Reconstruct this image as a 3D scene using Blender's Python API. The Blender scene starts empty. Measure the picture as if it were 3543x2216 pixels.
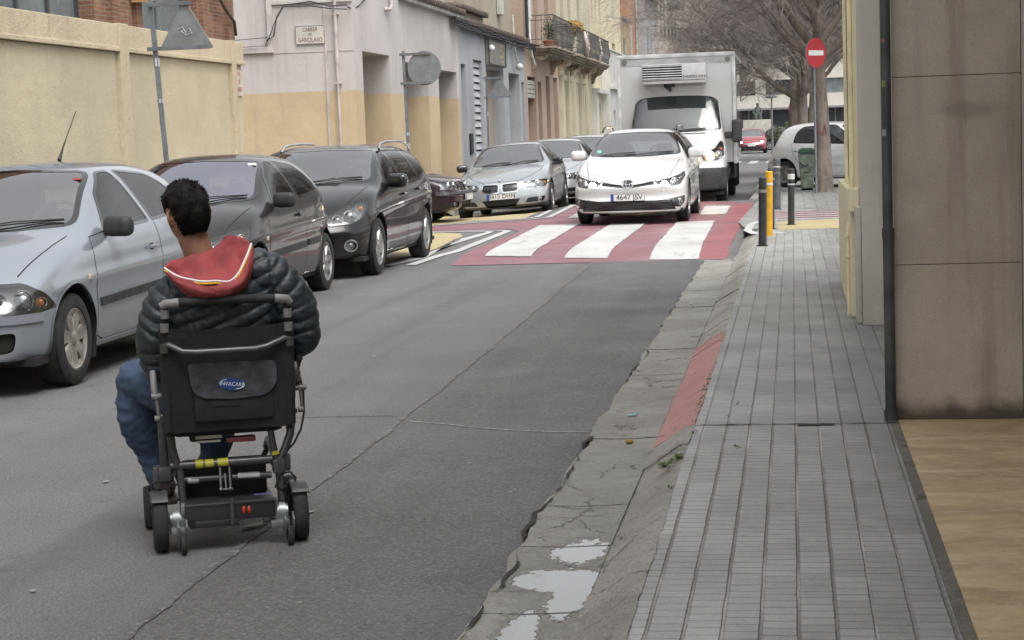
import bpy, bmesh, math, random
from mathutils import Vector, Matrix, noise
from mathutils.bvhtree import BVHTree
R = math.radians
random.seed(7)
scene = bpy.context.scene
COL = scene.collection
# ---------------------------------------------------------------- camera, sky, sun, exposure
cd = bpy.data.cameras.new('camera'); cam = bpy.data.objects.new('camera', cd); COL.objects.link(cam)
cd.sensor_width = 36; cd.lens = 65.1; cd.clip_start = 0.1; cd.clip_end = 2000
cam.matrix_world = Matrix(((.98831, .01946, .15119, 0), (.14843, .10308, -.98354, 0), (-.03473, .99448, .09899, 1.5), (0, 0, 0, 1)))
scene.camera = cam
W = bpy.data.worlds.new('World'); scene.world = W; W.use_nodes = True
nt = W.node_tree; nt.nodes.clear()
SUN_EL, SUN_ROT = R(62), R(140)
sk = nt.nodes.new('ShaderNodeTexSky'); sk.sky_type = 'NISHITA'; sk.sun_disc = False
sk.sun_elevation = SUN_EL; sk.sun_rotation = SUN_ROT; sk.air_density = 1.0; sk.dust_density = 4.0; sk.ozone_density = 1.0
hs = nt.nodes.new('ShaderNodeHueSaturation'); hs.inputs['Saturation'].default_value = .12
bgn = nt.nodes.new('ShaderNodeBackground'); bgn.inputs[1].default_value = .15
wo = nt.nodes.new('ShaderNodeOutputWorld')
nt.links.new(sk.outputs[0], hs.inputs['Color']); nt.links.new(hs.outputs[0], bgn.inputs[0]); nt.links.new(bgn.outputs[0], wo.inputs[0])
sd = bpy.data.lights.new('sun', 'SUN'); sd.energy = 0.8; sd.angle = R(35); sd.color = (1, .97, .92)
so = bpy.data.objects.new('sun', sd); COL.objects.link(so)
# sun stands at azimuth SUN_ROT (clockwise from +Y seen from above), elevation SUN_EL
sdir = Vector((math.sin(SUN_ROT) * math.cos(SUN_EL), math.cos(SUN_ROT) * math.cos(SUN_EL), math.sin(SUN_EL)))
so.rotation_euler = sdir.to_track_quat('Z', 'Y').to_euler(); so.location = (0, 0, 30)
scene.view_settings.view_transform = 'Standard'; scene.view_settings.look = 'None'
scene.view_settings.exposure = 1.1; scene.view_settings.gamma = 1
scene.cycles.max_bounces = 8; scene.cycles.transparent_max_bounces = 16

# ---------------------------------------------------------------- materials
MATS = {}
class NT:
    def __init__(s, m): s.t = m.node_tree; s.n = s.t.nodes; s.l = s.t.links
    def new(s, k, **kw):
        n = s.n.new(k)
        for a, b in kw.items(): setattr(n, a, b)
        return n
    def setin(s, sock, v):
        if isinstance(v, (int, float)): sock.default_value = v
        elif isinstance(v, tuple): sock.default_value = v if len(v) == len(sock.default_value) else (*v, 1)[:len(sock.default_value)]
        else: s.l.new(v, sock)
    def math(s, op, a, b=0., c=0.):
        n = s.new('ShaderNodeMath', operation=op)
        for i, v in enumerate((a, b, c)): s.setin(n.inputs[i], v)
        return n.outputs[0]
    def noise(s, vec, scale, detail=3., rough=.55, out=0):
        n = s.new('ShaderNodeTexNoise'); s.l.new(vec, n.inputs['Vector']); n.inputs['Scale'].default_value = scale
        n.inputs['Detail'].default_value = detail; n.inputs['Roughness'].default_value = rough
        return n.outputs[out]
    def ramp(s, v, a, b, lo=0., hi=1.):
        n = s.new('ShaderNodeMapRange'); s.setin(n.inputs[0], v)
        for i, q in enumerate((a, b, lo, hi)): n.inputs[i + 1].default_value = q
        n.interpolation_type = 'SMOOTHSTEP'
        return n.outputs[0]
    def mix(s, f, a, b):
        n = s.new('ShaderNodeMix', data_type='RGBA'); s.setin(n.inputs[0], f); s.setin(n.inputs[6], a); s.setin(n.inputs[7], b)
        return n.outputs[2]
    def scalev(s, vec, x, y, z):
        n = s.new('ShaderNodeMapping'); s.l.new(vec, n.inputs[0]); n.inputs['Scale'].default_value = (x, y, z)
        return n.outputs[0]
def base_mat(name, rough=.6, metal=0., spec=.5):
    m = bpy.data.materials.new(name); m.use_nodes = True
    q = NT(m); b = q.n['Principled BSDF']; b.inputs['Roughness'].default_value = rough
    b.inputs['Metallic'].default_value = metal; b.inputs['Specular IOR Level'].default_value = spec
    tc = q.new('ShaderNodeTexCoord')
    return m, q, b, tc
def bump(q, b, h, dist, strength=1.):
    n = q.new('ShaderNodeBump'); n.inputs['Strength'].default_value = strength; n.inputs['Distance'].default_value = dist
    q.setin(n.inputs['Height'], h); q.l.new(n.outputs[0], b.inputs['Normal'])
def pmat(name, col, rough=.6, metal=0., var=.12, scale=4., bmp=0., bscale=60., spec=.5, coat=0., col2=None, aniso=(1, 1, 1), coatr=.04):
    """plain procedural material: base colour mottled by noise, fine bump"""
    if name in MATS: return MATS[name]
    m, q, b, tc = base_mat(name, rough, metal, spec)
    v = q.scalev(tc.outputs['Object'], *aniso)
    n = q.noise(v, scale, 5.)
    c2 = col2 or tuple(min(1, c * (1 - 2 * var)) for c in col)
    c1 = col if col2 else tuple(min(1, c * (1 + .6 * var)) for c in col)
    q.l.new(q.mix(q.ramp(n, .3, .7), c1, c2), b.inputs['Base Color'])
    q.l.new(q.ramp(q.noise(v, scale * 2.3, 4.), .2, .8, max(0, rough - .08), min(1, rough + .1)), b.inputs['Roughness'])
    if bmp: bump(q, b, q.noise(tc.outputs['Object'], bscale, 3.), bmp)
    b.inputs['Coat Weight'].default_value = coat; b.inputs['Coat Roughness'].default_value = coatr
    MATS[name] = m; return m
def stucco(name, col, streak=.25, dirt=(.12, .11, .09), lower=None, zsplit=2.55, plinth=None, rough=.85, bmp=.004, grime=.35):
    """painted render: mottling, vertical rain streaks, dirt near the foot, optional second paint below zsplit"""
    if name in MATS: return MATS[name]
    m, q, b, tc = base_mat(name, rough, 0, .25)
    g = q.new('ShaderNodeNewGeometry'); P = g.outputs['Position']
    sep = q.new('ShaderNodeSeparateXYZ'); q.l.new(P, sep.inputs[0]); z = sep.outputs[2]
    c = q.mix(q.ramp(q.noise(P, .7, 5.), .3, .7), col, tuple(x * .84 for x in col))
    if lower:
        zz = q.math('ADD', z, q.math('MULTIPLY', q.noise(P, 1.5), .03))
        lo = q.mix(q.ramp(q.noise(P, .9, 5.), .3, .7), lower, tuple(x * .86 for x in lower))
        c = q.mix(q.math('GREATER_THAN', zz, zsplit), lo, c)
    if plinth: c = q.mix(q.math('LESS_THAN', z, plinth[0]), c, plinth[1])
    st = q.noise(q.scalev(P, 3.2, 3.2, .18), 1.6, 5., .65)
    st2 = q.noise(q.scalev(P, 9., 9., .35), 1.3, 4., .6)
    c = q.mix(q.math('MULTIPLY', q.math('MULTIPLY', q.ramp(st, .50, .8), q.ramp(q.noise(P, .45, 3.), .38, .6, .25, 1.)), streak), c, dirt)
    c = q.mix(q.math('MULTIPLY', q.math('MULTIPLY', q.ramp(st2, .52, .8), q.ramp(q.noise(P, .6, 3.), .45, .65)), streak * .8), c, dirt)
    pat = q.noise(P, 2.6, 6., .7)
    c = q.mix(q.math('MULTIPLY', q.ramp(pat, .56, .72), grime * .5), c, dirt)
    low = q.math('MULTIPLY', q.ramp(z, .9, 0., 0., 1.), q.ramp(q.noise(P, 3.5, 5.), .3, .75))
    c = q.mix(q.math('MULTIPLY', low, grime), c, dirt)
    # hairline cracks
    vo = q.new('ShaderNodeTexVoronoi', feature='DISTANCE_TO_EDGE'); vo.inputs['Scale'].default_value = .55
    dv = q.new('ShaderNodeVectorMath', operation='ADD'); q.l.new(P, dv.inputs[0])
    nn = q.noise(P, 3., 5., .6, 1); q.l.new(nn, dv.inputs[1]); q.l.new(dv.outputs[0], vo.inputs['Vector'])
    cr = q.math('MULTIPLY', q.ramp(vo.outputs[0], .006, 0., 0., 1.), q.ramp(q.noise(P, .8, 2.), .5, .62))
    c = q.mix(q.math('MULTIPLY', cr, .45), c, dirt)
    q.l.new(c, b.inputs['Base Color'])
    bump(q, b, q.math('ADD', q.noise(P, 45., 4.), q.math('MULTIPLY', q.noise(P, 6., 4.), 2.)), bmp)
    MATS[name] = m; return m
def brickmat(name, c1=(.30, .12, .07), c2=(.20, .08, .05), mortar=(.26, .22, .18), w=.28, h=.06):
    if name in MATS: return MATS[name]
    m, q, b, tc = base_mat(name, .9, 0, .2)
    g = q.new('ShaderNodeNewGeometry'); sep = q.new('ShaderNodeSeparateXYZ'); q.l.new(g.outputs['Position'], sep.inputs[0])
    cb = q.new('ShaderNodeCombineXYZ'); q.l.new(q.math('ADD', sep.outputs[0], sep.outputs[1]), cb.inputs[0]); q.l.new(sep.outputs[2], cb.inputs[1])
    br = q.new('ShaderNodeTexBrick'); q.l.new(cb.outputs[0], br.inputs['Vector']); br.inputs['Scale'].default_value = 1
    br.inputs['Brick Width'].default_value = w; br.inputs['Row Height'].default_value = h; br.inputs['Mortar Size'].default_value = .008
    br.inputs['Color1'].default_value = (*c1, 1); br.inputs['Color2'].default_value = (*c2, 1); br.inputs['Mortar'].default_value = (*mortar, 1)
    n = q.ramp(q.noise(g.outputs['Position'], 2.5, 5.), .4, .75)
    q.l.new(q.mix(q.math('MULTIPLY', n, .5), br.outputs[0], (.34, .22, .14)), b.inputs['Base Color'])
    bump(q, b, q.math('SUBTRACT', q.noise(g.outputs['Position'], 40.), br.outputs[1]), .008)
    MATS[name] = m; return m
def paint(name, col, metal=0., rough=.25, dirt=.25, flake=False, hs=.6):
    """car paint: clear coat over base, dust on lower parts, dark lining on the inside of the shell"""
    if name in MATS: return MATS[name]
    m, q, b, tc = base_mat(name, rough, metal, .5)
    O = tc.outputs['Object']; sep = q.new('ShaderNodeSeparateXYZ'); q.l.new(O, sep.inputs[0])
    n = q.noise(O, 3., 6., .65)
    dm = q.math('MULTIPLY', q.ramp(sep.outputs[2], hs, .1, .12, 1.), q.ramp(n, .3, .75))
    dm = q.math('MULTIPLY', dm, dirt)
    c = q.mix(dm, col, (.16, .15, .135))
    g = q.new('ShaderNodeNewGeometry'); c = q.mix(g.outputs['Backfacing'], c, (.012, .012, .013))
    q.l.new(c, b.inputs['Base Color'])
    q.l.new(q.math('ADD', rough, q.math('MULTIPLY', dm, .5)), b.inputs['Roughness'])
    q.l.new(q.math('MULTIPLY', q.math('SUBTRACT', 1., g.outputs['Backfacing']), q.math('SUBTRACT', 1., q.math('MULTIPLY', dm, .8))), b.inputs['Coat Weight'])
    b.inputs['Coat Roughness'].default_value = .03; b.inputs['Coat IOR'].default_value = 1.30 if max(col) < .1 else 1.48; b.inputs['Specular IOR Level'].default_value = .2 if max(col) < .1 else .5
    bump(q, b, q.noise(O, 1.7, 2.), .004)
    MATS[name] = m; return m
def glassmat(name, tint=(.45, .5, .5), refl=.16, rough=.02, col=(1, 1, 1)):
    if name in MATS: return MATS[name]
    m = bpy.data.materials.new(name); m.use_nodes = True; q = NT(m); q.n.clear()
    out = q.new('ShaderNodeOutputMaterial'); mx = q.new('ShaderNodeMixShader'); tr = q.new('ShaderNodeBsdfTransparent'); gl = q.new('ShaderNodeBsdfGlossy')
    tr.inputs[0].default_value = (*tint, 1); gl.inputs['Roughness'].default_value = rough; gl.inputs[0].default_value = (*col, 1)
    fr = q.new('ShaderNodeLayerWeight'); fr.inputs[0].default_value = .25
    f = q.math('ADD', refl * .8, q.math('MULTIPLY', fr.outputs['Fresnel'], .6)); f = q.math('MINIMUM', f, 1.)
    q.l.new(f, mx.inputs[0]); q.l.new(tr.outputs[0], mx.inputs[1]); q.l.new(gl.outputs[0], mx.inputs[2]); q.l.new(mx.outputs[0], out.inputs[0])
    MATS[name] = m; return m
def emis(name, col, s):
    if name in MATS: return MATS[name]
    m, q, b, tc = base_mat(name, .3); b.inputs['Base Color'].default_value = (*col, 1)
    b.inputs['Emission Color'].default_value = (*col, 1); b.inputs['Emission Strength'].default_value = s
    MATS[name] = m; return m

# ---------------------------------------------------------------- object helpers
def tag(o, label=None, cat=None, group=None, kind=None):
    if label: o['label'] = label
    if cat: o['category'] = cat
    if group: o['group'] = group
    if kind: o['kind'] = kind
    return o
def thing(name, label, cat, loc=(0, 0, 0), rotz=0., group=None):
    o = bpy.data.objects.new(name, None); COL.objects.link(o); o.empty_display_size = .2
    o.location = loc; o.rotation_euler = (0, 0, rotz); return tag(o, label, cat, group)
def pmx(o):
    m = Matrix.LocRotScale(o.location, o.rotation_euler, o.scale)
    return (pmx(o.parent) @ o.matrix_parent_inverse @ m) if o.parent else m
def obj(name, src, mat, parent=None, smooth=False, world=False):
    if isinstance(src, MB): src = src.bm
    if isinstance(src, bmesh.types.BMesh):
        me = bpy.data.meshes.new(name); src.to_mesh(me); src.free()
    else: me = src
    if smooth:
        me.polygons.foreach_set('use_smooth', [True] * len(me.polygons))
        if smooth != 1: me.set_sharp_from_angle(angle=R(smooth))
    o = bpy.data.objects.new(name, me); COL.objects.link(o)
    me.materials.clear()
    for m in (mat if isinstance(mat, (list, tuple)) else [mat]): me.materials.append(m)
    if parent:
        o.parent = parent
        if world: o.matrix_parent_inverse = pmx(parent).inverted()
    return o
class MB:
    def __init__(s): s.bm = bmesh.new()
    def quad(s, *p, mi=0):
        f = s.bm.faces.new([s.bm.verts.new(x) for x in p]); f.material_index = mi; return f
    def box(s, c, d, rot=None, bev=0., seg=2, mx=None):
        M = Matrix.Translation(c) @ (rot.to_4x4() if rot else Matrix()) @ Matrix.Diagonal((*d, 1))
        if mx: M = mx @ M
        r = bmesh.ops.create_cube(s.bm, size=1, matrix=M)
        if bev: bmesh.ops.bevel(s.bm, geom=list({e for v in r['verts'] for e in v.link_edges}), offset=bev, segments=seg, affect='EDGES', profile=.6)
        return s
    def bb(s, x0, x1, y0, y1, z0, z1, bev=0.):
        return s.box(((x0 + x1) / 2, (y0 + y1) / 2, (z0 + z1) / 2), (abs(x1 - x0), abs(y1 - y0), abs(z1 - z0)), bev=bev)
    def cyl(s, a, b, r0, r1=None, n=16, caps=True):
        a, b = Vector(a), Vector(b); r1 = r0 if r1 is None else r1; d = b - a
        M = Matrix.Translation((a + b) / 2) @ d.to_track_quat('Z', 'Y').to_matrix().to_4x4()
        bmesh.ops.create_cone(s.bm, cap_ends=caps, segments=n, radius1=r0, radius2=r1, depth=d.length, matrix=M); return s
    def sph(s, c, r, sc=(1, 1, 1), n=16, rot=None):
        M = Matrix.Translation(c) @ (rot.to_4x4() if rot else Matrix()) @ Matrix.Diagonal((*(r * k for k in sc), 1))
        bmesh.ops.create_uvsphere(s.bm, u_segments=n, v_segments=max(6, n // 2), radius=1, matrix=M); return s
    def tube(s, pts, r, n=8, closed=False, caps=True):
        pts = [Vector(p) for p in pts]; N = len(pts); rs = r if isinstance(r, (list, tuple)) else [r] * N
        rings = []; prev = None
        for i, p in enumerate(pts):
            a = pts[i - 1] if (i or closed) else p; b = pts[(i + 1) % N] if (i < N - 1 or closed) else p
            t = (b - a).normalized()
            if prev is None: u = t.orthogonal().normalized()
            else: u = (prev - t * prev.dot(t)).normalized()
            prev = u; w = t.cross(u)
            rings.append([s.bm.verts.new(p + (u * math.cos(k * math.tau / n) + w * math.sin(k * math.tau / n)) * rs[i]) for k in range(n)])
        for i in range(N if closed else N - 1):
            A, B = rings[i], rings[(i + 1) % N]
            for k in range(n): s.bm.faces.new((A[k], A[(k + 1) % n], B[(k + 1) % n], B[k]))
        if caps and not closed: s.bm.faces.new(rings[0][::-1]); s.bm.faces.new(rings[-1])
        return s
    def lathe(s, prof, M=None, n=32, a0=0., a1=math.tau, close=True):
        """prof: (r, h) pairs, spun round local Z, M places it"""
        M = M or Matrix(); full = abs(a1 - a0 - math.tau) < 1e-6; cnt = n if full else n + 1
        R_ = [[s.bm.verts.new(M @ Vector((r * math.cos(a0 + (a1 - a0) * k / n), r * math.sin(a0 + (a1 - a0) * k / n), h))) for k in range(cnt)] for r, h in prof]
        for i in range(len(prof) - 1):
            for k in range(n):
                k2 = (k + 1) % cnt
                try: s.bm.faces.new((R_[i][k], R_[i][k2], R_[i + 1][k2], R_[i + 1][k]))
                except ValueError: pass
        return s
    def prism(s, poly, t, M=None, bev=0.):
        """poly: 2-D outline in local XY, extruded t along local Z"""
        M = M or Matrix()
        a = [s.bm.verts.new(M @ Vector((x, y, 0))) for x, y in poly]; b = [s.bm.verts.new(M @ Vector((x, y, t))) for x, y in poly]
        n = len(poly); fs = [s.bm.faces.new(a[::-1]), s.bm.faces.new(b)]
        for i in range(n): fs.append(s.bm.faces.new((a[i], a[(i + 1) % n], b[(i + 1) % n], b[i])))
        if bev: bmesh.ops.bevel(s.bm, geom=list({e for f in fs[:2] for e in f.edges}), offset=bev, segments=2, affect='EDGES')
        return s
def fix(b):
    bm = b.bm if isinstance(b, MB) else b
    bmesh.ops.recalc_face_normals(bm, faces=bm.faces); return b
def text_mesh(s, size, M, ext=.001, align='CENTER', sx=1.):
    c = bpy.data.curves.new('t', 'FONT'); c.body = s; c.size = size; c.extrude = ext; c.align_x = align; c.align_y = 'CENTER'; c.resolution_u = 3
    o = bpy.data.objects.new('t', c); COL.objects.link(o)
    dg = bpy.context.evaluated_depsgraph_get(); me = bpy.data.meshes.new_from_object(o.evaluated_get(dg))
    bpy.data.objects.remove(o); bpy.data.curves.remove(c)
    me.transform(M @ Matrix.Diagonal((sx, 1, 1, 1))); return me
def frame(o, x, y):      # matrix from origin and in-plane x / y directions
    x = Vector(x).normalized(); y = Vector(y).normalized(); z = x.cross(y)
    M = Matrix((x, y, z)).transposed().to_4x4(); M.translation = o; return M
def copy_tree(o, parent=None):
    c = o.copy(); COL.objects.link(c)
    if parent: c.parent = parent
    for ch in list(o.children): copy_tree(ch, c)
    return c
def lerp(a, b, t): return a + (b - a) * t
def interp(tab, x):
    if x <= tab[0][0]: return tab[0][1]
    for (a, b), (c, d) in zip(tab, tab[1:]):
        if x <= c: return b + (d - b) * (x - a) / (c - a)
    return tab[-1][1]
def sinterp(tab, x):
    """monotone cubic (smooth) interpolation through a table"""
    n = len(tab)
    if x <= tab[0][0]: return tab[0][1]
    if x >= tab[-1][0]: return tab[-1][1]
    i = max(k for k in range(n - 1) if tab[k][0] <= x)
    def sl(k): return (tab[k + 1][1] - tab[k][1]) / (tab[k + 1][0] - tab[k][0])
    def tan(k):
        if k == 0: return sl(0)
        if k == n - 1: return sl(n - 2)
        a, b = sl(k - 1), sl(k)
        return 0 if a * b <= 0 else 2 * a * b / (a + b)
    h = tab[i + 1][0] - tab[i][0]; t = (x - tab[i][0]) / h; m0, m1 = tan(i) * h, tan(i + 1) * h
    return (2*t**3-3*t*t+1)*tab[i][1] + (t**3-2*t*t+t)*m0 + (-2*t**3+3*t*t)*tab[i+1][1] + (t**3-t*t)*m1
def wobble(x, s, seed=0): return noise.noise(Vector((x * s, seed * 7.3, 1.7)))
def sst(x): x = max(0, min(1, x)); return x * x * (3 - 2 * x)
# ================================================================ GROUND

def gz(x, y):        # the road falls towards the far left kerb, beyond the crossing
    c = -.09 * sst((-4.7 - x) / 1.6) * sst((y - 31.5) / 2.5) if x < -4.7 else 0.
    return c + table(x, y)
def table(x, y):     # raised crossing
    s = sst((x + 4.75) / .35); return .08 * sst((y - lerp(24.6, 21.4, s)) / 1.3) * (1 - sst((y - lerp(33.2, 36.6, s)) / 1.2)) if x < -.66 else 0.
def onto(p):         # the markings were measured on flat ground: draw them in by the height of the raised crossing
    k = 1 - table(*p) / 1.5; return (p[0] * k, p[1] * k) if p[0] > -8 else (p[0], p[1] * k)
def sheet(name, poly, z, mat, kind='structure', step=.5, grid=True, obj_out=True):
    poly = [onto(p) if z < .05 and p[0] < -.66 and 21.3 < p[1] < 38 else p for p in poly]
    bm = bmesh.new(); f = bm.faces.new([bm.verts.new((x, y, 0)) for x, y in poly])
    if grid:
        xs = [p[0] for p in poly]; ys = [p[1] for p in poly]
        for a, b, ax in ((min(xs), max(xs), 0), (min(ys), max(ys), 1)):
            k = math.ceil((b - a) / step)
            for i in range(1, k):
                c = a + (b - a) * i / k; co = (c, 0, 0) if ax == 0 else (0, c, 0); no = (1, 0, 0) if ax == 0 else (0, 1, 0)
                bmesh.ops.bisect_plane(bm, geom=bm.verts[:] + bm.edges[:] + bm.faces[:], plane_co=co, plane_no=no)
    bmesh.ops.triangulate(bm, faces=[f for f in bm.faces if len(f.verts) > 4])
    for v in bm.verts: v.co.z = z + (gz(v.co.x, v.co.y) if z < .05 else 0)
    for f in bm.faces:
        f.normal_update()
        if f.normal.z < 0: f.normal_flip()
    if not obj_out: return bm
    return tag(obj(name, bm, mat), kind=kind)
def asphalt(name, c0, c1, gs=140., patchy=.5, wet=.0, rgh=.82):
    m, q, b, tc = base_mat(name, rgh, 0, .4)
    g = q.new('ShaderNodeNewGeometry'); P = g.outputs['Position']
    c = q.mix(q.ramp(q.noise(P, .45, 5., .6), .3, .7), c0, c1)
    c = q.mix(q.math('MULTIPLY', q.ramp(q.noise(P, gs, 2., .7), .50, .66), .75), c, tuple(x * 1.9 for x in c0))
    c = q.mix(q.math('MULTIPLY', q.ramp(q.noise(P, gs * .55, 3., .75), .48, .34), .7), c, tuple(x * .40 for x in c0))
    c = q.mix(q.math('MULTIPLY', q.ramp(q.noise(P, 26., 4., .8), .52, .68), .35), c, tuple(x * .55 for x in c0))
    # tyre-polished lanes and long stains run along the street
    lane = q.noise(q.scalev(P, 1.6, .06, 1), 1.4, 4.)
    c = q.mix(q.math('MULTIPLY', q.ramp(lane, .45, .7), patchy * .5), c, tuple(x * .62 for x in c1))
    blot = q.noise(P, 2.3, 6., .7)
    c = q.mix(q.math('MULTIPLY', q.ramp(blot, .6, .72), patchy * .55), c, tuple(x * .5 for x in c1))
    c = q.mix(q.math('MULTIPLY', q.ramp(q.noise(P, 1.1, 6., .7), .64, .74), .3), c, tuple(x * 1.5 for x in c0))
    # fine cracks
    vo = q.new('ShaderNodeTexVoronoi', feature='DISTANCE_TO_EDGE'); vo.inputs['Scale'].default_value = .35
    dv = q.new('ShaderNodeVectorMath', operation='ADD'); q.l.new(P, dv.inputs[0]); q.l.new(q.noise(P, 2., 6., .7, 1), dv.inputs[1]); q.l.new(dv.outputs[0], vo.inputs['Vector'])
    cr = q.math('MULTIPLY', q.ramp(vo.outputs[0], .004, 0., 0., 1.), q.ramp(q.noise(P, .35, 2.), .52, .6))
    c = q.mix(q.math('MULTIPLY', cr, .6), c, (.02, .02, .02))
    q.l.new(c, b.inputs['Base Color'])
    q.l.new(q.ramp(q.noise(P, .8, 4.), .3, .7, rgh - .12 - wet, rgh + .08), b.inputs['Roughness'])
    bump(q, b, q.math('ADD', q.noise(P, gs, 2.), q.math('MULTIPLY', q.noise(P, 30., 4., .7), 1.5)), .008)
    return m
def strip(name, A, B, z, mat):
    bm = bmesh.new(); a = [bm.verts.new((x, y, z + gz(x, y))) for x, y in A]; b = [bm.verts.new((x, y, z + gz(x, y))) for x, y in B]
    for i in range(len(a) - 1): bm.faces.new((a[i], b[i], b[i + 1], a[i + 1]))
    for f in bm.faces:
        f.normal_update()
        if f.normal.z < 0: f.normal_flip()
    return tag(obj(name, bm, mat), kind='structure')
M_road = asphalt('asphalt_old', (.138, .137, .133), (.112, .111, .108), 110., .8)
M_patch = asphalt('asphalt_patch', (.112, .112, .112), (.090, .090, .090), 90., .6, .12)
M_seam = asphalt('asphalt_crumbled', (.145, .143, .138), (.07, .07, .068), 34., .3); M_fill = asphalt('asphalt_filler', (.30, .30, .29), (.24, .24, .23), 90., .1)
def concrete(name, c0, c1, rough=.85, dirt=.5, puddles=False, bm_=.009):
    m, q, b, tc = base_mat(name, rough, 0, .35)
    g = q.new('ShaderNodeNewGeometry'); P = g.outputs['Position']
    c = q.mix(q.ramp(q.noise(P, 1.3, 5., .65), .3, .7), c0, c1)
    c = q.mix(q.math('MULTIPLY', q.ramp(q.noise(P, 120., 3.), .4, .7), .3), c, tuple(x * .55 for x in c1))
    c = q.mix(q.math('MULTIPLY', q.ramp(q.noise(P, 5., 6., .75), .52, .66), dirt), c, tuple(x * .5 for x in c1))
    c = q.mix(q.math('MULTIPLY', q.ramp(q.noise(P, 22., 6., .8), .5, .7), .45), c, tuple(x * .45 for x in c1))
    c = q.mix(q.math('MULTIPLY', q.ramp(q.noise(P, 9., 6., .8), .58, .7), .4), c, tuple(min(1, x * 1.45) for x in c0))
    vo = q.new('ShaderNodeTexVoronoi', feature='DISTANCE_TO_EDGE'); vo.inputs['Scale'].default_value = 2.2
    dv = q.new('ShaderNodeVectorMath', operation='MULTIPLY_ADD'); q.l.new(q.noise(P, 6., 6., .7, 1), dv.inputs[0]); dv.inputs[1].default_value = (.25, .25, .1); q.l.new(P, dv.inputs[2]); q.l.new(dv.outputs[0], vo.inputs['Vector'])
    cr = q.math('MULTIPLY', q.ramp(vo.outputs[0], .011, .003, 0., 1.), q.ramp(q.noise(P, 1.7, 2.), .5, .56)); c = q.mix(q.math('MULTIPLY', cr, .5), c, (.06, .055, .045))
    h = q.math('SUBTRACT', q.math('ADD', q.noise(P, 90., 3.), q.math('MULTIPLY', q.noise(P, 14., 6., .75), 3.)), q.math('MULTIPLY', cr, 2.))
    if puddles:      # standing water and damp slabs: low roughness, smooth surface
        dv = q.new('ShaderNodeVectorMath', operation='MULTIPLY_ADD'); q.l.new(q.noise(P, 11., 6., .7, 1), dv.inputs[0]); dv.inputs[1].default_value = (.13, .42, 0); q.l.new(P, dv.inputs[2])
        def spot(cx, cy, rx, ry):
            n = q.new('ShaderNodeMapping'); q.l.new(dv.outputs[0], n.inputs[0]); n.inputs['Location'].default_value = (-(cx + .065) / rx, -(cy + .21) / ry, 0); n.inputs['Scale'].default_value = (1 / rx, 1 / ry, 0)
            l = q.new('ShaderNodeVectorMath', operation='LENGTH'); q.l.new(n.outputs[0], l.inputs[0]); return l.outputs['Value']
        d = q.math('MINIMUM', spot(-.78, 6.48, .11, .17), q.math('MINIMUM', spot(-.80, 6.05, .17, .16), q.math('MINIMUM', spot(-.74, 5.85, .07, .32), spot(-.84, 5.35, .06, .35))))
        wet = q.ramp(d, 1.04, .93); damp = q.math('MAXIMUM', q.ramp(d, 1.45, 1.05), q.math('MULTIPLY', q.ramp(spot(-.82, 7.9, .2, .8), 1.2, .7), q.ramp(q.noise(P, 5., 4.), .35, .6)))
        c = q.mix(q.math('MULTIPLY', damp, .6), c, tuple(x * .62 for x in c1)); c = q.mix(wet, c, (.16, .155, .145))
        q.l.new(q.math('SUBTRACT', q.math('SUBTRACT', rough, q.math('MULTIPLY', damp, .42)), q.math('MULTIPLY', wet, .42)), b.inputs['Roughness'])
        h = q.math('MULTIPLY', h, q.math('SUBTRACT', 1., q.math('MAXIMUM', wet, q.math('MULTIPLY', damp, .4)))); q.l.new(q.math('ADD', 1.45, q.math('MULTIPLY', wet, .25)), b.inputs['IOR'])
    q.l.new(c, b.inputs['Base Color']); bump(q, b, h, bm_)
    return m
M_gut = concrete('gutter_concrete', (.38, .37, .34), (.275, .265, .24), dirt=.35, puddles=True, bm_=.011)
M_kerb = concrete('kerb_stone', (.47, .45, .41), (.35, .335, .30), dirt=.4, bm_=.016)
M_kerb_red = concrete('kerb_red_paint', (.50, .28, .265), (.44, .235, .22), dirt=.25)
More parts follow.
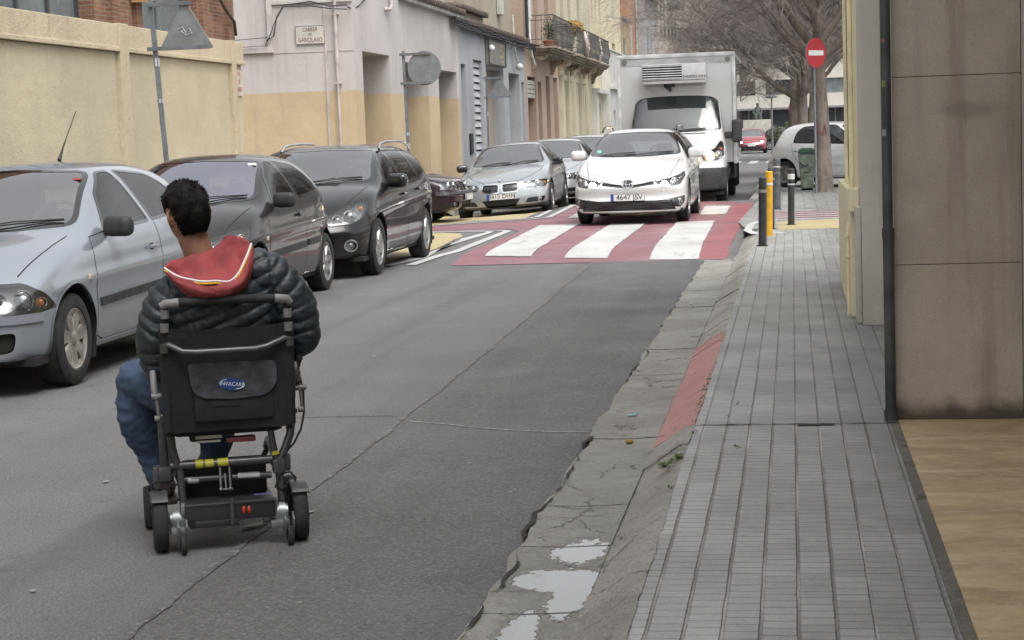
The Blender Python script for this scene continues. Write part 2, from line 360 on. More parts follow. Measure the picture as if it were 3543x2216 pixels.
def paving(name, c0, c1, px=.105, py=.075, lx=.0045, ly=.0035, jc=(.115, .11, .10), light=(.40, .39, .36)):
    """pavement of small oblong tiles: long joints run along the street, fine cross joints"""
    m, q, b, tc = base_mat(name, .62, 0, .45)
    g = q.new('ShaderNodeNewGeometry'); P = g.outputs['Position']
    dv = q.new('ShaderNodeVectorMath', operation='MULTIPLY_ADD'); q.l.new(q.noise(P, 5., 3., .6, 1), dv.inputs[0]); dv.inputs[1].default_value = (.008, .008, 0); q.l.new(P, dv.inputs[2])
    d2 = q.new('ShaderNodeVectorMath', operation='MULTIPLY_ADD'); q.l.new(q.noise(P, 40., 3., .6, 1), d2.inputs[0]); d2.inputs[1].default_value = (.004, .003, 0); q.l.new(dv.outputs[0], d2.inputs[2])
    sep = q.new('ShaderNodeSeparateXYZ'); q.l.new(d2.outputs[0], sep.inputs[0]); x, y = sep.outputs[0], sep.outputs[1]
    def line(v, p, w):
        f = q.math('FRACT', q.math('ADD', q.math('DIVIDE', v, p), 200.)); d = q.math('MULTIPLY', q.math('MINIMUM', f, q.math('SUBTRACT', 1., f)), p)
        return q.ramp(d, w * .6, w * 1.7, 1., 0.), q.math('FLOOR', q.math('ADD', q.math('DIVIDE', v, p), 200.))
    jx_, ix = line(x, px, lx); jy_, iy = line(q.math('ADD', y, q.math('MULTIPLY', q.math('MODULO', ix, 2.), py * .5)), py, ly)
    wn = q.new('ShaderNodeTexWhiteNoise', noise_dimensions='3D'); cb = q.new('ShaderNodeCombineXYZ'); q.l.new(ix, cb.inputs[0]); q.l.new(q.math('FLOOR', q.math('DIVIDE', iy, 4.)), cb.inputs[1]); q.l.new(cb.outputs[0], wn.inputs['Vector'])
    c = q.mix(q.ramp(q.noise(P, .9, 5., .65), .3, .7), c0, c1)
    c = q.mix(q.math('MULTIPLY', wn.outputs[0], .55), c, tuple(v * .66 for v in c1)); c = q.mix(q.math('MULTIPLY', q.ramp(q.noise(P, 2.6, 6., .75), .54, .68), .45), c, tuple(v * .58 for v in c1))
    c = q.mix(q.math('MULTIPLY', q.ramp(q.noise(P, 8., 5., .7), .5, .72), .4), c, tuple(v * .6 for v in c1))
    c = q.mix(q.math('MULTIPLY', q.ramp(q.noise(P, 130., 2.), .45, .7), .25), c, tuple(v * 1.3 for v in c0))
    jl = q.ramp(q.noise(q.scalev(P, 6., .7, 1), 1., 3.), .47, .62)
    c = q.mix(q.math('MULTIPLY', jx_, .8), c, q.mix(jl, jc, light))
    c = q.mix(q.math('MULTIPLY', jy_, q.ramp(q.noise(P, 6., 4.), .3, .6, .35, .8)), c, jc)
    # colour gets darker in a mottled band towards the walls
    wall = q.math('MULTIPLY', q.ramp(x, .16, .44), q.ramp(q.noise(P, 2., 4.), .2, .6, .4, 1.))
    c = q.mix(q.math('MULTIPLY', wall, .5), c, tuple(v * .5 for v in c1))
    q.l.new(c, b.inputs['Base Color'])
    q.l.new(q.ramp(q.noise(P, 1.6, 4.), .3, .7, .42, .72), b.inputs['Roughness'])
    hgt = q.math('SUBTRACT', q.math('MULTIPLY', q.noise(P, 60., 3.), .3), q.math('ADD', jx_, q.math('MULTIPLY', jy_, .6)))
    bump(q, b, hgt, .005); return m
M_pav = paving('pavement_tiles', (.35, .35, .347), (.265, .265, .262))
M_pav2 = paving('pavement_tiles_far', (.27, .265, .25), (.215, .21, .20), .2, .2, .006, .006, light=(.26, .255, .24))
M_pav3 = paving('pavement_tiles_old', (.30, .298, .282), (.24, .238, .225), .105, .15, .0035, .003, jc=(.13, .125, .115), light=(.27, .265, .25))

rp = [(-70, -25), (70, -25), (70, 320), (-70, 320)]
bm = bmesh.new()
xs = [-70, -20, -9, -8.5, -8, -7.5, -7, -6.6, -6.3, -6, -5.6, -5.2, -4.9] + [-4.75 + .07 * i for i in range(6)] + [-4.2, -2.5, -.661, -.659, 20, 70]; ys = [-25, 0, 21.3] + [21.4 + .13 * i for i in range(11)] + [24.5] + [24.6 + .13 * i for i in range(11)] + [28, 31.5, 32, 32.5, 33, 33.5, 34, 34.4, 36.5] + [36.6 + .15 * i for i in range(9)] + [40, 60, 150, 320]
V = [[bm.verts.new((x, y, gz(x, y))) for y in ys] for x in xs]
for i in range(len(xs) - 1):
    for j in range(len(ys) - 1): bm.faces.new((V[i][j], V[i + 1][j], V[i + 1][j + 1], V[i][j + 1]))
tag(obj('road', bm, M_road, smooth=True), kind='structure')
# smoother repair strip on the right of the lane, with a crumbled seam
def wob_edge(x, y0, y1, amp, seed, s=1.3, step=.12):
    out = []; n = int((y1 - y0) / step)
    for i in range(n + 1):
        y = lerp(y0, y1, i / n); xx = x(y) if callable(x) else x
        out.append((xx + amp * (wobble(y, s, seed) + .5 * wobble(y, s * 4, seed + 1) + .25 * wobble(y, s * 13, seed + 2)), y))
    return out
seamx = lambda y: interp([(-6, -2.0), (5.5, -2.05), (9.5, -2.09), (14, -2.16), (21.3, -2.3)], y)
L_ = wob_edge(seamx, -6, 21.35, .018, 3, step=.05); R_ = wob_edge(lambda y: -1.0 + .0, -6, 21.3, .05, 5)
R_ = wob_edge(-1.0, -6, 21.35, .05, 5, step=.05); strip('asphalt_patch', L_, R_, .006, M_patch)
lo = [(x - .002 - .03 * abs(wobble(y, 2.5, 11)) - .03 * abs(wobble(y, 19, 14)), y) for x, y in L_]; hi = [(x + .002 + .025 * abs(wobble(y, 3, 12)) + .022 * abs(wobble(y, 23, 15)), y) for x, y in L_]
strip('road_seam', lo, hi, .010, M_seam)
# pale hairline of crack filler across the strip
wl = [(-2.04, 9.56), (-1.85, 9.46), (-1.66, 9.34), (-1.46, 9.24), (-1.25, 9.16), (-1.02, 9.13)]
up = []; dn = []
for i in range(41):
    x = lerp(-2.04, -1.02, i / 40); y = sinterp(wl, x) + .02 * wobble(x, 6, 2); w = .010 + .006 * wobble(x, 9, 3); up.append((x, y + w)); dn.append((x, y - w))
strip('crack_filler', dn, up, .009, M_fill)
sheet('cross_crack', [(x, y + .0 * x) for x, y in ([(lerp(-2.9, -2.1, i / 20), 9.8 - .012 * wobble(i, .4, 4)) for i in range(21)] + [(lerp(-2.1, -2.9, i / 20), 9.785 - .012 * wobble(20 - i, .4, 4)) for i in range(21)])], .004, M_seam, grid=False)
# dark broken edge between the strip and the gutter
M_dark = pmat('dark_crumble', (.035, .033, .03), .95, var=.3, bmp=.01)
for a, b_, s in ((8.95, 5.0, 7), (12.9, 11.4, 8)):
    E1 = wob_edge(-1.0, b_, a, .05, 5, step=.05)
    strip('broken_asphalt_edge', [(x - .002, y) for x, y in E1], [(x - .001 + .035 * max(0, wobble(y, 2.2, s)) + .02 * max(0, wobble(y, 16, s)), y) for x, y in E1], .019, M_dark)
# gutter of cast slabs, each a little tipped against the next
gb = MB(); y = -4.
rg = random.Random(4)
gj = [-4, -3, -2, -1, 0, 1, 2, 3, 4.0, 4.95, 5.62, 6.55, 7.28, 8.92, 9.98, 11.28, 12.6, 14.1, 15.6, 17.2, 19.0, 21.25]
for a, b_ in zip(gj, gj[1:]):
    z0 = .008 + rg.uniform(0, .006); z1 = .008 + rg.uniform(0, .006); g = .007
    n = 10; top = []
    for i in range(n + 1):
        yy = lerp(a + g, b_ - g, i / n); xl = -1.01 + .03 * wobble(yy, 3, 21) + .012 * wobble(yy, 14, 22); zz = lerp(z0, z1, i / n)
        top.append((gb.bm.verts.new((xl, yy, zz)), gb.bm.verts.new((-.85, yy, zz - .003)), gb.bm.verts.new((-.675, yy, zz + .004)), gb.bm.verts.new((xl, yy, -.02)), gb.bm.verts.new((-.675, yy, -.02))))
    for p, q_ in zip(top, top[1:]):
        gb.bm.faces.new((p[0], p[1], q_[1], q_[0])); gb.bm.faces.new((p[1], p[2], q_[2], q_[1])); gb.bm.faces.new((p[3], p[0], q_[0], q_[3])); gb.bm.faces.new((p[2], p[4], q_[4], q_[2]))
    for e in (top[0], top[-1]): gb.bm.faces.new((e[3], e[0], e[1], e[2], e[4]))
fix(gb); tag(obj('gutter', gb, M_gut), kind='structure')
sheet('gutter_bed', [(-1.03, -4), (-.66, -4), (-.66, 21.25), (-1.03, 21.25)], .0025, M_dark, grid=False)
# kerb of worn stones
KP = [(-.690, -.01), (-.682, .008), (-.655, .022), (-.60, .058), (-.545, .094), (-.515, .112), (-.495, .119), (-.472, .1225)]
def kerb(y0, y1, seed, lens=(.75, 1.15), name='kerb', mat=M_kerb, prof=KP, mirror=0):
    r = random.Random(seed); kb = MB(); y = y0
    while y < y1 - .05:
        e = min(y1, y + r.uniform(*lens)); g = .006; n = max(2, int((e - y) / .05)); dz = r.uniform(-.006, .004); sk_ = r.uniform(-.05, .05) if e - y > .4 else 0
        rings = []
        for i in range(n + 1):
            yy = lerp(y + g, e - g, i / n)
            rings.append([kb.bm.verts.new((px + .007 * wobble(yy, 4, seed + k) + .006 * wobble(yy, 17, seed + k), yy + sk_ * (px + .6), pz + dz + .005 * wobble(yy, 6, seed + 3 * k) + .004 * wobble(yy, 21, seed + k) if k else pz)) for k, (px, pz) in enumerate(prof)])
        for p, q_ in zip(rings, rings[1:]):
            for k in range(len(prof) - 1): kb.bm.faces.new((p[k], p[k + 1], q_[k + 1], q_[k]))
        for rr in (rings[0], rings[-1]):
            kb.bm.faces.new(rr + [kb.bm.verts.new((prof[-1][0], rr[-1].co.y, 0))])
        y = e
    fix(kb); return tag(obj(name, kb, mat, smooth=22), kind='structure')
kerb(-4, 8.6, 3); kerb(8.6, 12.6, 5, (1.0, 1.3), 'kerb_painted', M_kerb_red); kerb(12.6, 24.9, 7)
FK = [(-.86, 0), (-.85, .09), (-.80, .118), (-.62, .1225)]
kerb(36.8, 52, 9, prof=FK, name='kerb_far'); sheet('kerb_bed', [(-.60, -4), (-.48, -4), (-.48, 24.9), (-.60, 24.9)], .03, M_dark, grid=False)
# right pavement: near strip, older strip, then the open corner
def slab(name, poly, z, mat): 
    bm = bmesh.new(); vs = [bm.verts.new((x, y, z)) for x, y in poly]; f = bm.faces.new(vs)
    r = bmesh.ops.extrude_face_region(bm, geom=[f]); bmesh.ops.translate(bm, verts=[v for v in r['geom'] if isinstance(v, bmesh.types.BMVert)], vec=(0, 0, -z - .02))
    bmesh.ops.recalc_face_normals(bm, faces=bm.faces); return tag(obj(name, bm, mat), kind='structure')
slab('pavement_near', [(-.475, -4), (.425, -4), (.425, 8.60), (-.475, 8.60)], .12, M_pav)
slab('pavement', [(-.475, 8.612), (.60, 8.612), (.60, 17.7), (.46, 25.5), (-.475, 25.5)], .12, M_pav3)
corner = [(-.475, 25.505), (9, 25.505), (40, 25.505), (40, 52), (-.6, 52), (-.62, 36.8), (-.70, 33), (-.74, 30.5), (-.80, 27.5), (-.70, 26.2), (-.56, 25.505)]
slab('pavement_corner', corner, .1195, M_pav2)
slab('pavement_side', [(.605, 17.75), (40, 17.75), (40, 25.5), (.46, 25.5)], .119, M_pav2)
# pavement on the left side of the street, before and after the side street
LKP = [(-6.55, 0), (-6.56, .10), (-6.60, .12), (-6.76, .1225)]
slab('pavement_left', [(-6.75, -12), (-6.75, 26.8), (-8.5, 26.8), (-8.5, -12)], .12, M_pav2); slab('pavement_left_far', [(-6.95, 37), (-6.95, 170), (-8.5, 170), (-8.5, 37)], .10, M_pav2)
kerb(-12, 26.8, 15, prof=LKP, name='kerb_left', mat=M_kerb); 
kerb(37, 120, 16, (2, 3), prof=[(-6.80, -.1), (-6.81, .08), (-6.83, .10), (-6.96, .1025)], name='kerb_left_far')
slab('pavement_side_street', [(-8.5, 34.6), (-8.5, 36), (-40, 36), (-40, 34.6)], .10, M_pav2)
# entrance floor of beige stone on the right
mt, q, b, tc = base_mat('beige_stone_floor', .42, 0, .5)
g = q.new('ShaderNodeNewGeometry'); P = g.outputs['Position']; sep = q.new('ShaderNodeSeparateXYZ'); q.l.new(P, sep.inputs[0])
dv = q.new('ShaderNodeVectorMath', operation='MULTIPLY_ADD'); q.l.new(q.noise(P, 3., 5., .7, 1), dv.inputs[0]); dv.inputs[1].default_value = (.5, .5, .5); q.l.new(P, dv.inputs[2])
c = q.mix(q.ramp(q.noise(q.scalev(dv.outputs[0], 1.2, 5., 1), 1.6, 6., .65), .35, .7), (.49, .375, .215), (.33, .235, .125))
c = q.mix(q.math('MULTIPLY', q.ramp(q.noise(q.scalev(P, 1, 3, 1), 14., 6., .75), .52, .66), .6), c, (.56, .48, .36)); c = q.mix(q.math('MULTIPLY', q.ramp(q.noise(P, 5., 6., .75), .54, .68), .45), c, (.20, .14, .08))
fy = q.math('FRACT', q.math('ADD', q.math('DIVIDE', q.math('ADD', q.math('ADD', sep.outputs[1], q.math('MULTIPLY', sep.outputs[0], -.12)), q.math('MULTIPLY', q.noise(P, 9.), .02)), .78), 9.62))
jn = q.ramp(q.math('MINIMUM', fy, q.math('SUBTRACT', 1., fy)), .004, .012, 1., 0.)
c = q.mix(q.math('MULTIPLY', q.math('MULTIPLY', jn, q.ramp(q.noise(P, 5., 3.), .35, .6)), .8), c, (.60, .53, .42)); q.l.new(c, b.inputs['Base Color'])
q.l.new(q.ramp(q.noise(P, 6., 4.), .3, .7, .3, .55), b.inputs['Roughness']); bump(q, b, q.math('ADD', q.noise(P, 60., 3.), q.math('MULTIPLY', jn, -1.)), .002)
slab('entrance_floor', [(.465, -4), (4, -4), (4, 8.95), (.465, 8.95)], .125, mt)
tag(obj('entrance_edging', MB().bb(.4255, .4645, -4, 8.605, 0, .1225), concrete('edging_concrete', (.22, .20, .17), (.13, .12, .10), dirt=.8)), kind='structure')
# dark drain slot and loose joint in the pavement
sheet('drain_slot', [(.0, 8.55), (.17, 8.56), (.17, 8.60), (.0, 8.59)], .1245, M_dark, grid=False)
sheet('pavement_break', wob_edge(-.48, 9.3, 9.3, 0, 1) if 0 else [(-.45 + .85 * i / 30, 8.602 + .014 * wobble(i, .5, 3)) for i in range(31)] + [(.40 - .85 * i / 30, 8.614 + .014 * wobble(30 - i, .5, 4)) for i in range(31)], .124, M_dark, grid=False)
# ---- painted markings
def roadpaint(name, c0, wear=.3, wc=(.13, .125, .12), rough=.6, sc=2.2):
    m, q, b, tc = base_mat(name, rough, 0, .5)
    g = q.new('ShaderNodeNewGeometry'); P = g.outputs['Position']
    c = q.mix(q.ramp(q.noise(P, .8, 5.), .3, .7), c0, tuple(x * .8 for x in c0))
    sp = q.noise(q.scalev(P, 1, .35, 1), sc * 2, 6., .72)
    c = q.mix(q.math('MULTIPLY', q.ramp(sp, .56, .68), wear), c, wc)
    c = q.mix(q.math('MULTIPLY', q.ramp(q.noise(P, 90., 2.), .5, .7), .3), c, tuple(x * .6 for x in c0))
    vo = q.new('ShaderNodeTexVoronoi', feature='DISTANCE_TO_EDGE'); vo.inputs['Scale'].default_value = .9
    dv = q.new('ShaderNodeVectorMath', operation='ADD'); q.l.new(P, dv.inputs[0]); q.l.new(q.noise(P, 2., 6., .7, 1), dv.inputs[1]); q.l.new(dv.outputs[0], vo.inputs['Vector'])
    cr = q.math('MULTIPLY', q.ramp(vo.outputs[0], .012, 0., 0., 1.), q.ramp(q.noise(P, .6, 2.), .5, .6))
    c = q.mix(q.math('MULTIPLY', cr, .5), c, wc)
    q.l.new(c, b.inputs['Base Color']); q.l.new(q.ramp(q.noise(P, 1.1, 4.), .3, .7, rough - .2, rough + .1), b.inputs['Roughness'])
    bump(q, b, q.noise(P, 100., 2.), .003); return m
M_red = roadpaint('red_paint', (.215, .098, .112), .6); M_white = roadpaint('white_paint', (.48, .48, .465), .6, rough=.55)
M_yel = roadpaint('ochre_paint', (.40, .33, .18), .4); M_redd = roadpaint('dull_red_paint', (.27, .085, .105), .3); M_redb = roadpaint('bright_red_paint', (.25, .08, .09), .7)
sheet('red_crossing_surface', [(-4.2, 22.35), (-1.1, 21.35), (-.76, 21.35), (-.76, 36.9), (-1.8, 37.4), (-4.25, 37.5), (-4.3, 33.0), (-4.65, 32.45), (-5.7, 31.3), (-7, 31.1), (-12, 31.1), (-12, 29.55), (-5.1, 29.5), (-4.5, 29.45), (-4.22, 28.6)], .006, M_red)
sheet('red_crossing_border', [(-1.09, 21.5), (-.77, 21.45), (-.77, 36.5), (-1.12, 36.3)], .010, M_redb)
for i, pl in enumerate([[(-3.92, 23.38), (-3.3, 23.25), (-3.5, 30.28), (-4.14, 30.35)], [(-2.85, 23.08), (-2.30, 22.95), (-2.37, 30.26), (-2.95, 30.3)], [(-1.76, 22.67), (-1.15, 22.4), (-1.26, 30.3), (-1.87, 30.12)],
        [(-1.61, 32.5), (-1.16, 32.4), (-1.19, 35.99), (-1.69, 36.2)], [(-2.75, 32.5), (-2.2, 32.5), (-2.3, 36.1), (-2.85, 36.2)], [(-3.95, 32.6), (-3.4, 32.5), (-3.5, 36.1), (-4.05, 36.1)]]):
    e = []
    for (a, b_) in zip(pl, pl[1:] + pl[:1]):
        n = 24
        for k in range(n):
            t = k / n; e.append((lerp(a[0], b_[0], t) + .018 * wobble(k + 31 * len(e), .35, i), lerp(a[1], b_[1], t) + .05 * wobble(k + 17 * len(e), .3, i + 9)))
    sheet('zebra_stripe', e, .014, M_white, step=.35)
sheet('ochre_surface', [(-12, 25.0), (-5.6, 25.2), (-4.95, 21.9), (-4.86, 24), (-4.95, 27.6), (-5.15, 28.5), (-5.5, 28.85), (-12, 28.95)], .006, M_yel)
sheet('ochre_surface', [(-12, 31.6), (-6.2, 31.6), (-5.6, 32.6), (-4.8, 33.1), (-4.75, 37.5), (-12, 37.5)], .006, M_yel)
def band(path, w, name='white_band', mat=M_white, z=.010):
    l, r = [], []
    n = len(path)
    for i, p in enumerate(path):
        a, b_ = Vector(path[max(0, i - 1)]), Vector(path[min(n - 1, i + 1)]); d = (b_ - a).normalized(); nn = Vector((-d.y, d.x)) * w / 2
        l.append((p[0] + nn.x, p[1] + nn.y)); r.append((p[0] - nn.x, p[1] - nn.y))
    sheet(name, l + r[::-1], z, mat, grid=True, step=.7)
def arc(c, r, a0, a1, n=8): return [(c[0] + r * math.cos(R(lerp(a0, a1, i / n))), c[1] + r * math.sin(R(lerp(a0, a1, i / n)))) for i in range(n + 1)]
band([(-4.52, 21.6)] + [(-4.40, 24)] + arc((-4.95, 28.75), .5, 0, 90) + [(-12, 29.3)], .13)
band([(-4.80, 21.6)] + [(-4.66, 24)] + arc((-5.1, 28.6), .40, 0, 90) + [(-12, 29.06)], .11)
band([(-4.75, 21.5), (-4.72, 25), (-4.86, 28.2)], .05, 'dark_band', M_road, .008)
band([(-12, 31.35), (-6.1, 31.35), (-5.4, 32.1), (-4.6, 32.75), (-4.38, 33.3), (-4.36, 37.5)], .11)
band([(-6.1, 31.6), (-5.5, 32.35), (-4.8, 33.0), (-4.62, 33.5), (-4.6, 37.5)], .09)
# markings on the right corner pavement
sheet('ochre_paving', [(-.2, 25.0), (6, 25.1), (6, 27.5), (.6, 27.6), (-.25, 27.1)], .1235, M_yel, grid=False)
for k, yy in enumerate((27.9, 28.55, 29.2, 29.85)):
    band([(-.55, yy), (6, yy + .25)], .2, 'paving_stripe', M_white if k != 1 else M_white, .1235)
    band([(-.55, yy + .33), (6, yy + .58)], .2, 'paving_stripe_red', M_redd, .1235)
band([(-.30, 24.0), (-.50, 24.3), (-.61, 25.1), (-.60, 26.7), (-.5, 27.5)], .11, z=.1235); band([(-.12, 24.2), (-.30, 24.6), (-.41, 25.3), (-.4, 26.7), (-.3, 27.1)], .09, z=.1235)
# zebra far away on the square
for k in range(7): sheet('zebra_stripe', [(-5.6 + k * .75, 78), (-5.25 + k * .75, 78), (-5.2 + k * .75, 84), (-5.55 + k * .75, 84)], .004, M_white, grid=False)
band([(-7, 100), (2, 100)], .5, z=.004)
def blob_(pts): return [(x + .02 * wobble(i, 1.3, 4), y + .02 * wobble(i, 1.7, 5)) for i, (x, y) in enumerate([(lerp(a[0], b[0], k / 4), lerp(a[1], b[1], k / 4)) for a, b in zip(pts, pts[1:] + pts[:1]) for k in range(4)])]
# weeds in the kerb joints (uncountable)
wm = pmat('weed', (.10, .15, .03), .7, var=.3, scale=30)
bm = bmesh.new(); r = random.Random(11)
def tuft(x, y, z, n, s):
    for _ in range(n):
        a = r.uniform(0, 6.28); d = r.random() * s; p = Vector((x + math.cos(a) * d * .5, y + math.sin(a) * d * 1.8, z)); l = r.uniform(.5, 1) * s * .8
        u = Vector((math.cos(a), math.sin(a), r.uniform(.3, 1.2))).normalized(); w = u.cross(Vector((0, 0, 1))).normalized() * l * .28
        bm.faces.new([bm.verts.new(v) for v in (p, p + u * l * .5 + w, p + u * l, p + u * l * .5 - w)])
for _ in range(30):
    y = r.uniform(8.7, 10.4); tuft(-.482, y, .118, 5, .022)
for y, n, s, x in ((7.75, 40, .032, -.50), (7.55, 50, .035, -.545), (7.65, 24, .03, -.52), (8.4, 12, .025, -.47), (7.1, 14, .02, -.49), (8.9, 10, .02, -.33), (8.0, 16, .025, -.26), (9.3, 10, .02, -.29)): tuft(x, y, .118, n, s)
tag(obj('weeds', bm, wm), kind='stuff', label='small green weeds in the kerb joints', cat='weeds')
sheet('paint_scuff', blob_([(-2.16, 6.86), (-2.08, 6.98), (-1.98, 7.12), (-1.93, 7.22), (-1.97, 7.20), (-2.06, 7.06), (-2.14, 6.95)]), .012, M_fill, grid=False)
for x_, y_, s_ in ((-1.62, 5.75, .012), (-1.2, 7.6, .01), (-2.6, 5.9, .01), (-3.1, 7.9, .014), (-1.5, 8.3, .008), (-2.9, 12.5, .015)): sheet('gum_spot', [(x_ + s_ * math.cos(a), y_ + s_ * 1.4 * math.sin(a)) for a in (0, .9, 1.8, 2.7, 3.6, 4.5, 5.4)], .0085, M_fill, grid=False)
# litter
lb = MB().box((-.86, 9.62, .018), (.05, .025, .004), Matrix.Rotation(.5, 3, 'Z')); lb.box((-.84, 9.63, .022), (.02, .02, .006), Matrix.Rotation(1., 3, 'Z'))
tag(obj('litter', lb, pmat('litter_blue', (.2, .42, .5), .4)), 'small blue and white wrapper lying in the gutter', 'litter')
lb = MB().sph((-.80, 8.78, .02), .02, (1, 1.4, .5), 8)
tag(obj('dead_leaf', lb, pmat('litter_leaf', (.30, .19, .03), .7)), 'yellow brown leaf scrap at the broken gutter slab', 'leaf')

# ================================================================ BUILDINGS
def holed(bm, O, U, V_, w, h, holes):
    """rectangular wall from O along U (w) and V_ (h) with rectangular holes; reveals go back along -N"""
    O, U, V_ = Vector(O), Vector(U), Vector(V_); N = U.cross(V_)
    us = sorted({0., w, *[x for q_ in holes for x in q_[:2]]}); vs = sorted({0., h, *[x for q_ in holes for x in q_[2:4]]})
    gv = {}
    def vert(i, j):
        if (i, j) not in gv: gv[i, j] = bm.verts.new(O + U * us[i] + V_ * vs[j])
        return gv[i, j]
    for i in range(len(us) - 1):
        for j in range(len(vs) - 1):
            cu, cv = (us[i] + us[i + 1]) / 2, (vs[j] + vs[j + 1]) / 2
            if any(a < cu < b and c < cv < d for a, b, c, d, *_ in holes): continue
            bm.faces.new((vert(i, j), vert(i + 1, j), vert(i + 1, j + 1), vert(i, j + 1)))
    for a, b, c, d, dep, *_ in holes:
        P = [O + U * x + V_ * y for x, y in ((a, c), (b, c), (b, d), (a, d))]; Q = [p - N * dep for p in P]
        for i in range(4):
            k = (i + 1) % 4
            bm.faces.new([bm.verts.new(v) for v in (P[i], P[k], Q[k], Q[i])][::-1])
    return N
def box_shell(bm, x0, x1, y0, y1, z0, z1, skip=()):
    F = {'-x': ((x0, y1, z0), (x0, y0, z0), (x0, y0, z1), (x0, y1, z1)), '+x': ((x1, y0, z0), (x1, y1, z0), (x1, y1, z1), (x1, y0, z1)), '-y': ((x0, y0, z0), (x1, y0, z0), (x1, y0, z1), (x0, y0, z1)),
         '+y': ((x1, y1, z0), (x0, y1, z0), (x0, y1, z1), (x1, y1, z1)), '+z': ((x0, y0, z1), (x1, y0, z1), (x1, y1, z1), (x0, y1, z1))}
    for k, f in F.items():
        if k not in skip: bm.faces.new([bm.verts.new(p) for p in f])
M_wood = pmat('brown_wood', (.10, .06, .04), .6, var=.25, scale=3, aniso=(6, 6, .6)); M_grey = pmat('grey_door', (.26, .27, .29), .55, var=.1, scale=3)
M_shut = pmat('pale_shutter', (.36, .37, .34), .5); M_dkglass = pmat('dark_pane', (.03, .035, .04), .08, spec=.9); M_iron = pmat('black_iron', (.02, .02, .022), .5, metal=.3)
M_pane = pmat('dusty_pane', (.16, .19, .20), .25, var=.15, scale=1.5, spec=.7)
def facade(name, label, y0, y1, z1, mat, holes, x=-8.5, depth=6., cat='building', z0=-.1):
    """a house on the left; holes: (ya, yb, za, zb, depth, kind, material)"""
    t = thing(name, label, cat, (x, (y0 + y1) / 2, 0)); bm = bmesh.new()
    holed(bm, (x, y0, z0), (0, 1, 0), (0, 0, 1), y1 - y0, z1 - z0, [(a - y0, b - y0, c - z0, d - z0, dp) for a, b, c, d, dp, *_ in holes])
    box_shell(bm, x - depth, x, y0, y1, z0, z1, ('+x',))
    obj('wall', bm, mat, t, world=True)
    for a, b, c, d, dp, kind, pm in holes:
        p = MB(); X = x - dp
        if kind == 'roller_door':
            n = int((d - c) / .11)
            for i in range(n): p.bb(X - .03, X + .012, a + .005, b - .005, c + i * (d - c) / n + .004, c + (i + 1) * (d - c) / n - .004, bev=.008)
            p.bb(X - .05, X - .02, a, b, c, d)
        elif kind == 'window':
            p.bb(X - .02, X + .002, a, b, c, d); o = obj('window', p, pm, t, world=True); f = MB()
            for (ya, yb, za, zb) in ((a, a + .06, c, d), (b - .06, b, c, d), (a + .06, b - .06, c, c + .06), (a + .06, b - .06, d - .06, d), ((a + b) / 2 - .03, (a + b) / 2 + .03, c + .06, d - .06)): f.bb(X + .003, X + .04, ya, yb, za, zb)
            obj('frame', f, M_wood if pm is M_dkglass else M_shut, o).parent = t
            bpy.data.objects[-1] if 0 else None
            continue
        elif kind == 'door':
            p.bb(X - .04, X, a, b, c, d)
            for k in (0, 1):
                ya = lerp(a, b, .08 + .46 * k); yb = lerp(a, b, .46 + .46 * k)
                for za, zb in ((.06, .45), (.5, .94)): p.bb(X + .001, X + .02, ya, yb, lerp(c, d, za), lerp(c, d, zb), bev=.008)
        elif kind == 'louvre':
            n = int((d - c) / .2)
            for i in range(n): p.box((X + .02, (a + b) / 2, c + (i + .5) * (d - c) / n), (.02, b - a, .165), Matrix.Rotation(R(-16), 3, 'Y'))
            p.bb(X - .06, X - .05, a, b, c, d)
        else: p.bb(X - .03, X, a, b, c, d)
        obj(kind, p, pm, t, world=True)
    return t
# --- yellow boundary wall along the left pavement
M_yw = stucco('yellow_wall', (.50, .435, .31), .2, (.28, .24, .17), grime=.3, bmp=.006)
M_yc = stucco('yellow_coping', (.52, .44, .315), .35, (.20, .16, .11), grime=.4, bmp=.008)
t = thing('boundary_wall', 'long ochre yellow rendered wall with pilasters behind the parked cars', 'wall', (-8.6, 15, 0))
obj('wall', MB().bb(-8.72, -8.5, -14, 28.3, -.1, 2.735), M_yw, t, world=True)
cb = MB(); 
for a, b_ in ((-14, 14.6), (15, 22.82), (23.14, 27.62), (27.84, 28.31)):
    cb.bb(-8.74, -8.455, a, b_, 2.74, 3.09, bev=.012); cb.bb(-8.5, -8.43, a, b_, 2.74, 2.80, bev=.01)
obj('coping', cb, M_yc, t, world=True)
for a, b_ in ((14.6, 15), (22.82, 23.14), (27.62, 27.84)): obj('pilaster', MB().bb(-8.75, -8.43, a, b_, -.1, 3.10, bev=.008), M_yc, t, world=True)
obj('stair_step_wall', MB().bb(-8.9, -8.73, 28.0, 28.3, -.1, 2.9), M_yw, t, world=True)
sg = thing('wall_sign', 'small worn sign with red lettering at the end of the yellow wall', 'sign', (-8.44, 28.06, 2.5))
obj('sign_board', MB().bb(-8.5, -8.475, 27.89, 28.25, 2.26, 2.66, bev=.004), pmat('enamel_cream', (.55, .5, .4), .5), sg, world=True)
for s_, z_ in (('PAS', 2.60), ('DE', 2.48), ('CARRER', 2.36)):
    obj('lettering', text_mesh(s_, .10, frame(Vector((-8.474, 28.07, z_)), (0, 1, 0), (0, 0, 1)), .001, sx=.85), pmat('sign_red', (.36, .08, .07), .6), sg, world=True)
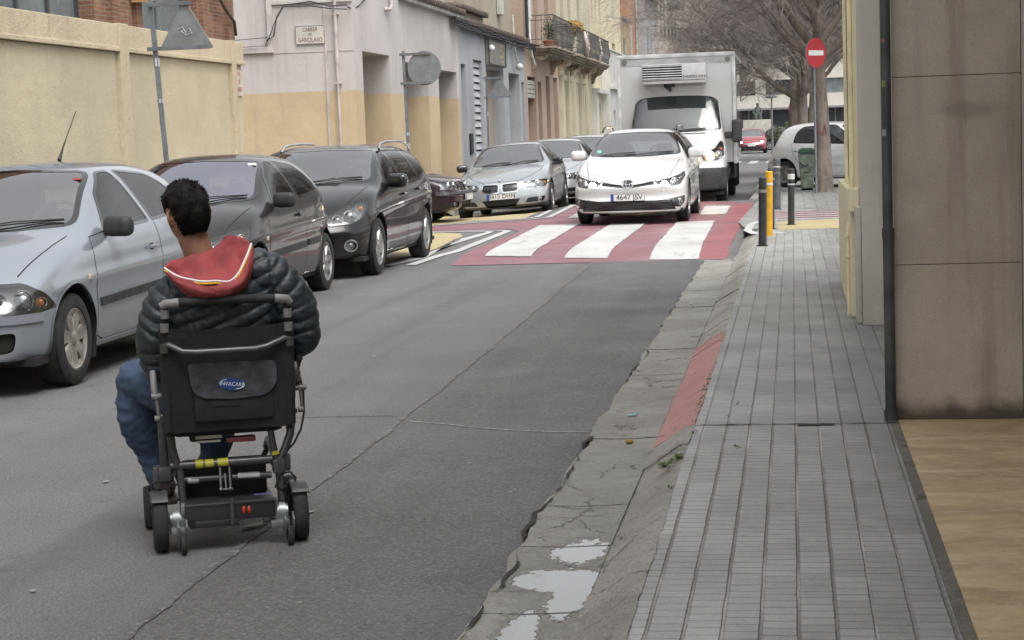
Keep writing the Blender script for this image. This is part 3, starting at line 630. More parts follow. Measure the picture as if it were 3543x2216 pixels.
# --- brick workshop above and behind that wall
M_brick = brickmat('old_brick', (.20, .095, .06), (.13, .065, .045), (.20, .165, .13))
holes = [(y, y + 2.35, 3.0, 5.6, .25) for y in (6.5, 10.5, 14.5, 18.55)] + [(22.25, 24.45, 3.0, 5.6, .25, 0)] + [(25.85, 28.2, 3.0, 5.6, .25)]
holes = [(6.5, 8.8, 3.02, 5.6, .25), (10.5, 12.8, 3.02, 5.6, .25), (14.5, 16.9, 3.02, 5.6, .25), (18.2, 23.0, 3.02, 5.6, .25), (24.7, 27.2, 3.02, 5.6, .25)]
t = thing('brick_workshop', 'red brick workshop with tall steel windows behind the yellow wall', 'building', (-8.8, 15, 0)); bm = bmesh.new(); X = -8.82
holed(bm, (X, -14, -.1), (0, 1, 0), (0, 0, 1), 43.1, 6.6, [(a + 14, b + 14, c + .1, d + .1, e) for a, b, c, d, e in holes]); box_shell(bm, X - 8, X, -14, 29.1, -.1, 6.5, ('+x',))
obj('wall', bm, M_brick, t, world=True)
for a, b_, c, d, e in holes:
    f = MB(); f.bb(X - .26, X - .25, a, b_, c, d); w = obj('window', f, M_pane, t, world=True); f = MB(); n = round((b_ - a) / 1.0)
    for i in range(n + 1): yy = lerp(a + .03, b_ - .03, i / n); f.bb(X - .249, X - .21, yy - .03, yy + .03, c + .05, d)
    f.bb(X - .249, X - .205, a, b_, c, c + .05)
    o = obj('frame', f, pmat('dark_steel', (.05, .055, .06), .5), w)
for yy in (23.5, 24.42, 27.32, 28.6):
    obj('brick_pier', MB().bb(X + .002, X + .06, yy, yy + .22, 3.0, 6.4), M_brick, t, world=True)
for i, (yy, zz) in enumerate(((24.55, 3.55),)):
    obj('wooden_block', MB().box((X + .14, yy, zz), (.22, .5, .10), Matrix.Rotation(.12, 3, 'X')), pmat('raw_wood', (.42, .26, .12), .7, aniso=(1, 1, 8)), t, world=True)
cbm = pmat('cable_black', (.03, .03, .035), .6)
tag(obj('cable', MB().tube([(-8.72, 27.2, 4.3), (-8.70, 27.7, 3.95), (-8.70, 28.2, 3.65), (-8.71, 28.75, 3.45), (-8.74, 28.9, 3.25)], .025), pmat('cable_brown', (.07, .05, .035), .8), smooth=True), 'thick brown cable hanging down the corner of the brick workshop', 'cable')

# --- pink and apricot corner house
M_pink = stucco('pink_render', (.50, .465, .45), .35, (.26, .21, .19), lower=(.54, .42, .275), zsplit=2.52, plinth=(.30, (.13, .09, .07)), grime=.25)
dk = pmat('brick_infill', (.16, .10, .05), .9)
HP = [(36.72, 39.3, .02, 3.30, 1.25, 'roller_door', dk), (40.85, 43.5, .02, 3.22, 1.25, 'roller_door', dk), (44.85, 47.35, .02, 3.17, 1.25, 'roller_door', dk)]
t = thing('corner_house', 'pink house with apricot lower walls and three deep garage doorways on the corner', 'building', (-8.5, 42, 0)); bm = bmesh.new()
holed(bm, (-8.5, 36, -.15), (0, 1, 0), (0, 0, 1), 11.75, 4.75, [(a - 36, b - 36, c + .15, d + .15, e) for a, b, c, d, e, *_ in HP])
box_shell(bm, -16, -8.5, 36, 47.75, -.15, 4.6, ('+x',)); box_shell(bm, -16, -9.3, 36, 40.2, 4.6, 7.5, ()); box_shell(bm, -9.3, -8.5, 36, 40.2, 4.6, 7.5, ('-x',))
obj('wall', bm, M_pink, t, world=True)
for a, b_, c, d, e, k, pm in HP:
    p = MB(); X = -8.5 - e; n = 26
    p.bb(X - .05, X - .015, a, b_, c, d)
    for i in range(n): p.bb(X - .015, X + .01, a, b_, c + i * (d - c) / n + .008, c + (i + 1) * (d - c) / n - .008)
    obj('garage_door', p, pmat('ochre_slats', (.20, .15, .08), .7), t, world=True)
# tiled eave over the street
def eave(parent, y0, y1, x, z, slope=0., name='roof', white=True):
    mt_ = pmat('roof_tile', (.055, .045, .04), .85, var=.4, scale=9, col2=(.13, .095, .075)); e = MB(); n = int((y1 - y0) / .24)
    for i in range(n):
        yy = y0 + (i + .5) * (y1 - y0) / n; zz = z + slope * (yy - y0)
        e.cyl((x + .22, yy, zz - .015), (x - .6, yy, zz + .12), .075, .06, n=10); e.cyl((x + .19, yy + .12, zz - .03), (x - .6, yy + .12, zz + .08), .05, n=8)
    o = obj(name, e, mt_, parent, world=True)
    if white:
        w = MB(); w.box((x + .07, (y0 + y1) / 2, z - .115 + slope * (y1 - y0) / 2), (.16, y1 - y0, .09)); obj('cornice', w, pmat('cornice_grey', (.42, .40, .38), .8, var=.2), parent, world=True)
    return o
eave(t, 40.4, 47.9, -8.5, 4.72)
# drainpipe and bands on the side-street front
pk = pmat('pink_pipe', (.47, .42, .40), .75)
p = MB(); p.tube([(-8.83, 35.92, 7), (-8.83, 35.92, 3.27)], .036, 12); p.cyl((-8.83, 35.92, 3.28), (-8.83, 35.92, 3.02), .045, n=12); p.tube([(-8.83, 35.91, 3.02), (-8.82, 35.93, .4)], .026, 12)
for z in (1.2, 2.65, 4.0, 5.2): p.box((-8.83, 35.94, z), (.13, .1, .03))
obj('downpipe', p, pk, t, smooth=40, world=True)
obj('wall_bracket_pipe', MB().tube([(-8.46, 39.4, 5.0), (-8.44, 39.4, 4.38), (-8.44, 39.3, 4.28), (-8.44, 39.0, 4.27), (-8.50, 38.95, 4.27)], .035, 8), pk, t, smooth=40, world=True)
tr = MB(); tr.bb(-16, -10.12, 35.93, 35.999, 3.30, 3.42, bev=.01); tr.bb(-10.22, -10.12, 35.93, 35.999, 3.42, 7); tr.bb(-10.12, -8.5, 35.95, 35.999, 4.24, 4.30)
tr.bb(-16, -8.5, 35.99, 35.999, 3.28, 3.30); tr.bb(-9.08, -9.04, 35.97, 35.999, .3, 4.2)
obj('moulding', tr, pmat('pink_trim', (.50, .46, .44), .7), t, world=True)
sg = thing('street_sign', 'cream street name plate with red lettering on the pink corner house', 'sign', (-9.35, 35.97, 3.65))
obj('sign_plate', MB().bb(-9.66, -9.07, 35.965, 35.998, 3.44, 3.80, bev=.004), pmat('enamel_white', (.52, .49, .44), .45, var=.08), sg, world=True)
for s_, z_, k in (('CARRER', 3.72, .105), ('DE', 3.625, .07), ('GARCILASO', 3.52, .115)):
    obj('lettering', text_mesh(s_, k, frame(Vector((-9.365, 35.963, z_)), (1, 0, 0), (0, 0, 1)), .001, sx=.8), pmat('sign_maroon', (.16, .06, .06), .6), sg, world=True)
fr = MB()
for a in ((-9.66, -9.07, 3.79, 3.80), (-9.66, -9.07, 3.44, 3.45), (-9.66, -9.65, 3.45, 3.79), (-9.08, -9.07, 3.45, 3.79)): fr.bb(a[0], a[1], 35.96, 35.9649, a[2], a[3])
obj('border', fr, pmat('sign_border', (.2, .17, .15), .6), sg, world=True)
for sx in (-9.63, -9.10):
    for sz in (3.47, 3.77): pass
# black cables drooping on the corner house
def sag(a, b, s, n=14):
    a, b = Vector(a), Vector(b); return [a.lerp(b, i / n) - Vector((0, 0, s * 4 * (i / n) * (1 - i / n))) for i in range(n + 1)]
c = MB(); r = random.Random(2)
for k in range(5):
    o = r.uniform(-.05, .05)
    c.tube([(-10.25 + o * .3, 35.9, 3.5 + o), (-10.12 + o, 35.88, 3.62), (-10.02 + o * .4, 35.87, 3.95 + o), (-9.85, 35.87, 4.2 + o * .4), (-9.3, 35.86, 4.22 + o), (-8.9, 35.85, 4.13 + o * .6), (-8.55, 35.8, 4.12 + o)], .009, 6)
for k in range(3): c.tube(sag((-8.55, 35.8, 4.12), (-8.43, 37.3, 4.5 + k * .05), .12 + .03 * k), .010, 6)
for k in range(2): c.tube([(-11.2, 35.9, 3.42 + .14 * k), (-10.22, 35.9, 3.44 + .16 * k)], .007, 6)
tag(obj('cable_bundle', c, cbm, smooth=True), 'black cable bundle looping across the pink corner house', 'cable')

# --- grey house with garage, sign board and louvred strip
M_gr = stucco('grey_render', (.36, .37, .39), .5, (.19, .19, .19), grime=.25)
HG = [(48.0, 48.75, .1, 3.42, .25, 'door', M_grey), (49.95, 51.4, .1, 3.6, .12, 'louvre', pmat('louvre_grey', (.42, .44, .46), .5)), (52.1, 55.3, .1, 3.45, .9, 'garage_door', M_grey), (56.3, 58.6, .1, 3.42, .7, 'garage_door', M_grey), (59.0, 59.6, .1, 3.2, .2, 'door', pmat('slate_door', (.2, .22, .25), .5))]
t = facade('grey_house', 'low pale grey house with two garage openings and a sign board', 47.76, 59.85, 4.45, M_gr, HG)
eave(t, 47.95, 59.8, -8.5, 4.52, name='roof', white=False)
obj('parapet', MB().bb(-8.9, -8.56, 47.9, 52.2, 4.66, 4.84), stucco('parapet_taupe', (.30, .27, .22), .5), t, world=True)
eave(t, 47.9, 52.2, -8.6, 4.90, name='upper_roof', white=False)
t2 = thing('taupe_house', 'plain taupe upper building rising behind the grey house', 'building', (-9, 55, 0)); bm = bmesh.new(); box_shell(bm, -15, -8.85, 47.9, 60, -.1, 9); obj('wall', bm, stucco('taupe_render', (.36, .315, .25), .55), t2, world=True)
wb_ = MB()
for a, b_ in ((49.3, 50.2),): wb_.bb(-8.849, -8.80, a, b_, 5.1, 7.5)
obj('shutter', wb_, pmat('beige_shutter', (.30, .25, .19), .7), t2, world=True)
sb = thing('sign_board', 'grey shop board with pale lettering over the garage doorway', 'sign', (-8.45, 53.6, 4.0))
obj('board', MB().bb(-8.5, -8.40, 52.0, 55.2, 3.52, 4.25, bev=.01), pmat('board_grey', (.17, .17, .155), .45), sb, world=True)
fr = MB(); [fr.bb(-8.399, -8.38, *q_) for q_ in ((52.0, 55.2, 4.21, 4.25), (52.0, 55.2, 3.52, 3.56), (52.0, 52.08, 3.56, 4.21), (55.12, 55.2, 3.56, 4.21))]; obj('frame', fr, M_iron, sb, world=True)
lt = pmat('board_letter', (.42, .38, .22), .6)
for s_, y, z, k in (('TALLER', 54.4, 4.10, .16), ('MOTOS', 54.45, 3.95, .13), ('REPARA', 54.4, 3.80, .15), ('CIO', 54.5, 3.66, .14), ('J', 52.6, 3.86, .5)):
    obj('lettering', text_mesh(s_, k, frame(Vector((-8.396, y, z)), (0, 1, 0), (0, 0, 1)), .002, sx=1.6), lt, sb, world=True)
tag(obj('globe_lamp', MB().sph((-8.32, 52.1, 3.98), .09, n=16).cyl((-8.5, 52.1, 3.95), (-8.32, 52.1, 3.95), .02), pmat('opal', (.7, .7, .68), .3), smooth=40), 'white globe lamp beside the grey shop board', 'lamp')
ib = MB().bb(-8.5, -8.45, 48.9, 49.3, 1.05, 1.6, bev=.01); tag(obj('intercom_panel', ib, M_iron), 'small dark intercom panel on the grey house', 'panel')
uc = thing('utility_pipe', 'pale plastic service box and pipe on the taupe house', 'pipe', (-8.4, 57, 5))
obj('box', MB().bb(-8.84, -8.7, 56.6, 57.2, 5.2, 5.75, bev=.02), pmat('pvc', (.48, .5, .44), .5), uc, world=True)
obj('pipe', MB().tube([(-8.4, 56.9, 5.2), (-8.38, 56.9, 4.2), (-8.38, 57.2, 3.9), (-8.36, 57.5, 3.75)], .03, 8).sph((-8.33, 57.5, 3.62), .12), pmat('pvc', (.48, .5, .44), .5), uc, smooth=40, world=True)
# black cables strung along the eaves
c = MB(); r = random.Random(5)
for k in range(13):
    o = r.uniform(-.14, .14); pts = []
    for i in range(46):
        y = 46.5 + 16 * i / 45; pts.append((-8.33 + .05 * wobble(y, .9, k), y, 4.42 - .004 * (y - 46) + o * .7 + .07 * wobble(y, .45, k + 3)))
    c.tube(pts, .022, 5)
tag(obj('cable_run', c, cbm, smooth=True), 'thick tangle of black cables under the eaves of the grey house', 'cable')
c = MB().tube([(-8.4, 60.0, 8), (-8.4, 60.0, 4.5)], .06, 6).tube([(-8.42, 75.6, 3.4), (-8.42, 75.6, .1)], .05, 6)
tag(obj('cable_drop', c, cbm), 'black cables running straight down the house corners', 'cable')
p = MB().tube([(-8.38, 60.4, 5.6), (-8.38, 60.4, 4.6), (-8.36, 60.6, 4.1), (-8.3, 60.9, 3.8)], .045, 8).bb(-8.5, -8.35, 60.3, 60.75, 5.3, 6.0)
tag(obj('service_pipe', p, pmat('pvc_white', (.6, .6, .58), .5)), 'white service pipe on the corner of the salmon house', 'pipe')

# --- houses with balconies further on
M_tan = stucco('salmon_render', (.40, .30, .235), .4); M_crm = stucco('cream_render', (.50, .455, .34), .4); M_yel2 = stucco('pale_yellow_render', (.60, .53, .38), .25); M_whi = stucco('white_render', (.55, .54, .51), .4)
H = [(60.4, 62.3, .05, 3.42, .45, 'doorway', M_wood), (62.9, 63.8, .1, 3.3, .3, 'door', M_wood), (65.0, 66.0, .1, 3.55, .35, 'door', M_wood), (67.1, 68.3, .1, 3.55, .35, 'door', M_wood),
     (62.3, 63.4, 4.6, 7.3, .3, 'window', M_dkglass), (65.2, 66.3, 4.6, 7.3, .3, 'window', M_dkglass)]
t = facade('salmon_house', 'old salmon pink house with iron balcony and brown doors', 59.86, 68.6, 9.5, M_tan, H)
sh = MB(); [sh.bb(-8.62, -8.52, 60.42, 62.28, 2.72 + i * .15, 2.85 + i * .15, bev=.01) for i in range(4)]; obj('roller_shutter', sh, M_shut, t, world=True)
H = [(69.5, 70.3, .1, 3.5, .35, 'door', M_wood), (71.4, 72.4, .1, 3.5, .35, 'window', M_dkglass), (73.5, 74.5, .1, 3.5, .35, 'door', M_wood), (76, 77, .1, 3.5, .35, 'door', M_wood), (78.2, 79.2, .1, 3.4, .3, 'door', M_wood),
     (69.8, 70.8, 4.6, 7.2, .25, 'window', M_dkglass), (72.2, 73.2, 4.6, 7.2, .25, 'window', M_dkglass), (75.4, 76.4, 4.6, 7.2, .25, 'window', M_dkglass)]
t = facade('cream_house', 'cream house with arched ground floor doorways and three iron balconies', 68.61, 80.2, 9.5, M_crm, H)
for yy in (68.9, 70.8, 72.9, 75.2, 77.5): obj('pilaster', MB().bb(-8.499, -8.36, yy, yy + .35, 0, 3.9, bev=.02), M_crm, t, world=True)
for yy in (69.5, 71.4, 73.5, 76): obj('cornice', MB().bb(-8.499, -8.38, yy - .1, yy + 1.1, 3.5, 3.72, bev=.02), M_crm, t, world=True)
H = [(81.3, 82.4, .1, 2.9, .3, 'door', M_grey), (83.2, 84.1, .1, 2.8, .3, 'door', M_grey), (76.6 + 4.2, 81.6, 5.6, 7.6, .3, 'window', M_dkglass), (82.4, 83.3, 5.6, 7.6, .3, 'window', M_dkglass), (84.2, 85.0, 5.6, 7.6, .3, 'window', M_dkglass), (90.2, 91.8, 4.6, 5.8, .3, 'window', M_dkglass), (90.2, 91.8, 7.0, 9.2, .05, 'window', M_shut)]
t = facade('yellow_house', 'pale yellow plastered house with three narrow upper windows', 80.21, 95, 12, M_yel2, H)
obj('cornice', MB().bb(-8.499, -8.15, 80.3, 84.3, 3.2, 3.42, bev=.03), M_whi, t, world=True)
obj('porch_wall', MB().bb(-8.499, -8.3, 80.3, 81.2, 0, 3.2), M_whi, t, world=True)
t = thing('white_annex', 'low white annex with a flat roof and small windows', 'building', (-8, 89, 0)); bm = bmesh.new(); holed(bm, (-8.1, 84.4, -.1), (0, 1, 0), (0, 0, 1), 9.4, 5.3, [(1.4, 2.4, 1.5, 2.6, .2), (3.8, 4.8, 1.5, 2.6, .2), (6.4, 7.2, 1.5, 2.6, .2)]); box_shell(bm, -8.49, -8.1, 84.4, 93.8, -.1, 5.2, ('+x',)); obj('wall', bm, M_whi, t, world=True)
obj('cornice', MB().bb(-8.099, -7.95, 84.4, 93.8, 3.45, 3.62, bev=.02), M_whi, t, world=True); obj('coping', MB().bb(-8.5, -8.05, 84.4, 93.8, 5.202, 5.28, bev=.02), M_whi, t, world=True)
for a in (85.8, 88.2, 90.8): obj('window', MB().bb(-8.32, -8.3, a, a + .95, 1.4, 2.5), M_dkglass, t, world=True)
def balcony(y0, y1, zs, label, proj=.75, curved=True):
    t = thing('balcony', label, 'balcony', (-8.5, (y0 + y1) / 2, zs), group=None)
    s = MB(); X = -8.5
    for k, (dz, pr) in enumerate(((0, proj), (-.07, proj - .06), (-.13, proj - .14), (-.2, proj - .26))): s.bb(X + .001, X + pr, y0 + k * .05, y1 - k * .05, zs + dz - .065, zs + dz, bev=.008)
    obj('slab', s, pmat('balcony_stone', (.26, .22, .17), .85, var=.3), t, world=True)
    for yy in (y0 + .25, y1 - .4):
        br = MB(); br.prism([(0, -.26), (proj - .3, -.26), (proj - .34, -.38), (.2, -.5), (.12, -.75), (0, -.8)], .16, frame(Vector((X + .001, yy + .16, zs)), (1, 0, 0), (0, 0, 1)))
        obj('bracket', br, pmat('bracket_stone', (.36, .29, .21), .85, var=.3), t, world=True)
    f = MB(); h = 1.02; path = [(X + .02, y0 + .04), (X + proj - .05, y0 + .04), (X + proj - .05, y1 - .04), (X + .02, y1 - .04)]
    for z in (.06, .24, h - .16, h): f.tube([(x, y, zs + z) for x, y in path], .014 if z < h else .022, 5)
    for (ax, ay), (bx, by) in zip(path, path[1:]):
        n = max(2, int(math.hypot(bx - ax, by - ay) / .17))
        for i in range(n + 1):
            x, y = lerp(ax, bx, i / n), lerp(ay, by, i / n); w = .05
            dx, dy = (by - ay), -(bx - ax); l = math.hypot(dx, dy) or 1; dx, dy = dx / l, dy / l
            f.tube([(x, y, zs + .06), (x + dx * .0, y + dy * .0, zs + .24), (x + dx * .07, y + dy * .07, zs + .38), (x + dx * .05, y + dy * .05, zs + .55), (x, y, zs + h - .16), (x, y, zs + h)], .010, 4, caps=False)
            if i % 2 == 0: f.sph((x + dx * .05, y + dy * .05, zs + .5), .03, n=6)
    obj('railing', f, pmat('wrought_iron', (.085, .085, .085), .6, var=.3), t, world=True)
    return t
balcony(61.2, 66.8, 4.40, 'iron balcony with plant pots on the salmon house, nearest of the row', .85)
balcony(68.3, 71.9, 4.40, 'iron balcony with a large ochre bush at its corner', .8); balcony(72.6, 76.6, 4.40, 'bulging iron balcony on the cream house between two others', .8); balcony(77.3, 80.6, 4.38, 'iron balcony farthest along the cream house', .8)
lf = pmat('leaf_green', (.07, .09, .035), .6, var=.4, scale=20); lfo = pmat('leaf_ochre', (.38, .25, .05), .6, var=.4, scale=14, col2=(.25, .15, .03))
def bush(name, label, c, rad, n, mat, pot=None, ls=.06, seed=1, parent_pot=True):
    r = random.Random(seed); t = thing(name, label, 'plant', (c[0], c[1], c[2])); bm = bmesh.new()
    for _ in range(n):
        d = Vector((r.gauss(0, 1), r.gauss(0, 1), r.gauss(0, 1))).normalized() * (r.random() ** .45); p = Vector((c[0] + d.x * rad[0], c[1] + d.y * rad[1], c[2] + d.z * rad[2]))
        a = Vector((r.uniform(-1, 1), r.uniform(-1, 1), r.uniform(-1, 1))).normalized(); b_ = a.orthogonal().normalized(); l = ls * r.uniform(.6, 1.3)
        bm.faces.new([bm.verts.new(v) for v in (p, p + a * l * .5 + b_ * l * .3, p + a * l, p + a * l * .5 - b_ * l * .3)])
    obj('foliage', bm, mat, t, world=True); s = MB()
    for k in range(5): s.tube([(c[0], c[1], c[2] - rad[2] - .08), (c[0] + r.uniform(-.3, .3) * rad[0], c[1] + r.uniform(-.4, .4) * rad[1], c[2] + r.uniform(0, .5) * rad[2])], .012, 5)
    obj('stem', s, pmat('stem', (.09, .07, .05), .8), t, world=True)
    if pot: obj('pot', MB().lathe([(0, 0), (pot * .65, 0), (pot, pot * 1.4), (pot * 1.08, pot * 1.4), (pot * 1.08, pot * 1.6), (pot * .9, pot * 1.6), (pot * .85, pot * 1.3), (0, pot * 1.3)], Matrix.Translation((c[0], c[1], c[2] - rad[2] - pot * 1.5)), 16), pmat('terracotta', (.35, .14, .08), .8), t, smooth=40, world=True)
    return t
bush('potted_plant', 'leafy green plant in a terracotta pot on the nearest balcony', (-7.95, 62.0, 5.0), (.22, .3, .4), 260, lf, .2, .08, 1)
bush('potted_plant', 'thin rose bush in a second terracotta pot beside the first balcony plant', (-7.95, 63.1, 5.0), (.2, .3, .4), 200, lf, .2, .08, 2)
bush('balcony_bush', 'dense round ochre yellow bush on the second balcony', (-8.0, 69.8, 5.45), (.35, .8, .28), 1500, lfo, None, .09, 3)
tag(obj('rolled_awning', MB().tube([(-7.72, 70.9, 5.35), (-7.70, 71.0, 4.9), (-7.72, 71.3, 4.45)], [.05, .12, .09], 10), pmat('awning_cloth', (.52, .42, .38), .8), smooth=True), 'rolled pink white awning hanging outside the second balcony', 'awning')
# beyond: brick, grey and pale houses seen over the truck
t = thing('ochre_house', 'narrow ochre house with an old parapet beyond the yellow one', 'building', (-8.5, 98, 0)); bm = bmesh.new(); box_shell(bm, -15, -8.45, 95.01, 99, -.1, 7.2); obj('wall', bm, stucco('ochre_render', (.36, .29, .18), .4), t, world=True)
obj('parapet', MB().bb(-8.8, -8.35, 95.1, 98.9, 7.202, 7.4, bev=.03), pmat('balcony_stone', (.26, .22, .17), .85), t, world=True); obj('window', MB().bb(-8.449, -8.42, 96, 97.2, 4.8, 6.3), M_dkglass, t, world=True)
t = thing('brick_house', 'tall orange brick house behind the ochre one', 'building', (-8.5, 104, 0)); bm = bmesh.new(); box_shell(bm, -15, -8.5, 99.01, 106, -.1, 13); obj('wall', bm, brickmat('orange_brick', (.46, .20, .11), (.36, .16, .09), (.40, .33, .26)), t, world=True)
obj('window', MB().bb(-8.499, -8.45, 100.5, 101.5, 5.4, 7.2), M_shut, t, world=True); obj('downpipe', MB().tube([(-8.42, 104, 13), (-8.42, 104, 3)], .06), M_shut, t, world=True)
t = thing('slate_house', 'bluish grey rendered house with dark roof edge beyond the brick one', 'building', (-8.3, 110, 0)); bm = bmesh.new(); box_shell(bm, -15, -8.1, 106.01, 114, -.1, 9.2); obj('wall', bm, stucco('slate_render', (.37, .37, .385), .4), t, world=True)
obj('roof', MB().box((-8.0, 110, 9.3), (1.0, 8, .3), Matrix.Rotation(R(14), 3, 'Y')), pmat('roof_tile', (.1, .08, .06), .8), t, world=True)
obj('shutter', MB().bb(-8.099, -8.05, 107.2, 108.3, 4.2, 7.4), pmat('blue_shutter', (.22, .26, .30), .6), t, world=True); obj('window', MB().bb(-8.099, -8.05, 110.5, 112, 4.0, 7.4), M_shut, t, world=True)
t = thing('pale_house', 'pale rendered house with small tiled canopy far down the street', 'building', (-8.3, 125, 0)); bm = bmesh.new(); box_shell(bm, -15, -7.9, 114.01, 134, -.1, 14); obj('wall', bm, stucco('pale_render', (.47, .44, .39), .5), t, world=True)
obj('canopy', MB().box((-7.4, 121, 5.9), (1.2, 4.5, .18), Matrix.Rotation(R(12), 3, 'Y')), pmat('terracotta', (.35, .14, .08), .8), t, world=True)
for yy in (116, 119, 123, 127, 130.5):
    for zz in (3.2, 7.4, 10.6): obj('window', MB().bb(-7.899, -7.86, yy, yy + 1.3, zz, zz + 2.1), M_dkglass, t, world=True)
for zz in (6.5, 9.7):
    s = MB().bb(-7.899, -7.0, 122.5, 129, zz, zz + .15); 
    for i in range(22): s.bb(-7.03, -7.0, 122.5 + i * .3, 122.53 + i * .3, zz + .16, zz + 1.1)
    s.bb(-7.03, -7.0, 122.5, 129, zz + 1.1, zz + 1.15); obj('balcony', s, M_shut, t, world=True)
tag(obj('yellow_duct', MB().cyl((-7.55, 118, 0), (-7.55, 118, 6.2), .13), pmat('yellow_duct', (.60, .42, .04), .5), smooth=40), 'bright yellow vertical builders duct above the truck', 'duct')
tag(obj('street_lamp', MB().tube([(-7.9, 110, 5.3), (-7.2, 110, 5.6), (-6.2, 110, 6.0)], .05), M_shut), 'slim metal arm reaching over the street above the truck', 'lamp')
# --- white block closing the far side of the square
M_far = stucco('far_render', (.56, .53, .475), .2, grime=.15); t = thing('far_block', 'long cream modern block with dark ground floor across the square', 'building', (0, 140, 0)); bm = bmesh.new()
hs_ = []
for row in (3.85, 7.95, 12.0):
    for x0, x1 in ((-14, -9.6), (-8.6, -6.2), (-4.5, -2.6), (-1.85, .2), (.3, 1.9), (2.55, 4.6), (5.5, 8), (9, 13)): hs_.append((x0 + 25, x1 + 25, row, row + 1.1, .25))
hs_.append((9, 50, .3, 2.75, 1.2))
holed(bm, (-25, 140, -.2), (1, 0, 0), (0, 0, 1), 60, 15, [(a, b_, c + .2, d + .2, e) for a, b_, c, d, e in hs_]); box_shell(bm, -25, 35, 140, 152, -.2, 14.8, ('-y',)); obj('wall', bm, M_far, t, world=True)
for a, b_, c, d, e in hs_[:-1]:
    obj('window', MB().bb(a - 25, b_ - 25, 140.22, 140.26, c, d), M_dkglass if (int(a * 3) % 2) else M_pane, t, world=True)
obj('shopfront', MB().bb(-16, 25, 141.1, 141.18, .2, 2.75), pmat('shopfront_dark', (.035, .04, .05), .4), t, world=True)
f = MB(); [f.bb(-16 + k * 1.6, -15.9 + k * 1.6, 141.0, 141.09, .2, 2.75) for k in range(26)]; f.bb(-25, 35, 139.7, 139.99, 2.76, 2.9); obj('shopfront_frame', f, pmat('frame_grey', (.2, .2, .21), .5), t, world=True)
# --- stone building on the right, with entrance pier
mg, q, b, tc = base_mat('granite_slab', .55, 0, .4)
g = q.new('ShaderNodeNewGeometry'); P = g.outputs['Position']; sep = q.new('ShaderNodeSeparateXYZ'); q.l.new(P, sep.inputs[0]); zz = sep.outputs[2]
c = q.mix(q.ramp(q.noise(P, 1.8, 6., .7), .3, .7), (.50, .44, .375), (.37, .32, .27))
c = q.mix(q.math('MULTIPLY', q.ramp(q.noise(P, 170., 3., .7), .45, .7), .45), c, (.46, .40, .34)); c = q.mix(q.math('MULTIPLY', q.ramp(q.noise(P, 150., 3., .7), .5, .3), .5), c, (.11, .085, .07))
c = q.mix(q.math('MULTIPLY', q.ramp(q.noise(q.scalev(P, 5, 5, .4), 1.5, 5.), .5, .75), .45), c, (.17, .13, .105))
c = q.mix(q.math('MULTIPLY', q.ramp(q.noise(q.scalev(P, 4, 4, .5), 2.1, 4.), .55, .75), .4), c, (.40, .36, .31))
ft = q.math('ADD', zz, q.math('MULTIPLY', q.noise(P, 6., 5.), .16)); c = q.mix(q.ramp(ft, .33, .22), c, (.085, .07, .055))
gs = q.new('ShaderNodeVectorMath', operation='DISTANCE'); q.l.new(q.scalev(P, 1, 0, 3.2), gs.inputs[0]); gs.inputs[1].default_value = (.80, 0, 4.95)
sm = q.math('MULTIPLY', q.ramp(q.math('ADD', gs.outputs['Value'], q.math('MULTIPLY', q.noise(P, 14., 4.), .12)), .24, .10), .4); c = q.mix(sm, c, (.13, .12, .11))
q.l.new(c, b.inputs['Base Color']); bump(q, b, q.noise(P, 150., 3.), .0015)
M_gran = mg
M_side = stucco('side_granite', (.58, .555, .50), .3, rough=.8, bmp=.004)
t = thing('stone_building', 'granite faced building with square entrance pier on the right', 'building', (1.2, 9, .12))
pr = MB()
for z0, z1 in ((.127, .8435), (.8465, 1.7015), (1.7045, 2.56), (2.563, 5.0)): pr.bb(.455, 1.028, 8.68, 9.0, z0, z1, bev=.003)
obj('pier', pr, M_gran, t, world=True); obj('pier_core', MB().bb(.462, 1.02, 8.684, 8.99, .121, 5), pmat('joint_brown', (.11, .09, .075), .9), t, world=True)
obj('return_wall', MB().bb(1.031, 1.3, 8.60, 9.0, .125, 5), M_side, t, world=True)
bm = bmesh.new(); box_shell(bm, .605, 8, 9.01, 12.84, .1, 6.5); obj('wall', bm, M_side, t, world=True)
obj('rear_pier', MB().bb(.462, .603, 12.85, 13.40, .121, 6.4, bev=.004), M_side, t, world=True)
bm = bmesh.new(); box_shell(bm, 1.31, 8, -12, 8.99, .126, 6.5); obj('entrance_wall', bm, M_side, t, world=True)
obj('lintel', MB().bb(.46, 1.30, -12, 8.66, 3.6, 6.5), M_side, t, world=True)
dp = thing('drainpipe', 'dark grey cast iron rainwater pipe at the granite pier', 'pipe', (.428, 8.63, .12))
px_, py_ = .428, 8.63
obj('pipe', MB().cyl((px_, py_, .13), (px_, py_, 1.0), .025, n=20).cyl((px_, py_, 1.0), (px_, py_, 5), .0225, n=20).cyl((px_, py_, .97), (px_, py_, 1.02), .028, n=20).cyl((px_, py_, .13), (px_, py_, .18), .030, n=20), pmat('cast_iron', (.075, .082, .088), .55, metal=.2, var=.3), dp, smooth=40, world=True)
for z, col, h in ((1.66, (.16, .22, .06), .03), (1.86, (.22, .11, .12), .02), (1.44, (.30, .30, .32), .03)):
    bm = bmesh.new(); vs = [[bm.verts.new((px_ + .0232 * math.cos(a), py_ + .0232 * math.sin(a), z + d * h)) for a in (3.6, 3.9, 4.2, 4.5)] for d in (0, 1)]
    for i in range(3): bm.faces.new((vs[0][i], vs[0][i + 1], vs[1][i + 1], vs[1][i]))
    obj('sticker', bm, pmat('sticker%d' % int(z * 100), col, .5), dp, world=True)
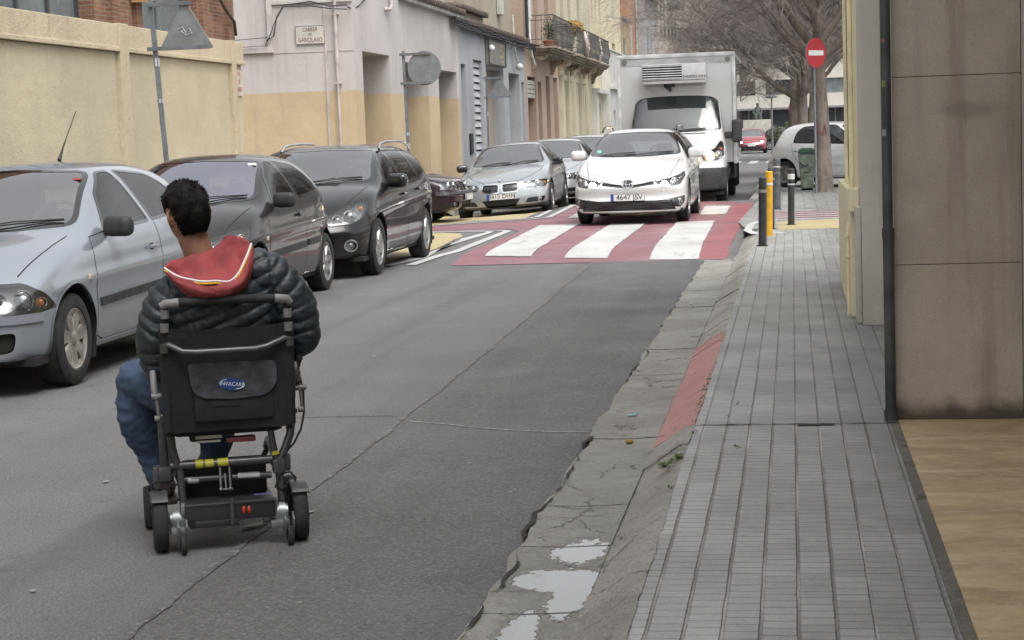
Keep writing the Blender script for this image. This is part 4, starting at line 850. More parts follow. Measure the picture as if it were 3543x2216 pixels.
# --- yellow plastered house with gas pipes beyond it
M_ypl = stucco('cream_plaster', (.80, .74, .52), .2, bmp=.003, grime=.2)
t = thing('cream_corner_house', 'cream yellow plastered corner house behind the granite building', 'building', (1, 15, .12)); bm = bmesh.new(); box_shell(bm, .462, 8, 13.42, 16.4, .1, 6.5); obj('wall', bm, M_ypl, t, world=True)
obj('plinth', MB().bb(.398, .461, 13.42, 16.6, .12, 1.02, bev=.012), M_ypl, t, world=True)
p = MB(); p.tube([(.432, 13.9, 1.0), (.432, 13.9, 6.4)], .019, 10); obj('gas_pipe', p, pmat('cream_pipe', (.80, .73, .49), .55), t, smooth=40, world=True)
obj('gas_pipe', MB().tube([(.436, 15.2, 1.0), (.436, 15.2, 6.4)], .018, 10), pmat('cream_pipe', (.80, .73, .49), .55), t, smooth=40, world=True)
obj('pipe_box', MB().bb(.385, .461, 13.25, 13.41, .88, 1.05, bev=.01), M_ypl, t, world=True)
obj('cable_strip', MB().tube([(.448, 14.6 + .02 * math.sin(i), 1.1 + i * .12) for i in range(44)], .020, 6), pmat('strip_grey', (.12, .12, .12), .8, var=.4, scale=20), t, world=True)
obj('low_pipe', MB().tube([(.388, 13.6, .12), (.388, 13.6, .74), (.40, 13.6, .80)], .012, 8).box((.388, 13.6, .55), (.035, .035, .02)).box((.388, 13.6, .70), (.04, .04, .02)), pmat('cream_pipe', (.80, .73, .49), .55), t, smooth=40, world=True)
tag(obj('meter_cover', MB().bb(.425, .461, 12.95, 13.24, .122, .93, bev=.01), M_side), 'grey stone cover plate at the foot of the rear granite pier', 'panel')
# ================================================================ VEHICLES
M_tyre = pmat('tyre_rubber', (.022, .022, .023), .85, var=.25, scale=12, bmp=.002, bscale=90)
M_blk = pmat('black_plastic', (.028, .028, .03), .6, var=.2, scale=10); M_gblk = pmat('gloss_black', (.012, .012, .014), .12, coat=.6)
M_chr = pmat('chrome', (.72, .72, .73), .12, metal=1., var=.05); M_lin = pmat('car_interior', (.045, .046, .05), .8, var=.2)
M_seat = pmat('seat_cloth', (.13, .14, .15), .9, var=.2, scale=20); M_well = pmat('wheel_well', (.012, .012, .012), .95)
M_rimS = pmat('rim_silver', (.42, .42, .42), .32, metal=.8, var=.2, scale=9); M_rimC = pmat('hubcap_dusty', (.33, .31, .275), .45, metal=.4, var=.25, scale=9)
M_disc = pmat('brake_disc', (.08, .075, .07), .6, metal=.5)
M_lens = glassmat('lamp_cover', (.9, .9, .9), .12); M_bowl = pmat('lamp_bowl', (.30, .31, .32), .2, metal=.85, var=.3, scale=14)
M_bowld = pmat('lamp_bowl_dark', (.05, .05, .055), .3, metal=.5, var=.3, scale=14); M_amber = pmat('amber_lens', (.5, .16, .03), .2, coat=.6)
M_plate = pmat('plate_white', (.62, .62, .60), .4, var=.06); M_pblue = pmat('plate_blue', (.02, .06, .36), .4); M_ptxt = pmat('plate_text', (.02, .02, .02), .5)
M_glass = glassmat('car_glass', (.66, .70, .70), .40); M_glassd = glassmat('car_glass_dark', (.22, .24, .25), .10); M_glassb = glassmat('car_glass_bluish', (.60, .63, .68), .50, col=(.90, .90, 1.))
M_on = emis('lamp_lit', (1., .97, .88), 30.); M_onam = emis('lamp_lit_warm', (1., .62, .22), 16.)

def pip(x, y, poly):
    c = False; n = len(poly); j = n - 1
    for i in range(n):
        xi, yi = poly[i]; xj, yj = poly[j]
        if (yi > y) != (yj > y) and x < (xj - xi) * (y - yi) / (yj - yi) + xi: c = not c
        j = i
    return c
def rpoly(pts, r, n=3):
    out = []; N = len(pts)
    for i in range(N):
        p, a, b = Vector(pts[i]), Vector(pts[i - 1]), Vector(pts[(i + 1) % N]); rr = r[i] if isinstance(r, (list, tuple)) else r
        if rr <= 0: out.append(tuple(p)); continue
        da, db = (a - p), (b - p); k = min(rr, da.length * .45, db.length * .45); s, e = p + da.normalized() * k, p + db.normalized() * k
        for j in range(n + 1): t = j / n; q = s.lerp(p, t).lerp(p.lerp(e, t), t); out.append(tuple(q))
    return out
class View:      # 2-D view used for cutting and projecting; side=+1/-1 mirrors it to the other flank
    def __init__(s, kind, side=1, th=0., test=None):
        s.v = Vector((0, 0, 1)); s.side = side
        if kind == 'side': s.u = Vector((0, 1, 0)); s.d = Vector((-side, 0, 0))
        elif kind == 'top': s.u = Vector((1, 0, 0)); s.v = Vector((0, 1, 0)); s.d = Vector((0, 0, -1))
        elif kind == 'rear': s.u = Vector((side, 0, 0)); s.d = Vector((0, -1, 0))
        else: t = R(th); s.u = Vector((side * math.cos(t), math.sin(t), 0)); s.d = Vector((-side * math.sin(t), math.cos(t), 0))
        s.test = test
    def uv(s, p): return (p.dot(s.u), p.dot(s.v))
class Shell:
    def __init__(s, bm):
        s.bm = bm; base = bm.copy(); bmesh.ops.triangulate(base, faces=base.faces); base.normal_update(); base.faces.ensure_lookup_table()
        s.base = base; s.bvh = BVHTree.FromBMesh(base)
    def normal_at(s, p):
        loc, n, i, d = s.bvh.find_nearest(p)
        f = s.base.faces[i]; vs = [v.co for v in f.verts]
        from mathutils.interpolate import poly_3d_calc
        w = poly_3d_calc(vs, loc); return sum((f.verts[k].normal * w[k] for k in range(len(vs))), Vector()).normalized()
    def hit(s, view, u, v):
        o = view.u * u + view.v * v - view.d * 8
        loc, n, i, d = s.bvh.ray_cast(o, view.d); return (loc, n) if loc else (None, None)
    def cut(s, view, poly, cut_edges=True):
        bm = s.bm; us = [p[0] for p in poly]; vs = [p[1] for p in poly]; m = .002
        def near(f):
            if f.normal.dot(view.d) > -.02: return False
            if view.test and not view.test(f.calc_center_median()): return False
            a = [view.uv(x.co) for x in f.verts]
            return max(q[0] for q in a) > min(us) - m and min(q[0] for q in a) < max(us) + m and max(q[1] for q in a) > min(vs) - m and min(q[1] for q in a) < max(vs) + m
        fs = [f for f in bm.faces if near(f)]
        geom = list({e for f in fs for e in f.edges} | {v for f in fs for v in f.verts}) + fs
        n = len(poly)
        for i in range(n):
            a, b = poly[i], poly[(i + 1) % n]; eu, ev = b[0] - a[0], b[1] - a[1]
            if abs(eu) + abs(ev) < 1e-6: continue
            no = (view.u * ev - view.v * eu).normalized(); co = view.u * a[0] + view.v * a[1]
            # only faces close to this edge segment
            loU, hiU, loV, hiV = min(a[0], b[0]) - .03, max(a[0], b[0]) + .03, min(a[1], b[1]) - .03, max(a[1], b[1]) + .03
            sel, rest = [], []
            for f in (g for g in geom if isinstance(g, bmesh.types.BMFace)):
                q = [view.uv(x.co) for x in f.verts]
                (sel if max(t[0] for t in q) > loU and min(t[0] for t in q) < hiU and max(t[1] for t in q) > loV and min(t[1] for t in q) < hiV else rest).append(f)
            if not sel: continue
            g2 = list({e for f in sel for e in f.edges} | {v for f in sel for v in f.verts}) + sel
            r = bmesh.ops.bisect_plane(bm, geom=g2, plane_co=co, plane_no=no, dist=1e-5)
            geom = rest + [g for g in r['geom'] if isinstance(g, bmesh.types.BMFace)]
        out = []
        for f in geom:
            if isinstance(f, bmesh.types.BMFace) and f.is_valid:
                u, v = view.uv(f.calc_center_median())
                if pip(u, v, poly): out.append(f)
        return out
    def take(s, faces, off=0., keep=False):
        """split faces off into a new bmesh (optionally moved along the surface normal)"""
        nb = bmesh.new(); mp = {}
        for f in faces:
            vs = []
            for v in f.verts:
                if v not in mp: mp[v] = nb.verts.new(v.co)
                vs.append(mp[v])
            try: nb.faces.new(vs)
            except ValueError: pass
        if not keep: bmesh.ops.delete(s.bm, geom=faces, context='FACES')
        ns = {v: s.normal_at(v.co) for v in nb.verts}
        if off:
            for v in nb.verts: v.co += ns[v] * off
        return nb
    def put(s, name, nb, mat, parent, off=0.):
        nb.verts.ensure_lookup_table(); nb.normal_update()
        nor = [s.normal_at(v.co) for v in nb.verts]
        me = bpy.data.meshes.new(name); nb.to_mesh(me); nb.free()
        me.polygons.foreach_set('use_smooth', [True] * len(me.polygons)); me.normals_split_custom_set_from_vertices(nor)
        return obj(name, me, mat, parent)
    def ribbon(s, mb, view, pts, w, off=.002, closed=False, step=.03):
        P = list(pts) + ([pts[0]] if closed else []); dens = []
        for a, b in zip(P, P[1:]):
            n = max(1, int(math.dist(a, b) / step))
            for i in range(n): dens.append((lerp(a[0], b[0], i / n), lerp(a[1], b[1], i / n)))
        if not closed: dens.append(P[-1])
        H = []
        for u, v in dens:
            l, n = s.hit(view, u, v)
            if l is not None: H.append((l, s.normal_at(l)))
        N = len(H)
        if N < 2: return
        prev = None; first = None
        for i, (l, n) in enumerate(H):
            a = H[(i - 1) % N if closed else max(0, i - 1)][0]; b = H[(i + 1) % N if closed else min(N - 1, i + 1)][0]
            t = (b - a).normalized() if (b - a).length > 1e-7 else Vector((0, 0, 1)); sd = n.cross(t).normalized() * w / 2
            cur = (mb.bm.verts.new(l + sd + n * off), mb.bm.verts.new(l - sd + n * off))
            if prev:
                if (H[i][0] - H[i - 1][0]).length < .25: mb.bm.faces.new((prev[0], prev[1], cur[1], cur[0]))
            else: first = cur
            prev = cur
        if closed: mb.bm.faces.new((prev[0], prev[1], first[1], first[0]))
def deform_nose(S, p):
    x, y, z = p; L = S['L']; hw = S['W'] / 2
    k = S.get('sweep', .26); fl = S.get('fl', .95)
    f = max(0, 1 - y / fl) ** 1.6
    y += (k * (min(1.1, abs(x) / hw)) ** S.get('sp', 3.) + (sinterp(S['nose'], z) if 'nose' in S else 0)) * f
    k = S.get('rsweep', .2); r = L - p[1]; f = max(0, 1 - r / .8) ** 1.6
    y -= (k * (min(1.1, abs(x) / hw)) ** 3 + (sinterp(S['tail'], z) if 'tail' in S else 0)) * f
    return Vector((x, y, z))
def car_shell(S, lvl=2):
    L, hw0, H = S['L'], S['W'] / 2, S['H']; rw = S['rw']; rings = []
    for y in S['st']:
        hw = hw0 * sinterp(S['plan'], y); T = sinterp(S['top'], y); B = min(sinterp(S['belt'], y), T - .015); zf = sinterp(S['floor'], y); c = T - B
        h = B - zf; t = sst((c - .09) / .28); sill = S.get('tuck', .03); up = S.get('shoulder', .05)
        bulge = S.get('bulge', .55)
        P = [(0, zf), (.55 * hw, zf), (.88 * hw, zf), (.985 * hw - sill, zf + .03), (.992 * hw, zf + .22 * h), (hw, zf + bulge * h), (.992 * hw, zf + .80 * h), (hw - up * .55, zf + .955 * h)]
        bx = hw - up
        hood = [(bx * .965, B + .30 * c), (bx * .82, B + .62 * c), (bx * .45, B + .93 * c), (0, T)]
        tr = sinterp(S['roofx'], y) if 'roofx' in S else rw
        fr = min(1, max(0, c / (H - sinterp(S['belt'], y) + 1e-6)))
        tx = lerp(bx - .03, tr, fr ** .9)
        cab = [(lerp(bx - .005, tx, .5), B + .52 * (c - .05)), (tx, B + c - .055 - .02 * fr), (tx * .72, T - .014), (0, T)]
        for a, b in zip(hood, cab): P.append((lerp(a[0], b[0], t), lerp(a[1], b[1], t)))
        rings.append((y, P))
    bm = bmesh.new(); R_ = []
    for y, P in rings:
        rr = [bm.verts.new((x, y, z)) for x, z in P]; ll = [rr[0]] + [bm.verts.new((-x, y, z)) for x, z in P[1:-1]] + [rr[-1]]; R_.append((rr, ll))
    n = len(rings[0][1])
    for (r0, l0), (r1, l1) in zip(R_, R_[1:]):
        for j in range(n - 1):
            bm.faces.new((r0[j], r0[j + 1], r1[j + 1], r1[j])); bm.faces.new((l0[j + 1], l0[j], l1[j], l1[j + 1]))
    for (r, l), inv in ((R_[0], 0), (R_[-1], 1)):
        # cap with a centre column so that it stays smooth
        cen = [r[0]] + [bm.verts.new((0, r[1].co.y, r[j].co.z)) for j in range(2, n - 1)] + [r[-1]]
        # rows: r[1]..r[n-2] matched to centres
        rows = [(r[j], l[j], cen[j - 1]) for j in range(2, n - 1)]
        def q(*v):
            try: bm.faces.new(v if not inv else v[::-1])
            except ValueError: pass
        q(r[0], r[1], r[2], rows[0][2]); q(r[0], rows[0][2], l[2], l[1])
        for a, b in zip(rows, rows[1:]): q(a[2], a[0], b[0], b[2]); q(a[1], a[2], b[2], b[1])
        q(rows[-1][2], rows[-1][0], r[-1]); q(rows[-1][1], rows[-1][2], r[-1])
    bmesh.ops.recalc_face_normals(bm, faces=bm.faces)
    me = bpy.data.meshes.new('tmp'); bm.to_mesh(me); bm.free(); o = bpy.data.objects.new('tmp', me); COL.objects.link(o)
    m = o.modifiers.new('s', 'SUBSURF'); m.levels = lvl; m.render_levels = lvl
    dg = bpy.context.evaluated_depsgraph_get(); me2 = bpy.data.meshes.new_from_object(o.evaluated_get(dg))
    out = bmesh.new(); out.from_mesh(me2); bpy.data.objects.remove(o); bpy.data.meshes.remove(me); bpy.data.meshes.remove(me2)
    for v in out.verts: v.co = deform_nose(S, v.co)
    # soft crease line along the flank
    for v in out.verts:
        x, y, z = v.co
        if abs(x) > .6 * hw0 and 'crease' in S:
            cz = sinterp(S['crease'], y); d = z - cz; v.co.x += math.copysign(S.get('creased', .012), x) * math.exp(-(d / .045) ** 2) * (1 if .5 < y < L - .3 else .4)
    bmesh.ops.recalc_face_normals(out, faces=out.faces); out.normal_update()
    return Shell(out)
WHEELS = {}
def wheel(parent, x, y, r, w, style, side, z=None, turn=0.):
    key = (r, w, style)
    if key not in WHEELS:
        rr = r * (.66 if style not in ('van',) else .58); h = w / 2; A = Matrix.Rotation(R(90), 4, 'Y')   # local z -> +x (outer side)
        t = MB(); t.lathe([(rr * .96, -h * .8), (rr * 1.04, -h * .98), (r * .86, -h), (r * .97, -h * .82), (r, -h * .45), (r * 1.002, 0), (r, h * .45), (r * .97, h * .82), (r * .86, h), (rr * 1.04, h * .98), (rr * .96, h * .8)], A, 48)
        for k in (-.35, 0, .35): pass
        ri = MB(); ri.lathe([(rr * .90, -h * .7), (rr * .93, h * .55), (rr * .99, h * .82), (rr * 1.01, h * .90), (rr * .97, h * .93), (rr * .92, h * .84), (rr * .90, h * .5)], A, 48)
        ns, ww, tap = {'spoke5': (5, .085, .7), 'spoke7': (7, .05, .8), 'spoke10': (10, .032, .8), 'cap': (7, .062, 1.75), 'van': (6, .06, .9), 'split': (5, .06, .9)}[style]
        for k in range(ns):
            a = math.tau * k / ns
            for da in ((0,) if style != 'split' else (-.13, .13)):
                M = A @ Matrix.Rotation(a + da, 4, 'Z')
                p = [(rr * .18, -ww * .7), (rr * .95, -ww * tap * .6), (rr * .95, ww * tap * .6), (rr * .18, ww * .7)]
                b = [ri.bm.verts.new(M @ Vector((px, py, h * (.62 if px < rr * .5 else .80) - .02))) for px, py in p]; c = [ri.bm.verts.new(M @ Vector((px, py * .72, h * (.78 if px < rr * .5 else .84)))) for px, py in p]
                for i in range(4): ri.bm.faces.new((b[i], b[(i + 1) % 4], c[(i + 1) % 4], c[i]))
                ri.bm.faces.new(c)
        if style == 'cap': ri.lathe([(rr * .80, h * .74), (rr * .88, h * .86), (rr * .96, h * .88)], A, 48); ri.lathe([(0, h * .80), (rr * .42, h * .78), (rr * .48, h * .70)], A, 32)
        ri.lathe([(0, h * .86), (rr * .17, h * .86), (rr * .22, h * .80), (rr * .24, h * .5)], A, 24)
        if style in ('spoke5', 'split', 'spoke7', 'spoke10'):
            for k in range(5): a = math.tau * (k + .5) / 5; ri.cyl(A @ Vector((rr * .16 * math.cos(a) * 1.6, rr * .16 * math.sin(a) * 1.6, h * .7)), A @ Vector((rr * .26 * math.cos(a), rr * .26 * math.sin(a), h * .79)), .010, n=6)
        d = MB(); d.lathe([(0, h * .12), (rr * .72, h * .12), (rr * .72, -h * .1)], A, 32); d.lathe([(rr * .86, -h * .6), (rr * .86, h * .02), (0, h * .02)], A, 32); d.lathe([(0, h * .5), (rr * .2, h * .5), (rr * .24, h * .1)], A, 20)
        ms = []
        for nm, m_, mt_ in (('wheel', d, M_disc), ('tyre', t, M_tyre), ('rim', ri, M_rimC if style == 'cap' else M_rimS)):
            fix(m_); me = bpy.data.meshes.new(nm); m_.bm.to_mesh(me); m_.bm.free(); me.polygons.foreach_set('use_smooth', [True] * len(me.polygons)); me.set_sharp_from_angle(angle=R(35)); me.materials.append(mt_); ms.append(me)
        WHEELS[key] = ms
    ms = WHEELS[key]; o = bpy.data.objects.new('wheel', ms[0]); COL.objects.link(o); o.parent = parent; o.location = (x, y, z if z is not None else r)
    o.rotation_euler = (0, 0, (0 if side > 0 else math.pi) + R(turn))
    for nm, me in zip(('tyre', 'rim'), ms[1:]): c = bpy.data.objects.new(nm, me); COL.objects.link(c); c.parent = o
    return o
def plate(parent, text, c, n=(0, -1, 0), w=.52, up=(0, 0, 1), txt=True):
    n = Vector(n).normalized(); up = Vector(up); x = up.cross(n).normalized() if 0 else (-(n.cross(up))).normalized(); x = up.cross(n).normalized()
    M = frame(Vector(c), x, n.cross(x)); b = MB(); b.box((0, 0, .006), (w, .112, .012), bev=.004, mx=M); o = obj('licence_plate', b, M_plate, parent)
    obj('plate_band', MB().box((-w / 2 + .026, 0, .0135), (.044, .104, .002), mx=M), M_pblue, o)
    b = MB()
    for q in ((0, .053, w - .006, .004), (0, -.053, w - .006, .004), (-w / 2 + .004, 0, .004, .1), (w / 2 - .004, 0, .004, .1)): b.box((q[0], q[1], .0138), (q[2], q[3], .002), mx=M)
    obj('plate_border', b, M_ptxt, o)
    if text: obj('plate_text', text_mesh(text, .112, M @ Matrix.Translation((.026, 0, .0135)), .001, sx=1.0), M_ptxt, o)
    return o
def seats(parent, y, w, zb, H, rear=True, sx=.36, driver=False):
    for s in (-1, 1):
        b = MB(); b.box((s * sx, y, zb + .10), (.50, .52, .16), bev=.05); b.box((s * sx, y + .30, zb + .42), (.48, .15, .62), Matrix.Rotation(R(-14), 3, 'X'), bev=.06)
        o = obj('seat', b, M_seat, parent, smooth=50)
        obj('headrest', MB().box((s * sx, y + .39, zb + .82), (.27, .11, .19), Matrix.Rotation(R(-10), 3, 'X'), bev=.045, seg=3).cyl((s * sx, y + .36, zb + .6), (s * sx, y + .385, zb + .76), .03, n=8), M_seat, o, smooth=50)
    if rear:
        b = MB(); b.box((0, y + 1.05, zb + .40), (1.25, .16, .60), Matrix.Rotation(R(-14), 3, 'X'), bev=.06)
        for s in (-.38, .38): b.box((s, y + 1.16, zb + .74), (.26, .10, .15), bev=.04)
        obj('rear_seat', b, M_seat, parent, smooth=50)
def steering(parent, x, y, z):
    A = Matrix.Translation((x, y, z)) @ Matrix.Rotation(R(65), 4, 'X'); b = MB(); b.tube([A @ Vector((.185 * math.cos(a * math.tau / 24), .185 * math.sin(a * math.tau / 24), 0)) for a in range(24)], .016, 8, closed=True)
    b.box((0, 0, 0), (.34, .05, .03), bev=.01, mx=A); b.cyl(A @ Vector((0, 0, .04)), A @ Vector((0, 0, -.05)), .06, n=12); obj('steering_wheel', b, M_lin, parent, smooth=50)
def mirror(parent, p, side, mat, s=1., foot=.07):
    b = MB(); r = Matrix.Rotation(side * R(-12), 3, 'Z'); b.box((p[0] + side * .13 * s, p[1], p[2]), (.235 * s, .13 * s, .155 * s), r, bev=.068 * s, seg=5); o = obj('side_mirror', b, mat, parent, smooth=60)
    obj('mirror_glass', MB().box((p[0] + side * .135 * s, p[1] + .065 * s, p[2]), (.18 * s, .006, .11 * s), r, bev=.002), M_chr, o)
    obj('mirror_foot', MB().box((p[0] - side * .01, p[1] + .01, p[2] - .045 * s), (.12 * s, .05, .035), bev=.012), M_blk, o, smooth=50)
    return o
def handle(parent, sh, y, z, side, mat, chrome=False):
    l, n = sh.hit(View('side', side), y, z)
    if l is None: return
    b = MB(); b.box(l + n * .026, (.018, .19, .026), bev=.008); b.box(l + n * .012 + Vector((0, -.07, 0)), (.03, .02, .02)); b.box(l + n * .012 + Vector((0, .07, 0)), (.03, .02, .02))
    o = obj('door_handle', b, mat, parent, smooth=50)
    q = MB(); q.sph(l + n * .001, .05, (.12, 1, .55), 12); obj('handle_cup', q, M_blk, o, smooth=50)
def build_car(S, name, label, loc, rotz=0., lvl=2, tilt=0.):
    t = thing(name, label, 'car', loc, rotz, S.get('group')); t.rotation_euler.y = tilt
    sh = car_shell(S, lvl); pm = S['paint']; L, hw = S['L'], S['W'] / 2; far = S.get('far', False)
    # wheel arches
    r = S['wr']; ar = r + S.get('gap', .045)
    for wy in S['wh']:
        for s in (-1, 1):
            v = View('side', s, test=lambda p: abs(p.x) > .5 * hw)
            poly = [(wy + ar * math.cos(a * math.tau / 28), r + .01 + ar * math.sin(a * math.tau / 28) * 1.0) for a in range(28)]
            fs = sh.cut(v, poly); bmesh.ops.delete(sh.bm, geom=fs, context='FACES')
            l, n = sh.hit(v, wy, r + ar * .9); lx = abs(l.x) if l else hw * .95
            w = MB(); A = Matrix.Translation((s * (lx - .30), wy, r + .01)) @ Matrix.Rotation(R(90), 4, 'Y')
            if s < 0: A = Matrix.Translation((-(lx - .30), wy, r + .01)) @ Matrix.Rotation(R(-90), 4, 'Y')
            # angular span kept above the sill
            w.lathe([(0, 0), (ar * 1.02, 0), (ar * 1.02, .20), (ar * 1.005, .285)], A, 40, R(62) if s > 0 else R(-118), R(298) if s > 0 else R(118)); obj('wheel_arch', w, M_well, t)
            lip = MB(); lp = [(wy + (ar + .008) * math.cos(R(a)), r + .01 + (ar + .008) * math.sin(R(a))) for a in range(-22, 203, 5)]; sh.ribbon(lip, v, lp, .022, .004, step=.1); obj('arch_lip', lip, S.get('lip', pm), t, smooth=True)
    # glazing
    def window(nm, view, poly, gm, trim=.024, both=False):
        fs = sh.cut(view, poly)
        if not fs: return None
        o = sh.put(nm, sh.take(fs), gm, t)
        rb = MB(); sh.ribbon(rb, view, poly, trim, .0025, closed=True, step=.05); obj('window_seal', rb, M_gblk, o, smooth=True); return o
    gm = S.get('glass', M_glass)
    fr = View('front', 1, 0, test=lambda p: S['ws'][0] - .35 < p.y < S['ws'][1] + .2 and p.z > S['wsz'][0] - .05)
    bxw, txw = S['wsw']; z0, z1 = S['wsz']
    window('windscreen', fr, rpoly([(-bxw, z0 + .01), (-bxw * .5, z0 - .012), (0, z0 - .02), (bxw * .5, z0 - .012), (bxw, z0 + .01), (txw, z1 - .01), (0, z1 + .008), (-txw, z1 - .01)], [.06, 0, 0, 0, .06, .07, 0, .07]), gm, .04)
    for s in (-1, 1):
        v = View('side', s, test=lambda p: abs(p.x) > .38 * hw and p.z > .7)
        for poly, rr in S['win']: window('side_window', v, rpoly(poly, rr), S.get('sglass', M_glassd))
    if S.get('rw_z'):
        a, b, c, d = S['rw_z']; window('rear_window', View('rear', 1, test=lambda p: p.y > L * .62), rpoly([(-a, c), (a, c), (b, d), (-b, d)], .06), S.get('sglass', M_glassd))
    # everything cut from the front or flanks as its own part
    for it in S.get('cuts', []):
        nm, kind, th, poly, mat, off = it[:6]; opt = it[6] if len(it) > 6 else {}
        for s in ((1, -1) if kind in ('side', 'corner') else (1,)):
            v = View('side', s, test=opt.get('test')) if kind == 'side' else View('rear', s) if kind == 'rear' else View('front', s, th, test=opt.get('test', (lambda p, s=s: p.x * s > 0) if kind == 'corner' else None))
            fs = sh.cut(v, poly)
            if not fs: continue
            par = t; nb = sh.take(fs, off); o = sh.put(nm, nb, mat, par)
            if opt.get('depth'):     # lamp: cover stays flush, bowl lies behind it
                b2 = bmesh.new(); b2.from_mesh(o.data)
                for vv in b2.verts: vv.co -= sh.normal_at(vv.co) * opt['depth'] * .5 + Vector((0, -opt['depth'] * .5, 0))
                obj('reflector', b2, opt.get('bowl', M_bowl), o, smooth=True)
            for bl in opt.get('bulbs', []):
                u_, v_, rad, mt_ = bl[:4]; l, n = sh.hit(v, u_, v_)
                if l is not None:
                    q = MB(); q.sph(l - n * .03, rad, (1, .6, 1), 16); obj('bulb', q, mt_, o, smooth=50)
                    if len(bl) > 4 and bl[4]: q = MB(); q.tube([l - n * .016 + (v.u * math.cos(a * math.tau / 20) + v.v * math.sin(a * math.tau / 20)) * rad * 1.12 for a in range(20)], rad * .14, 6, closed=True); obj('bulb_ring', q, M_chr, o, smooth=50)
            if opt.get('rim'):
                rb = MB(); sh.ribbon(rb, v, poly, opt['rim'], .0035, closed=True, step=.04); obj(nm + '_surround', rb, opt.get('rimm', M_blk), o, smooth=True)
            if opt.get('slats'):
                n = opt['slats']; vs = [p[1] for p in poly]; us = [p[0] for p in poly]; mb = MB()
                for i in range(n):
                    vv = lerp(min(vs), max(vs), (i + .5) / n); xs_ = []
                    for a, b in zip(poly, poly[1:] + poly[:1]):
                        if (a[1] - vv) * (b[1] - vv) < 0: xs_.append(lerp(a[0], b[0], (vv - a[1]) / (b[1] - a[1])))
                    if len(xs_) >= 2: sh.ribbon(mb, v, [(min(xs_) + .01, vv), (max(xs_) - .01, vv)], opt.get('sw', .012), -.006, step=.04)
                obj(nm + '_slats', mb, opt.get('slatm', M_blk), o, smooth=True)
            if opt.get('vslats'):
                n = opt['vslats']; us = [p[0] for p in poly]; mb = MB()
                for i in range(n):
                    uu = lerp(min(us), max(us), (i + .5) / n); ys_ = []
                    for a, b in zip(poly, poly[1:] + poly[:1]):
                        if (a[0] - uu) * (b[0] - uu) < 0: ys_.append(lerp(a[1], b[1], (uu - a[0]) / (b[0] - a[0])))
                    if len(ys_) >= 2: sh.ribbon(mb, v, [(uu, min(ys_) + .008), (uu, max(ys_) - .008)], .008, -.004, step=.04)
                obj(nm + '_slats', mb, opt.get('slatm', M_blk), o, smooth=True)
    # shut lines
    mb = MB()
    for kind, pts in S.get('seams', []):
        if kind == 'side':
            for s in (-1, 1): sh.ribbon(mb, View('side', s, test=None), pts, .008, .0012, step=.04)
        elif kind == 'front': 
            for s in (-1, 1): sh.ribbon(mb, View('front', s), pts, .008, .0012, step=.04)
        elif kind == 'top':
            for s in (-1, 1): sh.ribbon(mb, View('top'), [(s * a, b) for a, b in pts], .009, .0012, step=.04)
    obj('shut_lines', mb, M_well, t)
    for nm, kind, pts, w, off, mat in S.get('strips', []):
        for s in ((-1, 1) if kind in ('side', 'frontm') else (1,)):
            b = MB(); sh.ribbon(b, View('side', s) if kind == 'side' else View('front', s), pts, w, off, step=.03)
            if len(b.bm.faces):
                r_ = bmesh.ops.extrude_face_region(b.bm, geom=b.bm.faces[:])   # give the strip thickness
                for v_ in [g for g in r_['geom'] if isinstance(g, bmesh.types.BMVert)]: v_.co -= sh.normal_at(v_.co) * (off + .004)
                bmesh.ops.recalc_face_normals(b.bm, faces=b.bm.faces)
            obj(nm, b, mat, t, smooth=40)
    for y, z in S.get('handles', []):
        for s in (-1, 1): handle(t, sh, y, z, s, S.get('hmat', pm))
    for y, z in S.get('repeaters', []):
        for s in (-1, 1):
            l, n = sh.hit(View('side', s), y, z)
            if l is not None: obj('side_repeater', MB().box(l + n * .004, (.014, .055, .035), bev=.006), pmat('repeater', (.62, .5, .38), .25), t, smooth=50)
    # floor pan and cabin
    cy0, cy1 = S['ws'][0] - .25, S['ws'][1] + 2.0
    f = MB(); f.bb(-hw * .84, hw * .84, S['wh'][0] + .4, S['wh'][1] - .1, S['wr'] + .02, S['wr'] + .05); f.bb(-hw * .74, hw * .74, S['ws'][0] + .06, S['ws'][0] + .45, S['wsz'][0] - .28, S['wsz'][0] - .06, bev=.05); obj('dashboard', f, M_lin, t, smooth=50)
    f = MB(); f.bb(-hw * .92, hw * .92, .25, L - .25, .19, .24); obj('underbody', f, M_well, t)
    if not far: seats(t, S['ws'][0] + .95, S['W'], S['wr'] - .02, S['H'], sx=.36 * S['W'] / 1.7); steering(t, .36, S['ws'][0] + .62, S['wsz'][0] - .02)
    if not far: obj('interior_mirror', MB().box((0, S['ws'][1] + .02, S['wsz'][1] - .10), (.24, .04, .07), bev=.02), M_lin, t, smooth=50)
    mc = S.get('mirror', M_blk); mx_, my_, mz_ = S['mir']
    for s in (() if S.get('ms', 1.) < .1 else (-1, 1)): mirror(t, (s * mx_, my_, mz_), s, mc, S.get('ms', 1.))
    # wipers
    if not far:
        for s, (a, b) in zip((1, -1), S.get('wipers', (((-.55, .0), (.02, .03)), ((.02, 0), (.60, .03))))):
            wp = MB(); p0 = sh.hit(fr, a[0], z0 + a[1] - .012); p1 = sh.hit(fr, (a[0] + b[0]) / 2, z0 + .016); p2 = sh.hit(fr, b[0], z0 + b[1])
            if p0[0] is not None and p2[0] is not None and p1[0] is not None:
                wp.tube([p0[0] + p0[1] * .02, p1[0] + p1[1] * .03, p2[0] + p2[1] * .02], .0055, 6); wp.tube([p0[0] + p0[1] * .012, p1[0] + p1[1] * .012, p2[0] + p2[1] * .012], .005, 6); obj('wiper', wp, M_blk, t, smooth=50)
    for s in (-1, 1):
        for wy in S['wh']: wheel(t, s * (hw - S['ww'] / 2 - .015), wy, r, S['ww'], S['rim'], s)
    if 'plate' in S: plate(t, *S['plate'])
